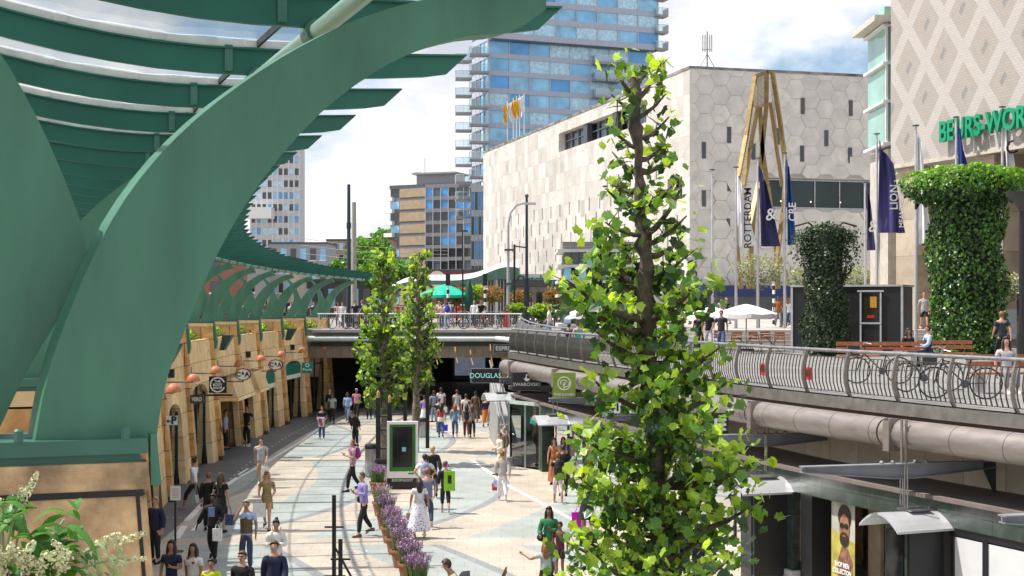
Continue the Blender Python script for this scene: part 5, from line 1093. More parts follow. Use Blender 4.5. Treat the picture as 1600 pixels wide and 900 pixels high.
for i, (px, py, D, rx, rz, lab) in enumerate(((578, 402, 190, 3.0, 2.6, 'round green street tree left of the beige apartment block'), (570, 418, 180, 2.6, 2.2, 'lower green street tree behind the first slim plane tree'), (600, 430, 170, 3.2, 2.2, 'dark green street tree behind the slim plane trees'), (532, 424, 200, 1.8, 1.6, 'street tree at the end of the canopy'), (603, 372, 340, 3.4, 2.2, 'distant tree top beside the beige apartment roof'))):
    c = P(px, py, D); c.z = ZS; h = zat(py, D)-c.z; shell('street_tree', lab, 'tree', c, blob(rx, rx, rz, h), 2200, .6, FAR, stemf(h, .25, BARKD), 'street trees behind the tram stop', 60+i)
# plants in the arcade planters
for i in range(6, 14):
    p, d, n = wall(i+.62); c = p-n*.55+Z*5.0
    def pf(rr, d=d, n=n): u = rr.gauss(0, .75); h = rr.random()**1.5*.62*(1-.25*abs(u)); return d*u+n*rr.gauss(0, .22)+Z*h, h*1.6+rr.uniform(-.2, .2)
    shell('planter_shrub', 'leafy shrub in the stone planter of the %s bay counted from the big arch' % ordn[i-6], 'shrub', c, pf, 420, .17, GRN, None, 'shrubs in the arcade planters', 80+i, up=.9)
# white flowering shrub in the near corner
rr = random.Random(9); D0 = 4.6
c = P(20, 1000, D0); t_ = thing('flowering_shrub', 'green leaved shrub with cream flower spikes before the nearest stone pier', 'shrub', c)
st_ = MB(); lv = MB(); fl = MB()
NLV = [leafmat('buddleja_green', (.06, .17, .03), .35, .5), leafmat('buddleja_grey', (.28, .36, .24), .3, .3)]
def spike(a, e, r):
    n = int((e-a).length/.006); u = (e-a).normalized()
    for i in range(n):
        f = i/n; rad = r*(1-f)**.6+.004
        for k in range(5): 
            v = Vector((rr.gauss(0, 1), rr.gauss(0, 1), rr.gauss(0, 1))).normalized(); q = a.lerp(e, f)+v*rad; s = .0055; v2 = v.orthogonal().normalized(); v3 = v.cross(v2); fl.add([q+v2*s, q+v3*s, q-v2*s, q-v3*s+v*.004], [(0, 1, 2, 3)])
def bigleaf(c, dr, ln, w, mi, droop=.4):
    dr = dr.normalized(); s = dr.cross(Z).normalized()*w/2; o = len(lv.v); K = 7
    for i in range(K+1):
        f = i/K; ww = math.sin(math.pi*min(1, f*.96+.04))**.7; q = c+dr*ln*f-Z*droop*ln*f*f
        lv.v += [q-s*ww+Z*.18*w*ww, q, q+s*ww+Z*.18*w*ww]
    for i in range(K):
        a = o+3*i; lv.f += [[a, a+1, a+4, a+3], [a+1, a+2, a+5, a+4]]; lv.m += [mi, mi]
def stem(pts, r=.006): st_.tube(pts, [r, r*.8, r*.6][:len(pts)] if len(pts) == 3 else r, 6)
root = P(-10, 960, D0+.1)
for (px, py, sx, sy) in ((24, 800, 60, 737), (30, 770, 35, 768), (145, 856, 186, 833), (150, 856, 228, 833), (160, 878, 230, 872), (5, 795, -12, 775)):
    a = P(px, py, D0); e = P(sx, sy, D0-.03); stem([root, (root+a)/2+Vector((0, 0, .03)), a]); st_.tube([a, e], .003, 5); spike(a.lerp(e, .25), e, .018 if py < 800 else .012)
for k in range(85):
    px, py = rr.uniform(-30, 128), rr.uniform(785, 905); a = P(px, py, D0+rr.uniform(-.1, .25)); ang = rr.uniform(0, 6.28); bigleaf(a, Vector((math.cos(ang), -abs(math.sin(ang))*.5, rr.uniform(-.1, .5))), rr.uniform(.07, .12), rr.uniform(.045, .07), 0, rr.uniform(.2, .9))
for k in range(26):
    px, py = rr.uniform(120, 185), rr.uniform(850, 900); a = P(px, py, D0+rr.uniform(-.05, .05)); ang = rr.uniform(-1.2, 1.2); bigleaf(a, Vector((math.cos(ang), -.4, math.sin(ang))), rr.uniform(.04, .07), .016, 1, .9)
for k in range(20):
    px, py = rr.uniform(-20, 110), rr.uniform(868, 910); a = P(px, py, D0-.12); e = a+Vector((rr.uniform(-.05, .06), -.02, rr.uniform(.02, .07))); spike(a, e, .014)
for k in range(8): a = P(rr.uniform(-20, 120), rr.uniform(800, 890), D0+.1); st_.tube([root, (root+a)/2+Vector((.02, 0, .02)), a], .004, 5)
st_.build('stems', mat('grey_green_stem', (.35, .4, .25), .7), t_); lv.build('foliage', NLV, t_); fl.build('flowers', mat('cream_flower', (.72, .72, .45), .7, 0, .15, 20), t_)
# lavender in terracotta planters
LAV = [leafmat('lavender_flower', (.17, .10, .27), .3), leafmat('lavender_pale', (.28, .19, .36), .3), leafmat('lavender_leaf', (.10, .18, .05), .3)]
TERR = mat('terracotta', (.28, .13, .07), .8, 0, .15, 4)
lp_ = [(590, 772), (596, 806), (603, 826), (611, 848), (619, 866), (628, 886), (640, 908), (652, 934)]
labs = ['farthest lavender pot beside the steel bins', 'grey green tall lavender pot standing apart from the row', 'third lavender pot behind the man in the lilac shirt', 'lavender pot beside the shoes of the man in the lilac shirt', 'lavender pot with strong purple bloom in the middle of the row', 'lavender pot second from the near end with dense purple spikes', 'nearest fully visible lavender pot with bushy purple bloom', 'lavender pot cut off by the bottom edge']
for i, (px, py) in enumerate(lp_):
    g = G(px, py); t_ = thing('lavender_pot', labs[i], 'potted plant', g, 0, 'row of lavender pots'); r = random.Random(100+i)
    MB().lathe([(.2, 0), (.27, .38), (.3, .38), (.3, .44), (.26, .44), (.25, .36), (0, .36)], g, 18).build('pot', TERR, t_, smooth=40)
    lv = MB()
    for k in range(520):
        a = r.uniform(0, 6.28); q = r.random()**.5; h = r.uniform(.25, .62); e = g+Vector((math.cos(a)*q*.36*h*1.6, math.sin(a)*q*.36*h*1.6, .38+h*(1-.25*q*q))); b_ = g+Vector((math.cos(a)*q*.2, math.sin(a)*q*.2, .38))
        u = (e-b_); s = u.cross(Vector((r.gauss(0, 1), r.gauss(0, 1), 0))).normalized()*.007; lv.add([b_-s, b_+s, e+s*.4, e-s*.4], [(0, 1, 2, 3)], 2)
        if i != 1 or k % 3 == 0:
            for j in range(3): q2 = e+u.normalized()*.03*j; s2 = Vector((r.gauss(0, 1), r.gauss(0, 1), r.gauss(0, 1))).normalized()*.022; s3 = s2.orthogonal().normalized()*.018; lv.add([q2-s2, q2-s3, q2+s2, q2+s3], [(0, 1, 2, 3)], 0 if k % 3 else 1)
    lv.build('foliage', LAV, t_)
# ------------------------------------------------------------ street furniture
# digital display
g = G(629, 764); t_ = thing('digital_display', 'white framed digital advertising screen with green border on the mall floor', 'display', g, R(4))
MB().box((0, 0, 1.4), (1.1, .22, 2.0)).build('cabinet', WHITE, t_, world=False); MB().box((0, 0, .22), (1.1, .2, .44)).build('black_base', BLACK, t_, world=False)
MB().box((0, -.112, 1.47), (.92, .02, 1.66)).build('green_border', mat('screen_green', (.03, .16, .02), .3), t_, world=False)
s_ = MB().box((0, -.124, 1.5), (.70, .02, 1.42)).build('screen', mat('screen_black', (.01, .012, .015), .08), t_, world=False)
MB().box((.05, -.136, 1.42), (.14, .006, .15)).box((.05, -.140, 1.42), (.09, .006, .1), 0, 1).build('screen_icon', [mat('screen_cyan', (.12, .3, .35), .3, emis=.4), mat('screen_cyan_dim', (.3, .5, .55), .3)], s_, world=False)
tm = text_mb('KOOPGOOT', .13, .003, 1, .004); place(tm, (0, -.108, .32), (1, 0, 0), (0, 0, 1)).build('lettering', mat('grey_letter', (.5, .5, .5), .5), t_, world=False)
MB().box((.3, -.114, .56), (.2, .01, .06)).build('green_tag', mat('tag_green', (.05, .3, .05), .4), t_, world=False)
# bins
def bin_(px, py, lab, r=.24, h=.95):
    g = G(px, py); t_ = thing('litter_bin', lab, 'litter bin', g, 0, 'steel litter bins'); MB().lathe([(r*.95, .04), (r, .06), (r, h-.2), (r*.98, h-.18)], g, 20).build('bin_body', STEEL, t_, smooth=40)
    MB().lathe([(r*.9, 0), (r*.9, .05)], g, 20).build('base_ring', BLACK, t_); MB().lathe([(r*1.04, h-.16), (r*1.04, h-.06), (r*.9, h), (0, h)], g, 20).build('lid', BLACK, t_, smooth=40)
bin_(661, 683, 'round steel litter bin by the second slim tree trunk'); bin_(596, 758, 'round steel litter bin beside the left edge of the digital display'); bin_(581, 745, 'taller steel litter bin left of the first tree stakes', .26, 1.25)
# tree stakes
for i, (px, py, hs, lab) in enumerate(((591, 752, 3.1, 'black square tree stake left of the first slim trunk'), (609, 750, 2.9, 'black square tree stake right of the first slim trunk'), (668, 700, 3.4, 'black square tree stake at the second slim trunk'), (633, 700, 3.2, 'black tree stake behind the digital display'))):
    g = G(px, py); t_ = thing('tree_stake', lab, 'tree stake', g, 0, 'black tree stakes'); MB().box(g+Z*hs/2, (.17, .17, hs)).build('post', BLACK, t_); MB().lathe([(.06, hs), (.06, hs+.2), (.0, hs+.3)], g, 8).build('wooden_tip', mat('stake_wood', (.4, .26, .1), .7), t_)
    for z in (1.2, 1.9, 2.4): MB().tube([g+Z*z, g+Vector((.35 if i % 2 == 0 else -.35, .1, z))], .03, 6).build('tie_bar', BLACK, t_)
# P sign, notice stand, queue barrier
p, d, n = wall(7.46); q = p+n*(foot(2.3)+.35)+Z*2.05; t_, w_, h_, dp = board('parking_sign', 'white square parking sign with blue P beside the nearest arched window', 260, 650, 277, 664, 45.5, WHITE, dep=.05)
letters(t_, 'P', .34, x=.07, m=mat('navy_letter', (.01, .02, .12), .5), bold=.012, dep=.05); deco(t_, MB().add([(-.17, 0, 0), (-.1, .07, 0), (-.1, .02, 0), (-.03, .02, 0), (-.03, -.02, 0), (-.1, -.02, 0), (-.1, -.07, 0)], [tuple(range(7))[::-1]]), _M['navy_letter'], .05, 0, -.02, k=3)
g = G(274, 862); t_ = thing('notice_stand', 'white paper notice on a thin black post in the left foreground', 'notice stand', g); MB().tube([g, g+Z*1.35], .03, 8).lathe([(.22, 0), (.22, .02), (.03, .04)], g, 14).build('post', BLACK, t_)
MB().box(g+Z*1.55, (.27, .02, .38)).build('notice_board', WHITE, t_)
for k in range(5): MB().box(g+Vector((0, -.012, 1.66-k*.055)), (.17, .004, .012)).build('text_line', MGREY, t_)
for px, py, lab in ((522, 905, 'tall black barrier post at the painted floor numbers'), (532, 925, 'shorter black barrier post with slanting brace')):
    g = G(px, py); hh = 2.0 if px == 522 else 1.2; t_ = thing('barrier_post', lab, 'barrier post', g); MB().box(g+Z*hh/2, (.09, .09, hh)).build('post', BLACK, t_); MB().box(g+Z*.04, (.5, .35, .06)).build('foot_plate', BLACK, t_); MB().box(g+Z*hh*.62, (.45, .04, .04)).build('cross_arm', BLACK, t_)
    MB().tube([g+Z*.8, g+Vector((.45, -.2, .05))], .025, 6).build('brace', BLACK, t_)
# left hand shop signs
def hang_arm(t_, w, h, root):                    # bar from the sign to the wall
    MB().tube([root, root+Vector((2.2, 0, 0))], .03, 6).build('hanging_bar', DGREY, t_)
t_, w_, h_, dp = board('shop_sign', 'black square hanging sign with round white emblem THE BODY SHOP', 327, 588, 354, 614, 53, BLACK); deco(t_, ringmb(.24, .29, 20, 340, 24), WHITE, k=1)
for k, tx in enumerate(('THE', 'BODY', 'SHOP')): letters(t_, tx, .13, .12-.12*k, bold=.003)
MB().tube([(-.9, 0, -h_/2-.08), (.55, 0, -h_/2-.08)], .04, 6).build('hanging_bar', BLACK, t_, world=False)
def oval(px, py, rx, ry, D, lab):
    o = P(px, py, D); RX, RY = rx*D/F, ry*D/F; t_ = thing('oval_sign', lab, 'sign', o, 0, 'oval red rimmed hanging signs'); 
    def ov(sx, sy, th, wav=0):
        b = MB(); n = 48; lo = []; hi = []
        for k in range(n): a = 2*math.pi*k/n; r = 1+wav*math.cos(12*a); lo.append((math.cos(a)*sx*r, th/2, math.sin(a)*sy*r)); hi.append((math.cos(a)*sx*r, -th/2, math.sin(a)*sy*r))
        return b.hexa([Vector(q) for q in lo], [Vector(q) for q in hi])
    ov(RX, RY, .1, .035).build('rim', mat('maroon_rim', (.14, .01, .015), .4), t_, world=False); ov(RX*.86, RY*.84, .13).build('face', WHITE, t_, world=False)
    for tx, sz, x, y in (('C', .30, -.20, 0), ('&', .17, .0, .05), ('A', .30, .19, 0)): letters(t_, tx, sz*RX/.36, y, x*RX/.36, BLACK, .95, .008, .13)
    MB().tube([(-1.1, 0, -RY*1.15), (0, 0, -RY*1.15)], .03, 6).tube([(0, 0, -RY*1.3), (0, 0, -RY)], .02, 6).build('hanging_bar', DGREY, t_, world=False)
oval(380, 585, 12.5, 9.5, 59.5, 'nearer white oval sign with dark red rim and black C&A letters'); oval(431, 570, 11.5, 8.5, 69, 'farther white oval sign with dark red rim and black C&A letters')
t_, w_, h_, dp = board('shop_sign', 'teal square hanging sign with white Pearle lettering by the last arched door', 472, 566, 489, 583, 77, mat('teal_board', (0, .22, .16), .4)); letters(t_, 'Pearle', .2, -.1); deco(t_, ringmb(.07, .11), WHITE, y=.14)
p, d, n = wall(8.44); q = P(308, 624, 53.0); tm = text_mb('ONLY', .30, .01, 1.2, .004); t2 = thing('shop_sign', 'small white lettered sign under the arch of the black shop door', 'sign', q, R(-12)); MB().box((0, 0, 0), (.55, .04, .32)).build('board', DGREY, t2, world=False); place(text_mb('VERO', .2, .006, .8, .004), (0, -.03, 0), (1, 0, 0), (0, 0, 1)).build('lettering', WHITE, t2, world=False)
# ---------------- poles and lamps
def pole(px, ytop, D, z0, r, m, name, lab, cat_, build=None, ybase=None, grp=None, r2=None):
    g = P(px, 0, D); g.z = z0; top = zat(ytop, D); t_ = thing(name, lab, cat_, g, 0, grp); MB().tube([g, Vector((g.x, g.y, top))], [r, r2 or r*.7], 10).build('pole', m, t_, smooth=40)
    if build: build(t_, g, top)
    return t_
NAVY = mat('navy_post', (.02, .03, .055), .4, .1)
def collar(t_, g, top): MB().tube([g, g+Z*1.2], .2, 10).build('pole_base', NAVY, t_); MB().tube([Vector((g.x, g.y, top-3)), Vector((g.x, g.y, top-2.6))], .16, 8).build('collar', BLACK, t_)
pole(545, 288, 96, ZS, .16, NAVY, 'tram_mast', 'dark navy tram mast with stacked fittings behind the canopy end', 'mast', collar); pole(553, 316, 98, ZS, .22, mat('concrete_pole', (.32, .31, .28), .8), 'tram_mast', 'pale concrete mast just right of the navy mast', 'mast')
def curved(t_, g, top): 
    a = Vector((g.x, g.y, top)); MB().tube([a, a+Vector((.15, 0, .8)), a+Vector((.55, 0, 1.3)), a+Vector((1.1, 0, 1.45))], .06, 8).build('curved_arm', STEEL, t_); MB().box(a+Vector((1.4, 0, 1.4)), (.8, .3, .14)).build('lamp_head', mat('lamp_grey', (.5, .5, .5), .4), t_)
    for z in (-1.6, -3.8): MB().box(a+Vector((.1, -.1, z)), (.7, .15, .12)).build('spotlight', DGREY, t_)
pole(794, 352, 92, ZS, .12, mat('galvanised_pole', (.4, .4, .4), .5, .3), 'street_lamp', 'tall galvanised street lamp with curved arm before the white store', 'street lamp', curved)
def twin(t_, g, top):
    MB().tube([g, Vector((g.x, g.y, g.z+3.2))], .19, 10).build('thick_base', NAVY, t_); a = Vector((g.x, g.y, g.z+5.2)); MB().tube([a, a+Vector((-.8, 0, .1))], .05, 6).build('side_arm', BLACK, t_); MB().tube([a+Vector((-.8, 0, .2)), a+Vector((-.8, 0, -4.5))], .07, 8).build('side_post', BLACK, t_); MB().sphere((g.x, g.y, top), .14, 8).build('pole_cap', DGREY, t_)
pole(823, 306, 92, ZS, .12, NAVY, 'tram_mast', 'navy mast with side arm right of the galvanised street lamp', 'mast', twin)
def lamphead(t_, g, top): MB().box((g.x+.1, g.y, top), (.5, .3, .12)).build('lamp_head', DGREY, t_)
pole(723, 361, 94, ZS, .07, BLACK, 'street_lamp', 'thin black street lamp before the beige apartment block', 'street lamp', lamphead)
def cone(t_, g, top): MB().lathe([(.07, top-.75-g.z), (.16, top-.62-g.z), (.62, top-.06-g.z), (.64, top-g.z), (0, top+.05-g.z)], g, 18).build('lamp_head', mat('cone_lamp', (.45, .46, .46), .2, .4), t_, smooth=40)
pole(1088, 402, 76, ZD, .07, DGREY, 'street_lamp', 'cone headed lamp post in front of the store corner', 'street lamp', cone); pole(1119, 429, 100, ZP, .06, DGREY, 'street_lamp', 'smaller cone headed lamp post behind the white parasols', 'street lamp', cone)
def cone2(t_, g, top): MB().lathe([(.1, top-.62-g.z), (.14, top-.5-g.z), (.52, top-.04-g.z), (.54, top-g.z), (0, top+.05-g.z)], g, 18).build('lamp_head', mat('cone_lamp_dark', (.06, .06, .065), .3, .4), t_, smooth=40); MB().tube([g, g+Z*1.1], .17, 10).build('pole_base', BLACK, t_)
pole(1597, 300, 46, ZD, .11, BLACK, 'street_lamp', 'black lamp post with dark cone head at the right edge', 'street lamp', cone2, r2=.09)
for i, (px, D, lab) in enumerate(((181+519, 96, 'striped black and white pole beside the light green parasol'), (758, 96, 'striped black and white pole next to the man in black'), (1209, 92, 'striped black and white pole under the olive tree'))):
    g = P(px, 0, D); g.z = ZS if i < 2 else ZP; b = MB()
    for k in range(10): b.tube([g+Z*k*.28, g+Z*(k+1)*.28], .09, 8, k % 2)
    b.box(g+Z*3.2, (.3, .3, .8)); o = b.build('striped_pole', [BLACK, WHITE]); tag(o, lab, 'traffic pole')
# ---------------- flags
def cloth(b, a, w, h, k, lean=.0, fold=.12, taper=.6):
    b.grid(lambda u, v: a+Vector((w*u*(taper+(1-taper)*v)*(1-.0*u)+lean*v, fold*math.sin(7*u+k+3*v)+fold*.6*math.sin(13*u+k*2), -.1-h*v-(1-v)*w*u*.9)), 12, 16)
FL = [(1113, 266, 76, None, 'bare flagpole left of the row of flags', '', 0, 0), (1150, 262, 76, (.75, .75, .76), 'white drooping flag with black lettering left of the gilded sculpture', 'ROTTERDAM', .95, 3.9), (1184, 248, 76, (.02, .02, .09), 'navy drooping flag with white emblem before the gilded sculpture', '&', 1.05, 4.4), (1226, 240, 76, (.01, .07, .25), 'bright blue drooping flag right of the gilded sculpture', 'CRE', .5, 4.6),
      (1352, 286, 78, (.03, .03, .10), 'narrow dark blue flag with white signs above the black kiosk', '&', .5, 3.4), (1370, 210, 72, (.05, .045, .17), 'big navy banner flag spread wide beside the exchange building', 'LION', 1.35, 4.7), (1431, 197, 66, (.75, .75, .76), 'white flag hanging before the first exchange column', 'MA', .62, 5.2), (1494, 184, 68, (.01, .03, .2), 'dark blue flag hanging above the bright ivy crown', '', .45, 2.2), (1566, 168, 66, (.75, .75, .78), 'white flag hanging before the green letters', 'C', .42, 2.6)]
for i, (px, yt, D, col, lab, tx, w, h) in enumerate(FL):
    g = P(px, 0, D); g.z = ZP if D > 73 else ZD; top = zat(yt, D); t_ = thing('flagpole', lab, 'flag', g, 0, 'flagpoles on the plaza'); MB().tube([g, Vector((g.x, g.y, top))], [.085, .05], 10).build('pole', mat('aluminium_pole', (.55, .55, .56), .35, .5), t_, smooth=40); MB().lathe([(.16, 0), (.16, .05), (.0, .08)], (g.x, g.y, top), 10).build('pole_cap', DGREY, t_)
    if col:
        b = MB(); cloth(b, Vector((g.x+.06, g.y, top-.2)), w, h, i, .08 if i != 5 else .05, .14 if w < 1.2 else .2, .35 if w < 1.2 else .55); fl_ = b.build('flag_cloth', mat('flag_%d' % i, col, .7, 0, .08), t_, smooth=True)
        if tx:
            tm = text_mb(tx, .55 if len(tx) > 2 else .9, .01, 1, .006); tm = place(tm, (g.x+.1+w*.5, g.y-.42, top-.3-h*.62), (0, 0, 1) if len(tx) > 2 else (1, 0, .2), (-1, 0, 0) if len(tx) > 2 else (0, 0, 1)); tm.build('flag_lettering', BLACK if col[0] > .5 else WHITE, t_)
            if i == 5: place(text_mb('MEANTEE WIS N', .34, .01, 1, .006), (g.x+.1+w*.78, g.y-.42, top-.3-h*.68), (0, 0, 1), (-1, 0, 0)).build('flag_lettering', WHITE, t_)
# ---------------- gilded sculpture
GOLD = mat('gilded_bronze', (.30, .21, .085), .45, .35, .2, 3); D = 104; z0 = ZP
base = P(1192, 0, D); base.z = z0; t_ = thing('gilded_sculpture', 'tall abstract gilded steel sculpture with splayed legs before the store', 'sculpture', base)
def strut(pts, w=.30): 
    q = [P(px, py, D+dy) for px, py, dy in pts]
    for a, c in zip(q, q[1:]): b_ = MB(); b_.beam(a, c+(c-a).normalized()*.06, w, w*.7); b_.build('leg_strut', GOLD, t_)
strut([(1180, 119, 0), (1166, 212, -1), (1154, 275, -2), (1151, 300, -2)]); strut([(1207, 113, 0), (1219, 190, 1), (1228, 262, 1.5), (1224, 330, 1), (1208, 450, 0)]); strut([(1184, 167, -1), (1172, 232, -1), (1162, 290, -1.5)])
strut([(1198, 112, 0), (1197, 170, .5), (1190, 240, .5), (1186, 285, .5), (1172, 350, -1), (1176, 450, -1)], .32); strut([(1187, 165, .5), (1190, 225, .5), (1199, 290, .5), (1212, 380, 1), (1216, 450, 1)], .32); strut([(1203, 160, 1), (1213, 230, 1), (1222, 290, 1)], .26)
strut([(1180, 119, 0), (1198, 112, 0), (1207, 113, 0)], .3); strut([(1182, 167, -1), (1197, 163, .5)], .3); strut([(1166, 300, -2), (1150, 370, -2), (1158, 450, -2)]); strut([(1186, 290, .5), (1178, 330, 0), (1170, 450, 0)], .3); strut([(1218, 400, 0), (1234, 445, 0)], .3)
b = MB()
for k in range(26): f = k/25; b.tube([P(1181-2.2*f*4, 120+f*47, D), P(1198-1*f, 113+f*50, D)], .025, 4)
for k in range(34): f = k/33; b.tube([P(1207+12*f, 116+f*150, D+.5), P(1203+16*f, 125+f*160, D+.8)], .02, 4); b.tube([P(1179-20*f, 130+f*150, D-.5), P(1183-14*f, 140+f*150, D-.8)], .02, 4)
b.build('wire_lattice', mat('bronze_wire', (.28, .2, .1), .5, .3), t_)
# ---------------- black kiosk
o = P(1237, 0, 60); e = P(1409, 0, 58); o.z = e.z = 0; axx = (e-o).normalized(); nnn = Vector((axx.y, -axx.x, 0)); wk = (e-o).length; zk = zat(445, 59)
t_ = thing('black_kiosk', 'black box kiosk with pale edges and a framed door between the ivy columns', 'kiosk', (o+e)/2+Z*ZD)
b = MB(); fbox(b, o, axx, 0, wk, ZD+.25, zk-.08, -2.4, 0, nnn); b.build('body', BLACK, t_); b = MB(); fbox(b, o, axx, -.06, wk+.06, zk-.08, zk, -2.5, .06, nnn); b.build('roof_edge', mat('pale_trim', (.45, .45, .46), .5), t_)
for s in (-.03, wk-.03): b = MB(); fbox(b, o, axx, s, s+.09, ZD, zk-.08, -.05, .05, nnn); b.build('corner_trim', _M['pale_trim'], t_)
b = MB(); fbox(b, o, axx, 0, wk, ZD, ZD+.25, -2.3, .02, nnn); b.build('plinth', _M['pale_trim'], t_)
s0 = (ray_on(o, axx, 1344)-o).length; s1 = (ray_on(o, axx, 1378)-o).length; b = MB(); fbox(b, o, axx, s0, s1, ZD+.1, zk-.25, .01, .05, nnn); dr_ = b.build('door', mat('door_black', (.02, .02, .022), .3), t_)
b = MB()
for s in (s0, s1-.07): fbox(b, o, axx, s, s+.07, ZD+.1, zk-.25, .05, .09, nnn)
for z in (ZD+.1, ZD+1.25, zk-.3): fbox(b, o, axx, s0-(.1 if z > 6 else 0), s1+(.1 if z > 6 else 0), z, z+.07, .05, .1, nnn)
b.build('frame', _M['pale_trim'], dr_); b = MB(); fbox(b, o, axx, s0+.18, s1-.18, ZD+1.45, zk-.45, .05, .062, nnn); b.build('window', mat('kiosk_window', (.03, .025, .01), .1), dr_)
b = MB(); fbox(b, o, axx, s0+.42, s1-.2, zk-.95, zk-.5, .063, .07, nnn); b.build('amber_panel', mat('amber_sheet', (.6, .3, .03), .5), dr_); b = MB(); fbox(b, o, axx, s0+.3, s1-.3, ZD+1.5, ZD+1.62, .063, .07, nnn); b.build('red_sticker', mat('red_sticker', (.5, .02, .02), .5), dr_)  # plain amber panel set on the door window
q = P(1424, 0, 59.5); MB_ = MB().hexa([Vector((q.x-.35, 60.5, ZD+1.3)), Vector((q.x+.35, 60.9, ZD+1.3)), Vector((q.x+.35, 61, ZD+1.3)), Vector((q.x-.35, 60.6, ZD+1.3))], [Vector((q.x-.35, 60.5, zat(457, 60))), Vector((q.x+.3, 60.9, zat(457, 60))), Vector((q.x+.3, 61, zat(457, 60))), Vector((q.x-.35, 60.6, zat(457, 60)))]); tag(MB_.build('kiosk_shutter', mat('shutter_grey', (.05, .05, .055), .6)), 'dark grey raised shutter panel at the right end of the black kiosk', 'shutter')
# ---------------- parasols
def parasol(px, ytop, D, z0, r, lab, m=WHITE, hh=.42, n=8, grp='white parasols on the terrace'):
    g = P(px, 0, D); g.z = z0; top = zat(ytop, D); t_ = thing('parasol', lab, 'parasol', g, 0, grp); MB().tube([g, Vector((g.x, g.y, top))], .03, 8).build('pole', STEEL, t_); MB().box(g+Z*.05, (.6, .6, .1)).build('base', DGREY, t_)
    b = MB(); c = Vector((g.x, g.y, top)); N_ = n*4
    def rad(k, f): return r*f*(1-.05*abs(math.sin(k*math.pi/4))*f)
    for j in range(5):
        f0, f1 = j/5, (j+1)/5
        for k in range(N_):
            q = []
            for f, kk in ((f0, k), (f0, k+1), (f1, k+1), (f1, k)): a = 2*math.pi*kk/N_; q.append(c+Vector((math.cos(a)*rad(kk, f), math.sin(a)*rad(kk, f), -hh*(f**1.25)+(-.04*abs(math.sin(kk*math.pi/4))*f))))
            b.add(q, [(0, 1, 2, 3)])
    for k in range(N_):
        q = []
        for kk, dz in ((k, 0), (k+1, 0), (k+1, -.2), (k, -.2)): a = 2*math.pi*kk/N_; q.append(c+Vector((math.cos(a)*rad(kk, 1), math.sin(a)*rad(kk, 1), -hh-.04*abs(math.sin(kk*math.pi/4))+dz)))
        b.add(q, [(0, 1, 2, 3)])
    b.build('canopy', m, t_, smooth=30)
WC = mat('parasol_cloth', (.78, .76, .76), .8, 0, .05)
parasol(1166, 475, 63, ZD, 1.38, 'front white parasol with folded valance left of the black kiosk', WC); parasol(1112, 479, 66, ZD, 1.2, 'white parasol partly behind the front white parasol', WC); parasol(1046, 476, 68, ZD, 1.15, 'white parasol behind the trunk of the big plane tree', WC); parasol(925, 478, 70, ZD, 1.35, 'white parasol at the foot of the white pavilion', WC)
parasol(695, 444, 100, ZS, 1.9, 'mint green open parasol beside the wavy roof', mat('mint_cloth', (0, .42, .27), .7), .75, grp=None)
def closed(px, yt, D, lab): g = P(px, 0, D); g.z = ZS; top = zat(yt, D); t_ = thing('closed_parasol', lab, 'parasol', g, 0, 'closed dark green parasols'); h = top-g.z; MB().lathe([(.1, h*.3), (.3, h*.36), (.34, h*.5), (.24, h*.8), (.1, h*.95), (0, h)], g, 10).build('folded_canopy', mat('dark_green_cloth', (.0, .06, .04), .7), t_, smooth=60); MB().tube([g, g+Z*h*.4], .04, 6).build('pole', WHITE, t_)
closed(733, 435, 99, 'closed dark green parasol in front of the wavy roof'); closed(799, 436, 101, 'closed dark green parasol beside the curved arm street lamp'); closed(865, 436, 97, 'closed dark green parasol left of the white pavilion')
# ---------------- wavy roof of the station entrance, cafe, pavilion
t_ = thing('wavy_roof', 'sweeping white and green wave shaped roof of the station entrance', 'roof', P(700, 0, 112)*Vector((1, 1, 0))+Z*ZS)
wv = [(611, 452), (628, 444), (650, 440), (675, 439), (700, 439), (722, 438), (745, 434), (765, 426), (782, 420), (797, 418), (811, 420)]
b = MB(); g_ = MB()
def wf(u, v): p = cat(wv, u*10); D = 108+v*14; q = P(p.x, p.y, 110); return Vector((q.x, D, q.z+(.6*math.sin(v*3))))
b.grid(wf, 40, 4); b.build('roof_skin', mat('roof_white', (.55, .56, .58), .35, .1), t_, smooth=True)
for j in range(40):
    a, e = wf(j/40, 0), wf((j+1)/40, 0); th0 = .3+.7*max(0, min(1, (j/40-.5)/.4))*(1-max(0, (j/40-.9)*6)); th1 = .3+.7*max(0, min(1, ((j+1)/40-.5)/.4))*(1-max(0, ((j+1)/40-.9)*6)); g_.add([a-Vector((0, .05, 0)), e-Vector((0, .05, 0)), e-Vector((0, .05, th1)), a-Vector((0, .05, th0)), a, e, e-Vector((0, -1.5, th1)), a-Vector((0, -1.5, th0))], [(0, 1, 2, 3), (3, 2, 6, 7)])
g_.build('green_edge', mat('sage_edge', (.08, .17, .12), .4), t_)
for px in (640, 668, 760, 776): q = P(px, 0, 110); MB().tube([Vector((q.x, 110, ZS)), Vector((q.x, 110, zat(441 if px < 700 else 424, 110)-.3))], .12, 8).build('column', WHITE, t_)
b = MB(); a = P(757, 0, 111); e = P(797, 0, 111); 
for k in range(9): f = k/8; x = a.x+(e.x-a.x)*f; zt_ = zat(433-12*f, 111); b.box((x, 111, (ZS+zt_)/2), (.08, .15, zt_-ZS))
b.build('gable_ribs', WHITE, t_); b = MB(); b.add([(a.x, 111.2, ZS), (e.x, 111.2, ZS), (e.x, 111.2, zat(421, 111)), (a.x, 111.2, zat(433, 111))], [(0, 1, 2, 3)]); b.build('gable_panel', mat('grey_gable', (.25, .26, .26), .6), t_)
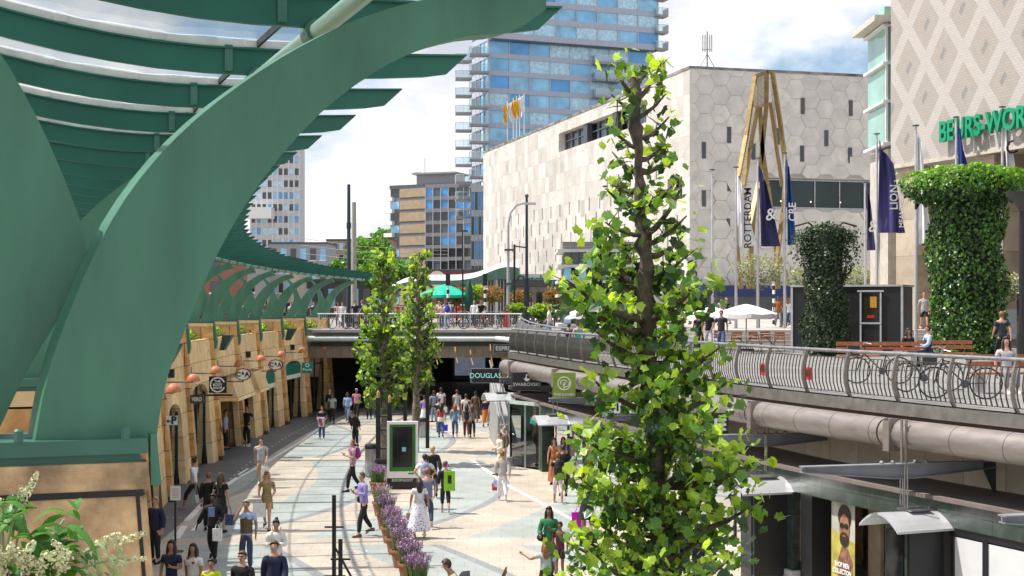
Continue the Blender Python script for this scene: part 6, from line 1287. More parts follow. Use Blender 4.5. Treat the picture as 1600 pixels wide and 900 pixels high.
cf = block('cafe_pavilion', 'low cafe with dark flat roof and green script letters before the store', 802, 900, 444, 112, mat('pale_cafe_panel', (.42, .42, .40), .6), 6, 1, (WGD,), dep=6)
b = MB(); a = P(798, 0, 110.5); e = P(905, 0, 110.5); b.box(((a.x+e.x)/2, 112, zat(443, 111)), (e.x-a.x, 7, .5)); b.build('flat_roof', mat('charcoal_roof', (.06, .065, .07), .6), cf)
q = P(827, 437, 110.2); place(text_mb('Dutch', .85, .04, 1, .02, 'CENTER', .3), q, (1, 0, 0), Z).build('script_lettering', mat('green_script', (0, .2, .07), .5), cf); b = MB(); b.box((q.x, 110.5, q.z), (2.8, .06, .9)); b.build('lettering_board', WHITE, cf)
pv = thing('white_pavilion', 'white layered pavilion with stacked slabs and grey ribbed roof beside the plane tree', 'pavilion', P(930, 0, 80)*Vector((1, 1, 0))+Z*ZD)
xa, xb = P(878, 0, 80).x, P(990, 0, 80).x; PW = mat('pavilion_white', (.62, .61, .58), .6)
for k, y in enumerate((508, 487, 462, 440, 416, 392)):
    b = MB(); b.box(((xa+xb)/2-.1*k*0, 82, zat(y, 80)), (xb-xa+.5, 5, .16)); b.build('slab', PW, pv)
for k, (y0, y1) in enumerate(((508, 530), (487, 508), (462, 487), (440, 462), (416, 440), (392, 416))):
    for j in range(9):
        x = xa+.1+(xb-xa-.2)*(j+.5)/9; b = MB(); b.box((x, 79.8+.2, (zat(y0, 80)+zat(y1, 80))/2), ((xb-xa)/9-.05, .1, zat(y0, 80)-zat(y1, 80)-.2)); b.build('window', (WGD, CURT, WGD, NAVY, WGM, WGD, DARK)[(j*2+k) % 7], pv)
b = MB(); b.box(((xa+xb)/2, 82, (zat(392, 80)+zat(378, 80))/2+.05), (xb-xa-.1, 4.6, zat(378, 80)-zat(392, 80)-.1)); 
for k in range(5): b.box(((xa+xb)/2, 79.7, zat(391-k*3, 80)), (xb-xa, .05, .04))
b.build('ribbed_roof', mat('ribbed_grey', (.24, .24, .24), .5), pv)
b = MB(); b.box(((xa+xb)/2, 82.4, (ZD+zat(392, 80))/2), (xb-xa-.3, 4, zat(392, 80)-ZD-.3)); b.build('core', DGREY, pv)
# ---------------- benches, tables, chairs, cabinet
WOOD = mat('reddish_wood', (.36, .13, .05), .5, 0, .25, 8)
def chair(name='folding_chair'):
    t_ = thing('folding_chair', '', 'chair', (0, 0, 0), 0, 'wooden folding chairs on the terrace')
    for k in range(4): MB().box((0, -.15+k*.1, .45), (.42, .085, .02)).build('seat_slat', WOOD, t_, world=False)
    for z in (.62, .74, .86): MB().box((0, .2, z), (.42, .02, .08)).build('back_slat', WOOD, t_, world=False)
    for x in (-.2, .2): MB().tube([(x, -.22, 0), (x, .2, .9)], .012, 5).build('leg', BLACK, t_, world=False); MB().tube([(x, .22, 0), (x, -.2, .45)], .012, 5).build('leg', BLACK, t_, world=False)
    return t_
c0 = chair(); first = True
for px, D, rz_a, lab in ((1124, 62, 0, 'wooden folding chair under the rear white parasol'), (1150, 60, 180, 'wooden folding chair left of the front parasol pole'), (1180, 60, 20, 'wooden folding chair right of the front parasol pole'), (1197, 61, 0, 'wooden folding chair below the terrace steps'), (1218, 60, 170, 'wooden folding chair nearest the left edge of the black kiosk')):
    g = P(px, 0, D); g.z = ZD+.004
    if first: c0.location = g; c0.rotation_euler = (0, 0, R(rz_a)); c0['label'] = lab; first = False
    else: dup(c0, g, R(rz_a), lab)
def table(px, D, lab):
    g = P(px, 0, D); g.z = ZD; t_ = thing('cafe_table', lab, 'table', g, 0, 'small tables on the terrace'); MB().box(g+Z*.73, (.7, .7, .03)).build('table_top', mat('table_slats', (.3, .2, .12), .6), t_)
    for x in (-.3, .3): MB().tube([g+Vector((x, -.3, 0)), g+Vector((-x, .3, .72))], .014, 5).build('leg', BLACK, t_)
table(1165, 59.5, 'small cafe table under the front white parasol'); table(1208, 60.5, 'small cafe table between two wooden chairs')
def bench(px, D, rz, lab, L_=1.8):
    g = P(px, 0, D); g.z = ZD; t_ = thing('bench', lab, 'bench', g, rz, 'wooden benches on the terrace')
    for k in range(3): MB().box((0, -.18+k*.17, .46), (L_, .13, .04)).build('seat_slat', WOOD, t_, world=False)
    for z in (.66, .82): MB().box((0, .27, z), (L_, .03, .12)).build('back_slat', WOOD, t_, world=False)
    for x in (-L_*.4, L_*.4): MB().box((x, 0, .23), (.06, .5, .46)).build('leg', STEEL, t_, world=False)
bench(1585, 32.5, R(4), 'wooden bench at the right edge behind the railing', 2.0); bench(1375, 44, R(-3), 'wooden bench behind the bicycles left of the bright ivy column', 2.6); bench(1480, 46, 0, 'wooden bench in front of the bright ivy column', 1.8)
g = P(1585, 0, 62); g.z = ZP-.25; t_ = thing('utility_cabinet', 'grey steel utility cabinet by the exchange column', 'cabinet', g); MB().box(g+Z*.65, (.95, .5, 1.3)).build('cabinet_body', mat('cabinet_grey', (.3, .32, .34), .5), t_); MB().box(g+Vector((0, -.26, .65)), (.85, .02, 1.2)).build('cabinet_door', mat('cabinet_door', (.34, .36, .38), .5), t_)
# red and white markers on the bridge
for i, (px, py) in enumerate(((621, 480), (630, 480), (621, 488), (630, 488))):
    pass
for i, (px, lab) in enumerate(((621, 'left red and white road barrier board behind the bridge railing'), (631, 'right red and white road barrier board behind the bridge railing'))):
    g = P(px, 0, 92); g.z = ZS; t_ = thing('road_barrier', lab, 'barrier', g, 0, 'road barrier boards'); 
    for z in (1.25, .9): MB().box(g+Z*z, (.3, .04, .22)).build('red_board', mat('signal_red', (.55, .02, .02), .5), t_)
    MB().box(g+Vector((0, .05, .7)), (.36, .03, 1.4)).build('white_panel', WHITE, t_)
g = P(790, 0, 88); g.z = ZS; o = MB().box(g+Z*.6, (.34, .3, 1.0)).box(g+Z*1.12, (.38, .34, .06)).build('red_post_box', mat('signal_red', (.55, .02, .02), .5)); tag(o, 'bright red box beside the terrace railing end on the bridge', 'post box')
for px, D, lab in ((1140, 69, 'hanging red lifebuoy board behind the railing under the parasols'),): pass
for i, px in enumerate((1165, 1232)): 
    s = ES(px); p, d, nn = edge(es(s)); o = MB().box(p-nn*.5+Z*4.9, (.3, .05, .3), math.atan2(d.y, d.x)).build('red_banner', mat('banner_red', (.6, .04, .03), .6)); tag(o, ('small red banner tied behind the railing under the parasols', 'small red banner tied behind the railing left of the black kiosk')[i], 'banner')
# ---------------- bicycles
def bike(col=(.02, .02, .02), lab='', crate=False):
    t_ = thing('bicycle', lab, 'bicycle', (0, 0, 0), 0, 'parked bicycles'); m = mat('bike_paint_%02d%02d%02d' % tuple(int(c*99) for c in col), col, .35, .2); TY = mat('tyre', (.02, .02, .02), .8)
    for x in (-.53, .53):
        b = MB(); n = 20
        b.tube([Vector((x+math.cos(a*2*math.pi/n)*.33, 0, .34+math.sin(a*2*math.pi/n)*.33)) for a in range(n+1)], .018, 5, cap=False); w = b.build('wheel', TY, t_, world=False)
        b = MB(); 
        for a in range(0, 10): b.tube([(x, 0, .34), (x+math.cos(a*.628)*.32, 0, .34+math.sin(a*.628)*.32)], .003, 3)
        b.tube([(x, -.05, .34), (x, .05, .34)], .02, 6); b.build('spokes', STEEL, w, world=False)
    b = MB(); b.tube([(-.1, 0, .32), (-.22, 0, .82)], .018, 6); b.tube([(-.1, 0, .32), (.36, 0, .78)], .018, 6); b.tube([(-.2, 0, .72), (.35, 0, .82)], .016, 6); b.tube([(-.53, 0, .34), (-.2, 0, .72)], .011, 5); b.tube([(-.53, 0, .34), (-.1, 0, .32)], .011, 5); b.tube([(.53, 0, .34), (.36, 0, .78), (.33, 0, .98)], .016, 6); b.build('frame', m, t_, world=False)
    MB().tube([(.2, -.26, 1.02), (.33, -.2, 1.05), (.36, 0, 1.0), (.33, .2, 1.05), (.2, .26, 1.02)], .013, 6).build('handlebar', STEEL, t_, world=False); MB().box((-.24, 0, .86), (.26, .14, .05)).tube([(-.22, 0, .8), (-.23, 0, .85)], .012, 5).build('saddle', BLACK, t_, world=False)
    MB().box((-.6, 0, .72), (.36, .13, .015)).tube([(-.53, 0, .34), (-.62, 0, .71)], .006, 4).build('luggage_rack', BLACK, t_, world=False)
    MB().tube([(-.1, -.03, .32), (-.1, .03, .32)], .09, 12).box((-.02, .07, .2), (.09, .05, .02)).box((-.18, -.07, .44), (.09, .05, .02)).build('pedals', DGREY, t_, world=False)
    b = MB(); b.grid(lambda u, v: Vector((-.53+math.cos(R(20+150*u))*.36, (v-.5)*.06, .34+math.sin(R(20+150*u))*.36)), 8, 1); b.grid(lambda u, v: Vector((.53+math.cos(R(30+120*u))*.36, (v-.5)*.06, .34+math.sin(R(30+120*u))*.36)), 8, 1); b.build('mudguards', m, t_, world=False)
    if crate: MB().box((.62, 0, .85), (.3, .34, .26)).build('front_crate', mat('crate_black', (.03, .03, .03), .7), t_, world=False)
    return t_
B0 = [bike((.02, .02, .02), 'black bicycle leaning nearest to the terrace railing', True), bike((.45, .04, .03), 'red bicycle on the bridge'), bike((.3, .3, .32), 'silver bicycle'), bike((.02, .12, .1), 'dark teal bicycle')]
BK = [(0, 1372, 36.5, ZD, 172, 'black bicycle with front crate left part behind the near railing'), (2, 1450, 33.0, ZD, 8, 'silver grey bicycle in the middle behind the near railing'), (0, 1500, 30.5, ZD, 164, 'black bicycle nearest to the right end of the railing'), (1, 711, 86.6, ZS, 5, 'red bicycle left of centre behind the bridge railing'), (1, 762, 86.6, ZS, 178, 'red bicycle right of centre behind the bridge railing'), (0, 739, 87.4, ZS, 3, 'black bicycle between two red bicycles on the bridge'), (0, 532, 86.5, ZS, 175, 'black bicycle at the left end of the bridge'), (3, 625, 86.6, ZS, 4, 'dark bicycle between the two slim trees on the bridge'), (0, 642, 86.8, ZS, 176, 'black bicycle just left of the second slim tree'), (0, 784, 87, ZS, 90, 'black bicycle seen end on near the red box')]
RK = ['right of the thin black street lamp', 'under the closed parasol left of the lamp', 'below the yellow green shrub', 'left of the lady in white', 'behind the lady in white', 'left of the striped pole', 'behind the man in black by the striped pole', 'right of the striped pole', 'under the wavy roof gable', 'beside the curved arm lamp foot', 'left of the curved arm lamp', 'right of the curved arm lamp', 'left of the navy mast', 'at the navy mast foot', 'right of the navy mast', 'left of the bright green shrub', 'behind the bright green shrub', 'right of the bright green shrub', 'before the cafe wall', 'left of the white pavilion', 'under the small russet topiary', 'near the pavilion corner', 'at the pavilion corner', 'behind the rear railing start', 'far right of the row']
rr = random.Random(3)
for i, px in enumerate(list(range(716, 860, 8))+list(range(862, 905, 9))): BK.append((rr.choice((0, 0, 2, 0, 3)), px, 93+rr.uniform(-1, 2), ZS, 70+rr.uniform(-15, 15), 'x bicycle in the street rack %s' % RK[i]))
for i, px in enumerate((300, 330, 360, 395, 430, 468, 500)): BK.append((0, px, 92+i, ZS, rr.uniform(0, 20), 'black bicycle seen through the %s gap of the canopy arches' % ordn[i]))
used = set(); names = ('black', 'red', 'silver', 'dark teal')
for k, px, D, z, a, lab in BK:
    g = P(px, 0, D); g.z = z+.004; lab = lab.replace('x bicycle', names[k]+' bicycle')
    if k not in used: used.add(k); B0[k].location = g; B0[k].rotation_euler = (0, 0, R(a)); B0[k]['label'] = lab
    else: dup(B0[k], g, R(a), lab)
# scooters at the left end of the bridge
def scooter(px, D, a, lab, col):
    g = P(px, 0, D); g.z = ZS; t_ = thing('motor_scooter', lab, 'scooter', g, R(a), 'scooters on the bridge'); m = mat('scooter_%d' % int(col[0]*99), col, .3)
    for x in (-.6, .6): b = MB(); n = 14; b.tube([Vector((x+math.cos(q*2*math.pi/n)*.2, 0, .24+math.sin(q*2*math.pi/n)*.2)) for q in range(n+1)], .06, 6, cap=False); b.build('wheel', mat('tyre', (.02, .02, .02)), t_, world=False)
    MB().prism([(-.85, .45), (-.2, .35), (.1, .3), (.35, .32), (.5, .6), (.42, 1.0), (.36, 1.0), (.38, .6), (.25, .42), (-.1, .44), (-.15, .72), (-.9, .78)], (0, 0, 0), (1, 0, 0), (0, 0, 1), (0, .3, 0)).build('body', m, t_, world=False)
    MB().box((-.5, 0, .83), (.75, .28, .12)).build('seat', BLACK, t_, world=False); MB().tube([(.3, -.32, 1.08), (.4, 0, 1.05), (.3, .32, 1.08)], .02, 6).build('handlebar', BLACK, t_, world=False); MB().tube([(.6, 0, .24), (.4, 0, 1.05)], .03, 6).build('fork', STEEL, t_, world=False); MB().sphere((.5, 0, .9), .09, 8).build('headlight', WHITE, t_, world=False)
scooter(556, 86.8, 8, 'black scooter with white front left of the first slim tree', (.03, .03, .035)); scooter(572, 87.4, 172, 'dark red scooter beside the black scooter on the bridge', (.2, .03, .03))
# overhead tram wires
for i, (y0, y1) in enumerate(((372, 392), (383, 398), (396, 408))):
    o = MB().tube([P(470, y0, 120), P(560, (y0+y1)/2+3, 118), P(700, y1, 116)], .02, 4).build('overhead_wire', DGREY); tag(o, ('uppermost thin tram wire before the beige apartment block', 'middle thin tram wire before the beige apartment block', 'lowest thin tram wire before the beige apartment block')[i], 'wire')
# ------------------------------------------------------------ people
SKQ = []                                          # queued skin meshes, evaluated together
def skinq(name, nodes, edges, root, mats, parent, extra=None, loc=None, rz=0, lvl=1):
    me = bpy.data.meshes.new(name); me.from_pydata([tuple(p) for p, r in nodes], edges, []); o = bpy.data.objects.new(name, me); COL.objects.link(o)
    o.modifiers.new('s', 'SKIN').branch_smoothing = .4
    sk = me.skin_vertices[0].data
    for i, (p, r) in enumerate(nodes): sk[i].radius = r if isinstance(r, tuple) else (r, r); sk[i].use_root = (i == root)
    m = o.modifiers.new('u', 'SUBSURF'); m.levels = lvl; m.render_levels = lvl
    SKQ.append((o, mats, extra)); 
    if parent: o.parent = parent; PM[o] = PM[parent]
    else: o.location = loc; o.rotation_euler = (0, 0, rz); PM[o] = Matrix.Translation(loc)@Matrix.Rotation(rz, 4, 'Z')
    return o
def flush_skin():
    dg = bpy.context.evaluated_depsgraph_get(); dg.update(); res = []
    for o, mats, ex in SKQ: res.append(bpy.data.meshes.new_from_object(o.evaluated_get(dg)))
    for (o, mats, ex), me in zip(SKQ, res):
        o.modifiers.clear(); vs = [v.co.copy() for v in me.vertices]; fs = [list(p.vertices) for p in me.polygons]; b = MB(); b.add(vs, fs)
        if ex: b.join(ex)
        old = o.data; nm = bpy.data.meshes.new(o.name); nm.from_pydata([tuple(p) for p in b.v], [], b.f)
        for m in mats: nm.materials.append(m)
        nm.polygons.foreach_set('material_index', b.m); nm.polygons.foreach_set('use_smooth', [True]*len(nm.polygons)); nm.update(); o.data = nm; bpy.data.meshes.remove(old); bpy.data.meshes.remove(me)
    SKQ.clear()
SKIN = {'l': mat('skin_light', (.50, .28, .20), .5, 0, .05), 't': mat('skin_tan', (.36, .19, .12), .5, 0, .05), 'b': mat('skin_brown', (.16, .08, .05), .5, 0, .05), 'd': mat('skin_dark', (.06, .032, .022), .5, 0, .05)}
CC = {}
def cloth_m(c):
    if isinstance(c, str): c = PAL[c]
    k = 'fabric_%02d_%02d_%02d' % tuple(int(x*99) for x in c); return mat(k, c, .85, 0, .14, 9, .15, 60)
PAL = dict(black=(.012, .012, .015), navy=(.015, .02, .06), white=(.72, .72, .74), cream=(.62, .57, .48), grey=(.2, .2, .22), lgrey=(.42, .42, .45), denim=(.05, .10, .22), ldenim=(.16, .27, .42), jeans=(.03, .05, .11), blue=(.18, .28, .6), lblue=(.38, .48, .72), lilac=(.30, .25, .55), pink=(.65, .28, .38), mauve=(.42, .25, .34), red=(.5, .03, .03), green=(.02, .16, .06), teal=(.0, .42, .3), khaki=(.28, .22, .1), brown=(.13, .08, .05), olive=(.35, .36, .2), orange=(.5, .15, .02), maroon=(.09, .015, .025), neon=(.6, .8, .02), beige=(.45, .37, .27), sage=(.35, .42, .38), plum=(.3, .02, .3), rust=(.38, .12, .03), hairb=(.02, .014, .01), hairn=(.09, .05, .025), blond=(.45, .30, .13), ginger=(.22, .08, .03), greyh=(.32, .31, .30), magenta=(.5, .02, .4))
V = Vector
def person(label, pos, face, h=1.7, pose='stand', top=('tee', 'black'), bot=('trousers', 'black'), hair=('short', 'hairb'), skin='l', shoes='black', arms=None, lean=0, cat_='person', group=None, lod=1, pattern=None):
    k = h/1.7; rz = R(face); S = {}
    fem = 0.94 if hair[0] in ('long', 'pony', 'bunw') else 1.0
    sh = .175*fem; hp = .085
    st = {'walk': (.20, -.22), 'stand': (.02, -.02), 'stride': (.32, -.30), 'sit': (0, 0)}.get(pose, (.02, -.02)); zp = .92 if pose != 'sit' else .50
    if pose == 'stride': zp = .88
    J = dict(pelvis=V((0, 0, zp)), waist=V((0, .0, zp+.14)), chest=V((0, .01, zp+.33)), upper=V((0, 0, zp+.47)), neck=V((0, .005, zp+.57)), chin=V((0, .018, zp+.625)), head=V((0, .012, zp+.695)), top=V((0, .0, zp+.755)))
    for s, q in ((-1, st[0]), (1, st[1])):
        a = 'L' if s < 0 else 'R'
        J['hip'+a] = V((s*hp, 0, zp-.05)); 
        if pose == 'sit': J['kn'+a] = V((s*.12, .42, zp-.0)); J['an'+a] = V((s*.12, .44, .09)); J['to'+a] = V((s*.13, .58, .035))
        else:
            lift = .10 if q < -.1 else 0
            J['kn'+a] = V((s*.095, q*.55+(.06 if q < 0 else .05), .49)); J['an'+a] = V((s*.10, q-(.05 if q < -.1 else 0), .085+lift)); J['to'+a] = V((s*.12, q+.13, .035+(0 if q >= -.1 else .01)))
        J['sh'+a] = V((s*sh, 0, zp+.455))
    A = arms or {'walk': ('swf', 'swb'), 'stride': ('swb', 'swf')}.get(pose, ('down', 'down'))
    for s, a, ar_ in ((-1, 'L', A[0]), (1, 'R', A[1])):
        e, w, g = {'down': ((.235, -.02, .20), (.235, .04, -.03), (.232, .06, -.11)), 'swf': ((.22, .05, .20), (.21, .20, .02), (.20, .26, -.04)), 'swb': ((.23, -.12, .21), (.24, -.16, -.02), (.235, -.16, -.10)), 'phone': ((.215, .02, .21), (.09, .24, .27), (.04, .29, .32)), 'ear': ((.27, .12, .30), (.14, .10, .56), (.10, .07, .63)),
              'carry': ((.235, -.02, .20), (.20, .17, .11), (.18, .24, .10)), 'out': ((.36, .08, .34), (.52, .22, .42), (.59, .27, .46)), 'hip': ((.34, -.06, .24), (.20, .02, .10), (.15, .06, .08)), 'away': ((.30, -.03, .22), (.40, .02, .0), (.43, .03, -.08)), 'lap': ((.22, .06, .20), (.12, .25, .12), (.07, .30, .12)), 'push': ((.22, .08, .24), (.19, .33, .18), (.18, .40, .18))}[ar_]
        J['el'+a] = V((s*e[0], e[1], zp+e[2])); J['wr'+a] = V((s*w[0], w[1], zp+w[2])); J['ha'+a] = V((s*g[0], g[1], zp+g[2]))
    if lean:
        M_ = Matrix.Rotation(-R(lean), 3, 'X'); c = J['pelvis'].copy()
        for q in ('waist', 'chest', 'upper', 'neck', 'chin', 'head', 'top', 'shL', 'shR', 'elL', 'elR', 'wrL', 'wrR', 'haL', 'haR'): J[q] = c+M_@(J[q]-c)
    w_ = 1.0 if fem == 1 else .92
    order = ['pelvis', 'waist', 'chest', 'upper', 'neck', 'chin', 'head', 'top', 'hipL', 'knL', 'anL', 'toL', 'hipR', 'knR', 'anR', 'toR', 'shL', 'elL', 'wrL', 'haL', 'shR', 'elR', 'wrR', 'haR']
    rad = dict(pelvis=(.15*w_, .10), waist=(.125*w_, .09), chest=(.15*w_, .105), upper=(.12*w_, .085), neck=.052, chin=(.058, .066), head=(.074, .088), top=(.055, .068), hipL=.088, hipR=.088, knL=.056, knR=.056, anL=.038, anR=.038, toL=(.035, .025), toR=(.035, .025), shL=.054, shR=.054, elL=.040, elR=.040, wrL=.027, wrR=.027, haL=(.034, .018), haR=(.034, .018))
    idx = {n: i for i, n in enumerate(order)}
    E = [('pelvis', 'waist'), ('waist', 'chest'), ('chest', 'upper'), ('upper', 'neck'), ('neck', 'chin'), ('chin', 'head'), ('head', 'top'), ('pelvis', 'hipL'), ('hipL', 'knL'), ('knL', 'anL'), ('anL', 'toL'), ('pelvis', 'hipR'), ('hipR', 'knR'), ('knR', 'anR'), ('anR', 'toR'), ('upper', 'shL'), ('shL', 'elL'), ('elL', 'wrL'), ('wrL', 'haL'), ('upper', 'shR'), ('shR', 'elR'), ('elR', 'wrR'), ('wrR', 'haR')]
    kk = lambda p: p*k
    def rr_(r, add=0, f=1): return tuple((x*f+add)*k for x in r) if isinstance(r, tuple) else (r*f+add)*k
    ex = MB()
    hd = J['head']; up = (J['top']-J['chin']).normalized(); fw = V((0, 1, 0)); fw = (fw-up*fw.dot(up)).normalized(); rt = fw.cross(up)
    F_ = lambda x, y, z: kk(hd+rt*x+fw*y+up*z)
    if lod:
        ex.add([F_(-.013, .078, -.028), F_(.013, .078, -.028), F_(0, .106, -.03), F_(0, .082, .012), F_(0, .078, -.038)], [(0, 1, 2), (0, 2, 3), (2, 1, 3), (0, 4, 1), (0, 2, 4), (1, 4, 2)], 0)
        for s in (-1, 1):
            ex.sphere(F_(s*.075, -.0, -.008), (.010*k, .018*k, .028*k), 6, 0); ex.sphere(F_(s*.029, .078, .008), (.009*k, .006*k, .0045*k), 6, 1)
        ex.box(F_(0, .078, -.055), (.036*k, .006*k, .006*k), 0, 2)
    # hands with fingers
    for a, s in (('L', -1), ('R', 1)):
        d = (J['ha'+a]-J['wr'+a]).normalized(); side = d.cross(V((s, 0, .2))).normalized(); nrm = side.cross(d)
        for q in range(4):
            ln = (.055, .066, .062, .048)[q]; b0 = J['ha'+a]+side*(-.027+.018*q)-d*.006; ex.tube([kk(b0), kk(b0+d*ln*.55-nrm*.006*s), kk(b0+d*ln-nrm*.02*s)], [.0088*k, .0078*k, .006*k], 5, 0)
        b0 = J['wr'+a].lerp(J['ha'+a], .35)+side*(-.026); ex.tube([kk(b0), kk(b0+d*.03-side*.018), kk(b0+d*.058-side*.022)], [.0095*k, .0085*k, .006*k], 5, 0)
    nodes = [(kk(J[n]), rr_(rad[n])) for n in order]
    body = skinq('person', nodes, [(idx[a], idx[b]) for a, b in E], 0, [SKIN[skin], mat('eye_dark', (.05, .03, .025), .3), mat('lip', (.3, .1, .08), .5)], None, ex, V(pos), rz)
    tag(body, label, cat_, group)
    # clothes
    def garment(name, names, add, colour, root, over={}, cut={}):
        ns = []; ix = {}
        for n in names:
            base = n.split('*')[0]; p = J[base] if '*' not in n else cut[n]; ix[n] = len(ns); ns.append((kk(p), rr_(over.get(n, rad[base]), add)))
        return ns, ix
    tt, tcol = top[0], top[1]; tm_ = cloth_m(tcol)
    if tt in ('tee', 'long', 'jacket', 'tank', 'dress', 'vest'):
        ns = ['hem*', 'waist', 'chest', 'upper', 'col*']; cut = {'hem*': J['pelvis']+V((0, 0, -.06 if tt != 'jacket' else -.10)), 'col*': J['upper'].lerp(J['neck'], .45)}
        add = {'jacket': .03, 'long': .022, 'dress': .014, 'tank': .010}.get(tt, .018); nodes = []; ix = {}
        def an(n, p, r): ix[n] = len(nodes); nodes.append((kk(p), rr_(r, add)))
        an('hem', cut['hem*'], (.155*w_, .105)); an('waist', J['waist'], (.135*w_, .095)); an('chest', J['chest'], rad['chest']); an('upper', J['upper'], rad['upper']); an('col', cut['col*'], .06)
        ed = [(0, 1), (1, 2), (2, 3), (3, 4)]
        if tt not in ('tank', 'vest'):
            for a in 'LR':
                an('sh'+a, J['sh'+a], .056); ed.append((3, ix['sh'+a]))
                if tt in ('long', 'jacket'): an('el'+a, J['el'+a], .043); an('wr'+a, J['el'+a].lerp(J['wr'+a], .9), .034); ed += [(ix['sh'+a], ix['el'+a]), (ix['el'+a], ix['wr'+a])]
                else: an('el'+a, J['sh'+a].lerp(J['el'+a], .62), .050); ed.append((ix['sh'+a], ix['el'+a]))
        skinq({'jacket': 'jacket', 'dress': 'dress_top'}.get(tt, 'shirt'), nodes, ed, 1, [tm_], body)
        if tt == 'vest':
            pass
    def ringskirt(z0, z1, r0, r1, colour, name, wob=.012):
        b = MB(); n = 24; K = 6; c = J['pelvis']
        for i in range(K+1):
            f = i/K; z = z0+(z1-z0)*f; r = r0+(r1-r0)*f**.8; sh_ = ((J['anL'].y+J['anR'].y)/2)*f*.2
            for q in range(n): a = 2*math.pi*q/n; w = 1+wob*6*f*math.sin(5*a); b.v.append(V((math.cos(a)*r*w, math.sin(a)*r*.78*w+sh_, z))*k)
        for i in range(K):
            for q in range(n): x = i*n+q; y = i*n+(q+1) % n; b.f.append([x, y, y+n, x+n]); b.m.append(0)
        b.f.append(list(range(n))); b.m.append(0); b.build(name, cloth_m(colour) if not pattern else pattern, body, world=False, smooth=True)
    if tt == 'dress': ringskirt(zp+.16, top[2], .135, top[3] if len(top) > 3 else .24, tcol, 'dress_skirt')
    if bot[0] == 'skirt': ringskirt(zp+.1, bot[2], .14, .24, bot[1], 'skirt')
    if bot[0] in ('trousers', 'capri', 'shorts'):
        f = {'trousers': .93, 'capri': .55, 'shorts': 0}[bot[0]]; fl_ = 1.25 if len(bot) > 2 else 1; nodes = [(kk(J['pelvis']+V((0, 0, .06))), rr_((.15*w_, .10), .008)), (kk(J['pelvis']-V((0, 0, .03))), rr_((.15*w_, .105), .012))]; ed = [(0, 1)]
        for a in 'LR':
            i0 = len(nodes); nodes += [(kk(J['hip'+a]-V((0, 0, .03))), rr_(.09, .012)), (kk(J['kn'+a]) if f else kk(J['hip'+a].lerp(J['kn'+a], .75)), rr_(.058 if f else .075, .02))]; ed += [(1, i0), (i0, i0+1)]
            if f: nodes.append((kk(J['kn'+a].lerp(J['an'+a], f)), rr_(.046*fl_, .012))); ed.append((i0+1, i0+2))
        skinq('trousers' if f else 'shorts', nodes, ed, 1, [cloth_m(bot[1])], body)
    for a in 'LR':
        b = MB(); an_ = J['an'+a]; z = an_.z-.085; dz = J['to'+a].z-.035; o = V((an_.x, an_.y, z))
        b.hexa([kk(o+V(q)) for q in ((-.035, -.07, .0), (.035, -.07, 0), (.045, .10, dz), (.025, .19, dz), (-.03, .19, dz), (-.045, .10, dz))], [kk(o+V(q)) for q in ((-.035, -.07, .09), (.035, -.07, .09), (.04, .08, .07), (.02, .175, .045), (-.02, .175, .045), (-.04, .08, .07))]); b.build('shoe', cloth_m(shoes), body, world=False, smooth=50)
    hs, hc = hair[0], hair[1]; hm = mat('hair_'+hc, PAL[hc], .55, 0, .25, 30)
    if hs != 'bald':
        b = MB(); n = 16; K = 9; thick = .098 if hs != 'short' else .09
        for i in range(K+1):
            for q in range(n):
                a = 2*math.pi*q/n; ph = math.pi*.5*i/K*1.5; y = math.cos(a)*math.sin(ph); x = math.sin(a)*math.sin(ph); z = math.cos(ph)
                if y > .15 and z < .45: z = .45; y = min(y, .66)
                if y > .0 and z < .1: z = .1; y = min(y, .5)
                b.v.append(F_(x*.086, y*thick*1.06-.008, .012+z*.105))
        for i in range(K):
            for q in range(n): x = i*n+q; y = i*n+(q+1) % n; b.f.append([x, y, y+n, x+n]); b.m.append(0)
        if hs in ('long', 'longw'):
            b.tube([F_(0, -.045, .06), F_(0, -.075, -.04), F_(0, -.095, -.16), F_(.01, -.10, -.28), F_(.0, -.10, -.36)], [.06*k, .09*k, .095*k, .075*k, .02*k], 10)
            for s in (-1, 1): b.tube([F_(s*.06, .02, .04), F_(s*.082, -.01, -.05), F_(s*.085, .0, -.16), F_(s*.09, .02, -.24)], [.02*k, .03*k, .032*k, .008*k], 6)
        if hs == 'pony': b.tube([F_(0, -.09, .05), F_(0, -.13, .0), F_(0, -.125, -.12), F_(0, -.11, -.24)], [.02*k, .032*k, .03*k, .008*k], 8)
        if hs in ('bun', 'bunw'): b.sphere(F_(0, -.07, .115), .045*k, 8)
        if hs == 'afro': b.sphere(F_(0, -.02, .03), (.115*k, .12*k, .12*k), 10)
        if hs == 'cap': pass
        b.build('hair', hm, body, world=False, smooth=True)
    body['_j'] = 0; JW[body.name] = (J, k); return body
JW = {}
def pt(body, j, off=(0, 0, 0)):
    J, k = JW[body.name]; return PM[body]@(J[j]*k+V(off))
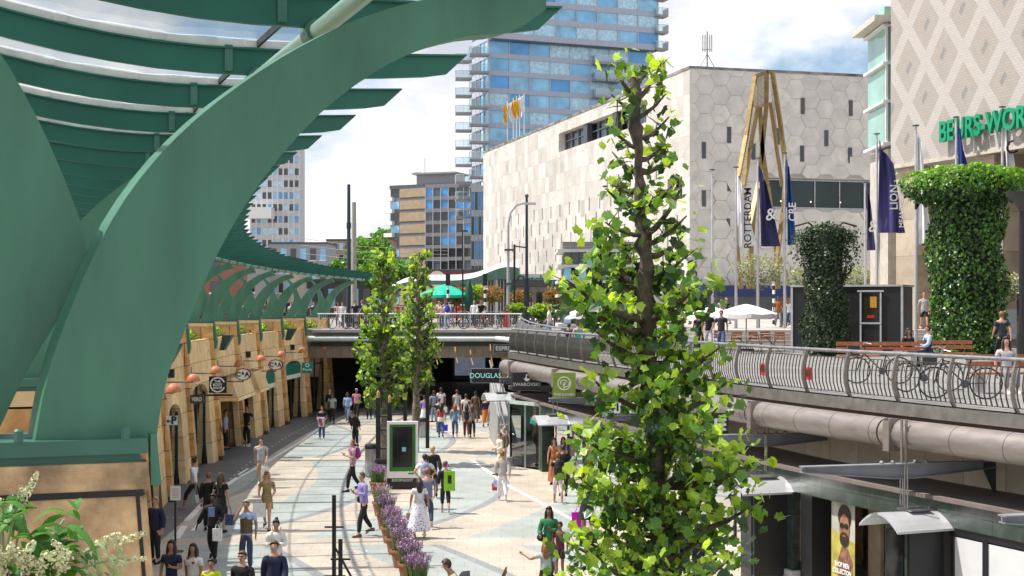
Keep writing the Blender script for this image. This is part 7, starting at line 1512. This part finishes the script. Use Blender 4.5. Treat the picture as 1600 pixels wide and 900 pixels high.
def bag(body, kind, col, label, hand='R', sz=1.0):
    rz = body.rotation_euler.z; m = cloth_m(col)
    if kind == 'backpack':
        c = pt(body, 'chest', (0, -.19, .02)); t_ = thing('backpack', label, 'backpack', c, rz); b = MB(); b.sphere((0, 0, 0), (.15*sz, .10*sz, .22*sz), 12); b.build('bag_body', m, t_, world=False, smooth=True); MB().sphere((0, -.07*sz, -.06), (.11*sz, .05*sz, .10*sz), 10).build('pocket', m, t_, world=False, smooth=True)
        b = MB()
        for s in (-1, 1): b.tube([(s*.09, .06, .17), (s*.10, .19, .25), (s*.10, .30, .12), (s*.12, .26, -.05)], .014, 5)
        b.build('straps', m, t_, world=False)
    elif kind == 'crossbody':
        c = pt(body, 'pelvis', (.17, .08, .05)); t_ = thing('shoulder_bag', label, 'bag', c, rz); MB().sphere((0, 0, 0), (.12*sz, .05, .10*sz), 10).build('bag_body', m, t_, world=False, smooth=True); MB().tube([(0, 0, .08), (-.12, .03, .30), (-.33, -.05, .42)], .012, 5).build('strap', m, t_, world=False)
    else:
        h_ = pt(body, 'ha'+hand, (0, 0, -.05)); w, d, hh, dr = {'paper': (.26, .11, .32, .14), 'tote': (.34, .13, .30, .24), 'plastic': (.24, .12, .30, .10), 'hand': (.24, .10, .18, .14), 'large': (.42, .16, .46, .16)}[kind]; w *= sz; hh *= sz
        c = h_-Z*(hh+dr); t_ = thing('shopping_bag' if kind != 'hand' else 'handbag', label, 'bag', c, rz)
        b = MB().hexa([V(q) for q in ((-w*.46, -d/2, 0), (w*.46, -d/2, 0), (w*.46, d/2, 0), (-w*.46, d/2, 0))], [V(q) for q in ((-w/2, -d*.3, hh), (w/2, -d*.3, hh), (w/2, d*.3, hh), (-w/2, d*.3, hh))]); b.build('bag_body', m, t_, world=False)
        b = MB(); 
        for s in (-1, 1): b.tube([(-w*.25, s*d*.28, hh-.01), (-.03, s*.01, hh+dr), (.03, s*.01, hh+dr), (w*.25, s*d*.28, hh-.01)], .007, 5)
        b.build('bag_handles', m, t_, world=False)
    return t_
def phone(body, label, hand='R'):
    c = pt(body, 'ha'+hand, (0, .06, .03)); t_ = MB().box(c, (.07, .012, .14), 0, 0, Matrix.Rotation(body.rotation_euler.z, 3, 'Z')@Matrix.Rotation(R(-35), 3, 'X')).build('phone', BLACK); tag(t_, label, 'phone')
dots = bpy.data.materials.new('dotted_white_fabric'); dots.use_nodes = True; _t = dots.node_tree; _b = _t.nodes['Principled BSDF']; _v = N(_t, 'ShaderNodeTexVoronoi'); _v.inputs['Scale'].default_value = 17; _c = N(_t, 'ShaderNodeTexCoord'); _r = N(_t, 'ShaderNodeValToRGB'); _r.color_ramp.elements[0].position = .28; _r.color_ramp.elements[0].color = (.16, .16, .40, 1); _r.color_ramp.elements[1].position = .34; _r.color_ramp.elements[1].color = (.75, .75, .8, 1)
_t.links.new(_c.outputs['Object'], _v.inputs['Vector']); _t.links.new(_v.outputs['Distance'], _r.inputs[0]); _t.links.new(_r.outputs[0], _b.inputs['Base Color']); _b.inputs['Roughness'].default_value = .9
# faces: 180 = towards the camera, 0 = away, 90 = towards left, -90 = towards right
P_ = person
# --- near left group (heads known, feet below the picture)
a = P_('woman with long dark wavy hair in dark navy top at the lower left corner', HD(268, 845, 1.66), 170, 1.66, 'walk', ('tee', 'navy'), ('trousers', 'black'), ('long', 'hairb'), 't', arms=('phone', 'down')); phone(a, 'black phone held by the woman with long wavy hair', 'L')
a = P_('young woman in white T shirt with small red heart and long dark hair', HD(302, 850, 1.6), 165, 1.6, 'walk', ('tee', 'white'), ('trousers', 'black'), ('long', 'hairb'), 't'); MB().prism([(0, -.035), (.035, .005), (.03, .025), (.015, .03), (0, .018), (-.015, .03), (-.03, .025), (-.035, .005)], pt(a, 'chest', (-.07, .13, .06)), PM[a].to_3x3()@V((-1, 0, 0)), Z, PM[a].to_3x3()@V((0, .02, 0))).build('heart_print', mat('heart_red', (.5, .01, .02), .6), a)
P_('boy in neon yellow shirt between the women and the man in glasses', HD(330, 874, 1.42), 178, 1.42, 'walk', ('tee', 'neon'), ('shorts', 'black'), ('short', 'hairb'), 't')
a = P_('man with glasses and black jacket at the bottom edge', HD(379, 862, 1.72), 165, 1.72, 'walk', ('jacket', 'black'), ('trousers', 'black'), ('short', 'hairn'), 'l'); MB().tube([pt(a, 'head', (-.06, .09, .012)), pt(a, 'head', (.06, .09, .012))], .009, 5).build('glasses', BLACK, a)
P_('young man in navy hoodie with reddish hair at the bottom edge', HD(429, 846, 1.78), 178, 1.78, 'walk', ('jacket', 'navy'), ('trousers', 'jeans'), ('short', 'hairn'), 'l')
a = P_('young woman in white blouse looking at her phone behind the man in navy hoodie', HD(432, 812, 1.66), 180, 1.66, 'stand', ('long', 'white'), ('trousers', 'jeans'), ('bunw', 'hairb'), 't', arms=('phone', 'phone'), lean=4); bag(a, 'backpack', 'cream', 'cream backpack of the young woman in white blouse')
a = P_('older man in brown sleeveless vest holding a phone to his ear', HD(385, 782, 1.74), 178, 1.74, 'stand', ('tee', 'lblue'), ('trousers', 'jeans'), ('short', 'greyh'), 't', 'brown', ('down', 'ear'))
skn = JW[a.name][0]; skinq('vest', [(skn['pelvis']*1.02, (.18, .13)), (skn['waist']*1.02, (.165, .12)), (skn['chest']*1.02, (.18, .13)), (skn['upper']*1.02, (.14, .105))], [(0, 1), (1, 2), (2, 3)], 1, [cloth_m('brown')], a)
a = P_('person in loose black clothes with white print shirt striding with one arm out', G(333, 878), 175, 1.72, 'walk', ('jacket', 'black'), ('trousers', 'black'), ('short', 'hairb'), 'd', 'black', ('carry', 'away')); bag(a, 'plastic', 'white', 'white plastic bag held by the person in loose black clothes', 'L'); MB().box(pt(a, 'chest', (0, .135, .02)), (.16, .02, .24), a.rotation_euler.z).build('blue_shirt_front', cloth_m('blue'), a)
a = P_('woman in black jacket with reddish hair seen from behind', G(326, 830), 10, 1.68, 'walk', ('jacket', 'black'), ('trousers', 'black'), ('short', 'ginger'), 'l')
a = P_('woman with long brown hair in black dress carrying a blue bag', G(345, 832), -20, 1.70, 'stand', ('dress', 'black', .55, .20), ('none',), ('long', 'hairn'), 'l', 'black'); bag(a, 'tote', 'denim', 'blue grey cloth bag carried by the woman in black dress', 'R')
a = P_('woman in white blouse walking left with black capri trousers', G(303, 795), 80, 1.66, 'stride', ('long', 'white'), ('capri', 'black'), ('bunw', 'hairb'), 't', 'mauve'); bag(a, 'tote', 'sage', 'green white patterned bag of the woman walking left', 'L', .8)
a = P_('bearded man in patterned pale T shirt and beige trousers with a white bag', G(408, 762), 180, 1.78, 'walk', ('tee', 'lgrey'), ('trousers', 'beige'), ('short', 'hairb'), 'l', 'white'); bag(a, 'plastic', 'white', 'white plastic bag of the man in patterned T shirt', 'L')
a = P_('blonde woman with sunglasses in short khaki dress carrying shopping', G(417, 828), 180, 1.70, 'walk', ('dress', 'khaki', .62, .19), ('none',), ('long', 'blond'), 'l', 'black', ('carry', 'carry')); bag(a, 'large', 'white', 'large white yellow shopping bag of the blonde woman', 'R', .85); MB().tube([pt(a, 'head', (-.05, .095, .01)), pt(a, 'head', (.05, .095, .01))], .016, 6).build('sunglasses', BLACK, a)
P_('person in dark flowered clothes partly hidden behind the stone pier', G(243, 880), 160, 1.66, 'stand', ('jacket', 'navy'), ('trousers', 'black'), ('short', 'blond'), 'l')
P_('man in black T shirt leaning with one arm on the shop entrance', G(386, 697), 160, 1.85, 'stand', ('tee', 'black'), ('trousers', 'black'), ('short', 'hairb'), 'l', 'white', ('hip', 'out'))
P_('man in light blue shirt standing in the shop entrance', G(352, 702), -95, 1.75, 'stand', ('tee', 'lblue'), ('trousers', 'black'), ('short', 'hairn'), 'l')
a = P_('woman in black top and jeans hugging a pink and orange bag', G(503, 687), 180, 1.62, 'stand', ('tee', 'black'), ('trousers', 'denim'), ('short', 'hairn'), 't', 'white', ('carry', 'carry')); q = pt(a, 'waist', (0, .26, -.1)); tag(MB().hexa([q+V(w) for w in ((-.13, -.08, -.25), (.13, -.08, -.25), (.13, .08, -.25), (-.13, .08, -.25))], [q+V(w) for w in ((-.16, -.06, .2), (.16, -.06, .2), (.16, .06, .2), (-.16, .06, .2))]).box(q+V((.03, -.1, -.15)), (.14, .03, .12), .2, 1).box(q+V((-.03, -.1, .03)), (.16, .03, .2), .2, 2).build('shopping_bag', [cloth_m('white'), cloth_m('orange'), cloth_m('magenta')]), 'pink white and orange bag hugged by the woman in jeans', 'bag')
P_('woman in pale green blouse and black trousers walking beside the arcade', G(519, 662), 185, 1.66, 'walk', ('tee', 'sage'), ('trousers', 'black'), ('short', 'hairb'), 'b'); P_('man in black jacket with red shirt behind the woman in pale green', G(516, 655), 180, 1.72, 'walk', ('jacket', 'black'), ('trousers', 'black'), ('short', 'hairb'), 't')
P_('woman in pale blue shirt and jeans walking towards the arcade', G(543, 660), 175, 1.66, 'walk', ('long', 'lblue'), ('trousers', 'ldenim'), ('longw', 'hairb'), 'b'); P_('man in pink T shirt and white cap near the first slim tree', G(557, 655), 180, 1.74, 'walk', ('tee', 'pink'), ('trousers', 'black'), ('short', 'white'), 'b')
P_('person in black bending forward between the slim tree and the man in mauve', G(556, 697), 150, 1.72, 'stand', ('jacket', 'black'), ('trousers', 'black'), ('short', 'hairn'), 't', lean=28)
a = P_('young man in mauve shirt looking at his phone with a purple backpack', G(551, 768), 110, 1.80, 'walk', ('tee', 'mauve'), ('trousers', 'black'), ('short', 'ginger'), 'l', 'navy', ('phone', 'phone')); bag(a, 'backpack', 'plum', 'purple backpack of the young man in mauve shirt'); phone(a, 'black phone in the hand of the young man in mauve', 'L')
a = P_('man in lilac shirt standing and reading his phone beside the lavender row', G(569, 838), 120, 1.80, 'walk', ('long', 'lilac'), ('trousers', 'black'), ('short', 'hairn'), 'l', 'brown', ('phone', 'phone'), lean=5); bag(a, 'crossbody', 'black', 'black waist bag of the man in lilac shirt'); phone(a, 'black phone in the hand of the man in lilac', 'L')
a = P_('woman with long dark hair in flowing white dotted dress', G(655, 841), 15, 1.68, 'walk', ('dress', 'white', .22, .33), ('none',), ('long', 'hairb'), 't', 'beige', pattern=dots); bag(a, 'hand', 'khaki', 'small straw handbag of the woman in dotted dress', 'L')
P_('man in slate blue T shirt walking beside the woman in dotted dress', G(668, 825), 5, 1.78, 'stride', ('tee', (.16, .19, .32)), ('trousers', 'jeans'), ('short', 'ginger'), 'l', 'beige')
a = P_('woman in black with cropped trousers carrying a lime green bag', G(696, 802), 5, 1.62, 'walk', ('jacket', 'black'), ('capri', 'black'), ('short', 'hairn'), 'l', 'lgrey'); c = pt(a, 'chest', (.12, -.2, -.05)); t_ = thing('shoulder_bag', 'lime green shoulder bag with black shape on its side', 'bag', c, R(5)); MB().box((0, 0, -.1), (.34, .12, .62)).build('bag_body', mat('lime_bag', (.25, .55, .01), .6), t_, world=False); MB().box((0, -.065, -.05), (.12, .01, .26)).build('black_print', BLACK, t_, world=False); MB().tube([(-.1, 0, .2), (-.05, .12, .42), (.0, .3, .3)], .014, 5).build('strap', cloth_m('magenta'), t_, world=False)
a = P_('young man in white T shirt with blue grey backpack', G(664, 795), 5, 1.74, 'walk', ('tee', 'white'), ('trousers', 'jeans'), ('short', 'hairb'), 'l', arms=('hip', 'hip')); bag(a, 'backpack', (.25, .28, .45), 'blue grey backpack on the young man in white T shirt')
P_('woman in black jacket with short blond hair before the digital display', G(676, 778), 8, 1.74, 'walk', ('jacket', 'black'), ('trousers', 'black'), ('short', 'blond'), 'l')
a = P_('man in pale green T shirt bending over a stroller at the bottom edge', HD(724, 876, 1.66), 100, 1.76, 'stand', ('tee', 'olive'), ('trousers', 'navy'), ('short', 'hairb'), 't', arms=('push', 'push'), lean=26)
a = P_('woman in grey patterned blouse and white trousers with a red bag', G(785, 783), 5, 1.66, 'walk', ('long', (.45, .42, .42)), ('trousers', 'white'), ('short', 'ginger'), 'l', 'white'); bag(a, 'tote', 'red', 'red shoulder bag of the woman in white trousers', 'L', .8); bag(a, 'paper', 'lblue', 'pale blue paper bag of the woman in white trousers', 'L', .7)
P_('woman in cream jacket stooping near the glass stair', G(781, 742), 110, 1.62, 'walk', ('jacket', 'cream'), ('trousers', 'cream'), ('short', 'hairn'), 'l', arms=('carry', 'carry')); P_('blonde woman in brown jacket beside the woman in cream', G(788, 733), 120, 1.66, 'stand', ('jacket', 'brown'), ('trousers', 'beige'), ('short', 'blond'), 'l')
# crowd walking away in the middle
a = P_('woman in red tank top with white shirt tied round her waist', G(689, 684), 0, 1.66, 'walk', ('tank', 'red'), ('trousers', 'denim'), ('long', 'hairb'), 't'); ringw = 0
skn, kq = JW[a.name]; b = MB().lathe([(.16, .80), (.175, .9), (.16, 1.02)], (0, 0, 0), 16, 0, sy=.75); b.build('tied_shirt', cloth_m('white'), a, world=False); bag(a, 'plastic', (.02, .06, .6), 'bright blue plastic bag of the woman in red top', 'R')
P_('man in navy T shirt left of the woman in red top', G(686, 676), 0, 1.76, 'walk', ('tee', 'navy'), ('trousers', 'grey'), ('short', 'hairn'), 'l'); P_('woman in denim blouse and jeans with light brown hair walking away', G(711, 684), 0, 1.66, 'walk', ('long', 'ldenim'), ('trousers', 'denim'), ('long', 'ginger'), 'l', 'cream')
P_('woman in black tank top and dark red trousers walking away', G(729, 685), 0, 1.68, 'walk', ('tank', 'black'), ('trousers', 'maroon'), ('long', 'hairb'), 't', 'white'); P_('woman in dark grey T shirt and black trousers at her right', G(738, 684), 0, 1.64, 'walk', ('tee', 'grey'), ('trousers', 'black'), ('long', 'hairn'), 't')
P_('man in white shirt with dark hair just behind the two dark dressed women', G(728, 668), 0, 1.78, 'stand', ('tee', 'white'), ('trousers', 'grey'), ('short', 'hairb'), 't'); a = P_('boy in pale blue top in the middle of the crowd', G(733, 672), 0, 1.5, 'stand', ('tee', 'lblue'), ('trousers', 'grey'), ('short', 'hairb'), 't')
P_('woman in long brown patterned dress entering the underpass', G(743, 660), 0, 1.70, 'walk', ('dress', 'brown', .2, .26), ('none',), ('bunw', 'hairb'), 'b'); P_('woman with bare shoulders in red skirt at the underpass', G(760, 657), 0, 1.66, 'walk', ('tank', 'orange'), ('skirt', 'red', .45), ('bunw', 'hairb'), 't')
P_('woman in navy top and orange skirt right of the crowd', G(759, 667), 10, 1.60, 'walk', ('long', 'navy'), ('skirt', 'orange', .3), ('short', 'blond'), 'l'); a = P_('woman in pink and blue shirt leaning on the stair side with a tan bag', G(771, 672), 20, 1.62, 'walk', ('long', (.5, .35, .42)), ('trousers', 'ldenim'), ('short', 'ginger'), 'l'); bag(a, 'hand', 'beige', 'tan handbag carried beside the glass stair', 'L')
a = P_('man in white T shirt under the bridge with a white plastic bag', G(689, 655), 0, 1.80, 'walk', ('tee', 'white'), ('trousers', 'grey'), ('short', 'hairb'), 'b'); bag(a, 'plastic', 'white', 'white plastic bag in the dark underpass', 'R'); a = P_('woman in pale grey shirt with red bag under the bridge', G(714, 656), 0, 1.70, 'walk', ('tee', 'lgrey'), ('trousers', 'white'), ('short', 'maroon'), 't'); bag(a, 'hand', 'red', 'red bag of the woman in the dark underpass', 'L')
P_('person in blue grey clothes at the edge of the underpass shadow', G(678, 658), 5, 1.70, 'stand', ('long', (.2, .24, .34)), ('trousers', 'ldenim'), ('short', 'hairb'), 't'); P_('woman in white skirt beside the second tree trunk', G(663, 666), 0, 1.64, 'walk', ('tee', 'lilac'), ('skirt', 'white', .4), ('short', 'hairb'), 't'); P_('man in dark grey jacket behind the first tree leaves', G(577, 655), 180, 1.78, 'stand', ('jacket', 'grey'), ('trousers', 'black'), ('short', 'hairb'), 't')
# right side at the shops
P_('woman in long rust coloured skirt at the shop window', G(866, 757), 160, 1.68, 'stand', ('tank', 'rust'), ('skirt', 'rust', .12), ('long', 'hairn'), 'l'); P_('woman in pale pink blouse with raised hand at the shop window', G(880, 754), 190, 1.66, 'stand', ('long', (.55, .42, .42)), ('skirt', 'mauve', .4), ('long', 'hairn'), 'l', arms=('out', 'phone'))
a = P_('woman with short white trousers and black backpack', G(872, 786), 5, 1.66, 'walk', ('tee', 'black'), ('capri', (.62, .52, .55)), ('short', 'ginger'), 't', 'beige'); bag(a, 'backpack', 'black', 'black backpack on the woman with short white trousers'); P_('person in black with a bag behind the woman in white trousers', G(880, 775), 0, 1.72, 'stand', ('jacket', 'black'), ('trousers', 'black'), ('short', 'hairb'), 't')
a = P_('woman in black coat walking with long black hair and a magenta bag', G(917, 838), 5, 1.66, 'walk', ('dress', 'black', .5, .26), ('none',), ('long', 'hairb'), 't', 'white'); bag(a, 'large', 'magenta', 'bright magenta bag beside the woman in black coat', 'L')
a = P_('woman in bright green blouse with black hair beside the plane tree', G(858, 902), 170, 1.68, 'walk', ('long', 'green'), ('trousers', 'jeans'), ('long', 'hairb'), 'b', arms=('phone', 'carry')); bag(a, 'crossbody', 'black', 'black bag of the woman in green blouse')
P_('small child with black hair right of the woman in green', HD(875, 816, 1.35), 160, 1.35, 'stand', ('tee', 'maroon'), ('shorts', 'black'), ('short', 'hairb'), 'b'); P_('girl with long red brown hair in pale green top stretching her arm', HD(853, 846, 1.5), 0, 1.5, 'stand', ('tee', 'sage'), ('skirt', 'black', .4), ('long', 'ginger'), 't', arms=('out', 'down'))
P_('person in black jacket and jeans walking right of the plane tree trunk', HD(1093, 830, 1.72), 0, 1.72, 'walk', ('jacket', 'black'), ('trousers', 'denim'), ('short', 'ginger'), 'l', arms=('hip', 'hip')); P_('person in dark coat just right of the plane tree trunk', HD(1067, 822, 1.72), 0, 1.72, 'walk', ('jacket', 'black'), ('trousers', 'black'), ('short', 'hairb'), 't'); P_('shopper with raised orange sleeve by the shop window behind the leaves', G(929, 770), 180, 1.66, 'stand', ('long', 'orange'), ('trousers', 'denim'), ('long', 'hairn'), 'l', arms=('out', 'down'))
# --- street level
def SP(px, D, z=None): p = P(px, 0, D); p.z = ZS if z is None else z; return p
SL = [
 (690, 88, 0, 'man in pale pink shirt and jeans leaning on the bridge railing', ('tee', (.6, .42, .45)), ('trousers', 'denim'), ('short', 'hairn'), 'l'),
 (699, 87.2, 0, 'man with white shirt on the bridge beside the blue backpack', ('tee', 'white'), ('trousers', 'ldenim'), ('short', 'hairb'), 'l'),
 (705, 92, 20, 'man in grey blue T shirt behind the pair at the bridge railing', ('tee', (.08, .12, .2)), ('trousers', 'grey'), ('short', 'hairb'), 'l'),
 (686, 93, 200, 'woman in beige hat behind the pair at the bridge railing', ('tee', 'beige'), ('shorts', 'black'), ('short', 'blond'), 'l'),
 (741, 93, 170, 'grey haired lady in white and blue jacket by the bicycles', ('jacket', 'white'), ('trousers', 'navy'), ('short', 'greyh'), 'l'),
 (752, 94, 185, 'man in black T shirt beside the striped pole', ('tee', 'black'), ('trousers', 'black'), ('short', 'blond'), 'l'),
 (828, 95, 185, 'woman in white top right of the navy mast', ('tee', 'white'), ('trousers', 'lblue'), ('short', 'blond'), 'l'),
 (833, 96, 175, 'man in navy shirt beside the woman in white top', ('tee', 'navy'), ('trousers', 'red'), ('short', 'ginger'), 'l'),
 (858, 74, 90, 'woman in white T shirt and jeans walking past the pavilion', ('tee', 'white'), ('trousers', 'ldenim'), ('short', 'hairn'), 'l'),
 (849, 94, 180, 'woman in pink top behind the street rack', ('tee', 'pink'), ('trousers', 'grey'), ('short', 'hairn'), 'l'),
 (555, 90, 200, 'man in black T shirt behind the black scooter', ('tee', 'navy'), ('trousers', 'grey'), ('short', 'hairn'), 'l'),
 (566, 89, 90, 'man in dark blue shirt on the bridge left of the slim tree', ('tee', 'navy'), ('trousers', 'black'), ('short', 'ginger'), 'l'),
 (573, 91, 100, 'woman in denim jacket left of the first slim tree', ('jacket', 'denim'), ('trousers', 'jeans'), ('long', 'hairb'), 't'),
 (535, 93, 180, 'woman in white blouse next to the navy mast', ('long', 'white'), ('skirt', 'white', .4), ('short', 'hairn'), 'l'),
 (528, 95, 185, 'woman in pink shirt left of the woman in white blouse', ('tee', 'pink'), ('trousers', 'grey'), ('long', 'hairb'), 't'),
 (643, 90, 90, 'man in black T shirt crossing between the slim trees', ('tee', 'black'), ('trousers', 'jeans'), ('short', 'maroon'), 't'),
 (672, 94, 0, 'woman in white top beside the light green parasol', ('tee', 'white'), ('trousers', 'black'), ('short', 'hairb'), 'b'),
 (584, 95, 0, 'person in blue shirt hidden by the first slim tree', ('tee', 'blue'), ('trousers', 'grey'), ('short', 'hairb'), 't'),
 (660, 98, 180, 'person in pink shirt under the light green parasol', ('tee', 'pink'), ('trousers', 'black'), ('short', 'ginger'), 'l'),
 (716, 104, 180, 'person in red shirt far behind the russet topiary', ('tee', 'red'), ('trousers', 'black'), ('short', 'hairb'), 't'),
 (300, 93, 180, 'person in dark clothes in the first gap between canopy arches', ('tee', 'black'), ('trousers', 'grey'), ('short', 'hairn'), 'l'),
 (343, 93, 180, 'woman in white with bright blue coat in the second arch gap', ('jacket', 'blue'), ('trousers', 'grey'), ('short', 'hairn'), 'l'),
 (378, 93, 180, 'person in pale shirt in the third arch gap', ('tee', 'white'), ('trousers', 'grey'), ('short', 'hairn'), 'l'),
 (415, 93, 170, 'woman in red and black dress in the fourth arch gap', ('tee', 'maroon'), ('trousers', 'black'), ('long', 'hairb'), 't'),
 (419, 96, 170, 'man in dark jacket beside her in the fourth arch gap', ('jacket', 'black'), ('trousers', 'black'), ('short', 'ginger'), 'l'),
 (455, 93, 180, 'man in pale blue shirt in the fifth arch gap', ('tee', 'lblue'), ('trousers', 'navy'), ('short', 'hairn'), 'l'),
 (490, 94, 180, 'man in navy shirt in the sixth arch gap', ('tee', 'navy'), ('trousers', 'grey'), ('short', 'ginger'), 'l'),
 (508, 95, 180, 'woman in white in the last arch gap', ('tee', 'white'), ('trousers', 'ldenim'), ('long', 'hairb'), 't'),
]
for i, (px, D, f, lab, t, b_, hr, sk) in enumerate(SL): a = P_(lab, SP(px, D, ZS if D > 80 else ZD+.3), f, 1.62+.03*(i*7 % 6), 'walk' if i % 3 else 'stand', t, b_, hr, sk, lod=0); a and (i == 1 and bag(a, 'backpack', (.02, .04, .3), 'dark blue backpack on the man at the bridge railing', sz=1.1))
a = P_('man in turquoise tank top sitting behind the terrace railing', SP(903, 60, ZD), 20, 1.76, 'sit', ('tank', 'teal'), ('shorts', 'grey'), ('short', 'hairn'), 'l'); a2 = P_('person with dark hair sitting beside the man in turquoise', SP(889, 61, ZD), 30, 1.66, 'sit', ('tee', 'navy'), ('trousers', 'black'), ('short', 'hairb'), 't')
t_ = thing('bench', 'pale bench behind the terrace railing under the man in turquoise', 'bench', SP(897, 60.6, ZD), R(25)); MB().box((0, .1, .40), (1.7, .5, .06)).build('seat', WOOD, t_, world=False); MB().box((-.6, .1, .18), (.08, .4, .36)).build('leg', STEEL, t_, world=False); MB().box((.6, .1, .18), (.08, .4, .36)).build('leg', STEEL, t_, world=False)
P_('man in black striped top and jeans walking from the white parasols', SP(1127, 60, ZD), 170, 1.80, 'walk', ('tee', (.03, .03, .04)), ('trousers', 'denim'), ('short', 'hairn'), 't', arms=('down', 'away')); P_('man in black with pale trousers left of the striped top', SP(1107, 62, ZD), 180, 1.78, 'walk', ('tee', 'black'), ('trousers', 'lgrey'), ('short', 'hairb'), 't'); P_('woman in long black dress left of the pair under the parasols', SP(1092, 63, ZD), 175, 1.68, 'walk', ('dress', 'black', .15, .27), ('none',), ('long', 'hairb'), 't')
for i, (px, D, t, lab) in enumerate(((1065, 84, 'navy', 'pedestrian in navy shirt before the blue awning'), (1072, 86, 'orange', 'pedestrian in orange before the blue awning'), (1083, 88, 'grey', 'pedestrian in grey at the cone lamp post'), (1093, 85, 'rust', 'pedestrian in rust colour right of the cone lamp post'), (1102, 88, 'navy', 'pedestrian in dark blue above the white parasols'), (1117, 84, 'teal', 'pedestrian in turquoise above the white parasols'), (1127, 86, 'pink', 'pedestrian in pink above the white parasols'), (1135, 88, 'black', 'pedestrian in black between two flagpoles'), (1216, 80, 'rust', 'pedestrian in rust colour right of the parasols'), (1227, 82, 'black', 'pedestrian in black right of the parasols'), (1233, 78, 'white', 'woman in white beside the black kiosk'), (1229, 90, 'blue', 'pedestrian in blue far behind the kiosk'), (1055, 90, 'white', 'pedestrian in white at the store corner'), (1250, 84, 'beige', 'pedestrian in beige behind the slender ivy column'))):
    P_(lab, SP(px, D, ZP), 180-(i % 2)*150, 1.6+.04*(i % 5), 'walk', ('tee', t), ('trousers', ('black', 'denim', 'grey')[i % 3]), ('short', ('hairb', 'blond', 'hairn')[i % 3]), 'ltb'[i % 3], lod=0)
a = P_('young man in grey T shirt and black shorts beside the bright ivy column', SP(1444, 69, ZP), 180, 1.82, 'walk', ('tee', 'lgrey'), ('shorts', 'black'), ('short', 'blond'), 'l', 'beige'); P_('person in orange brown top just behind the young man in shorts', SP(1455, 71, ZP), 180, 1.72, 'walk', ('tank', 'rust'), ('trousers', 'black'), ('short', 'ginger'), 'l')
a = P_('bearded man in dark vest and light blue shirt sitting near the ivy', SP(1450, 46.3, ZD), 92, 1.80, 'sit', ('long', 'lblue'), ('trousers', 'navy'), ('short', 'hairb'), 't', arms=('lap', 'lap')); skn = JW[a.name][0]; skinq('vest', [(skn['pelvis']*1.06, (.18, .14)), (skn['waist']*1.06, (.17, .13)), (skn['chest']*1.06, (.18, .14)), (skn['upper']*1.06, (.15, .12))], [(0, 1), (1, 2), (2, 3)], 1, [cloth_m('navy')], a)
P_('woman in black sitting in the shade at the kiosk end', SP(1419, 47, ZD), 200, 1.66, 'sit', ('tee', 'black'), ('trousers', 'black'), ('long', 'hairb'), 't'); P_('man in dark T shirt walking right of the bright ivy column', SP(1565, 48, ZD), 5, 1.80, 'walk', ('tee', (.03, .035, .05)), ('trousers', 'black'), ('short', 'ginger'), 'l', 'white')
a = P_('woman sitting on the bench at the right edge in grey trousers', SP(1572, 32.6, ZD), 178, 1.70, 'sit', ('tee', 'lgrey'), ('trousers', 'grey'), ('long', 'hairb'), 'l', 'white'); 
# stroller
g = HD(745, 892, .95); t_ = thing('stroller', 'black baby stroller with brown handle at the bottom edge', 'stroller', g, R(90))
for x in (-.25, .25):
    for y in (-.35, .35): MB().tube([(x-.02, y, .13), (x+.02, y, .13)], .13, 14).build('wheel', mat('tyre', (.02, .02, .02)), t_, world=False)
MB().hexa([V(q) for q in ((-.2, -.25, .4), (.2, -.25, .4), (.2, .3, .4), (-.2, .3, .4))], [V(q) for q in ((-.24, -.4, .75), (.24, -.4, .75), (.24, .42, .7), (-.24, .42, .7))]).build('seat_shell', cloth_m('black'), t_, world=False)
MB().lathe([(.28, 0), (.26, .12), (.18, .24), (0, .28)], (0, .15, .68), 14, a0=0, a1=math.pi).build('hood', cloth_m('black'), t_, world=False, smooth=True); MB().tube([(-.24, -.3, .3), (-.24, -.62, .98), (.24, -.62, .98), (.24, -.3, .3)], .02, 6).build('handle', mat('brown_handle', (.12, .04, .02), .5), t_, world=False); MB().tube([(-.25, .35, .13), (-.22, -.3, .6)], .015, 5).tube([(.25, .35, .13), (.22, -.3, .6)], .015, 5).build('chassis', DGREY, t_, world=False)
flush_skin()
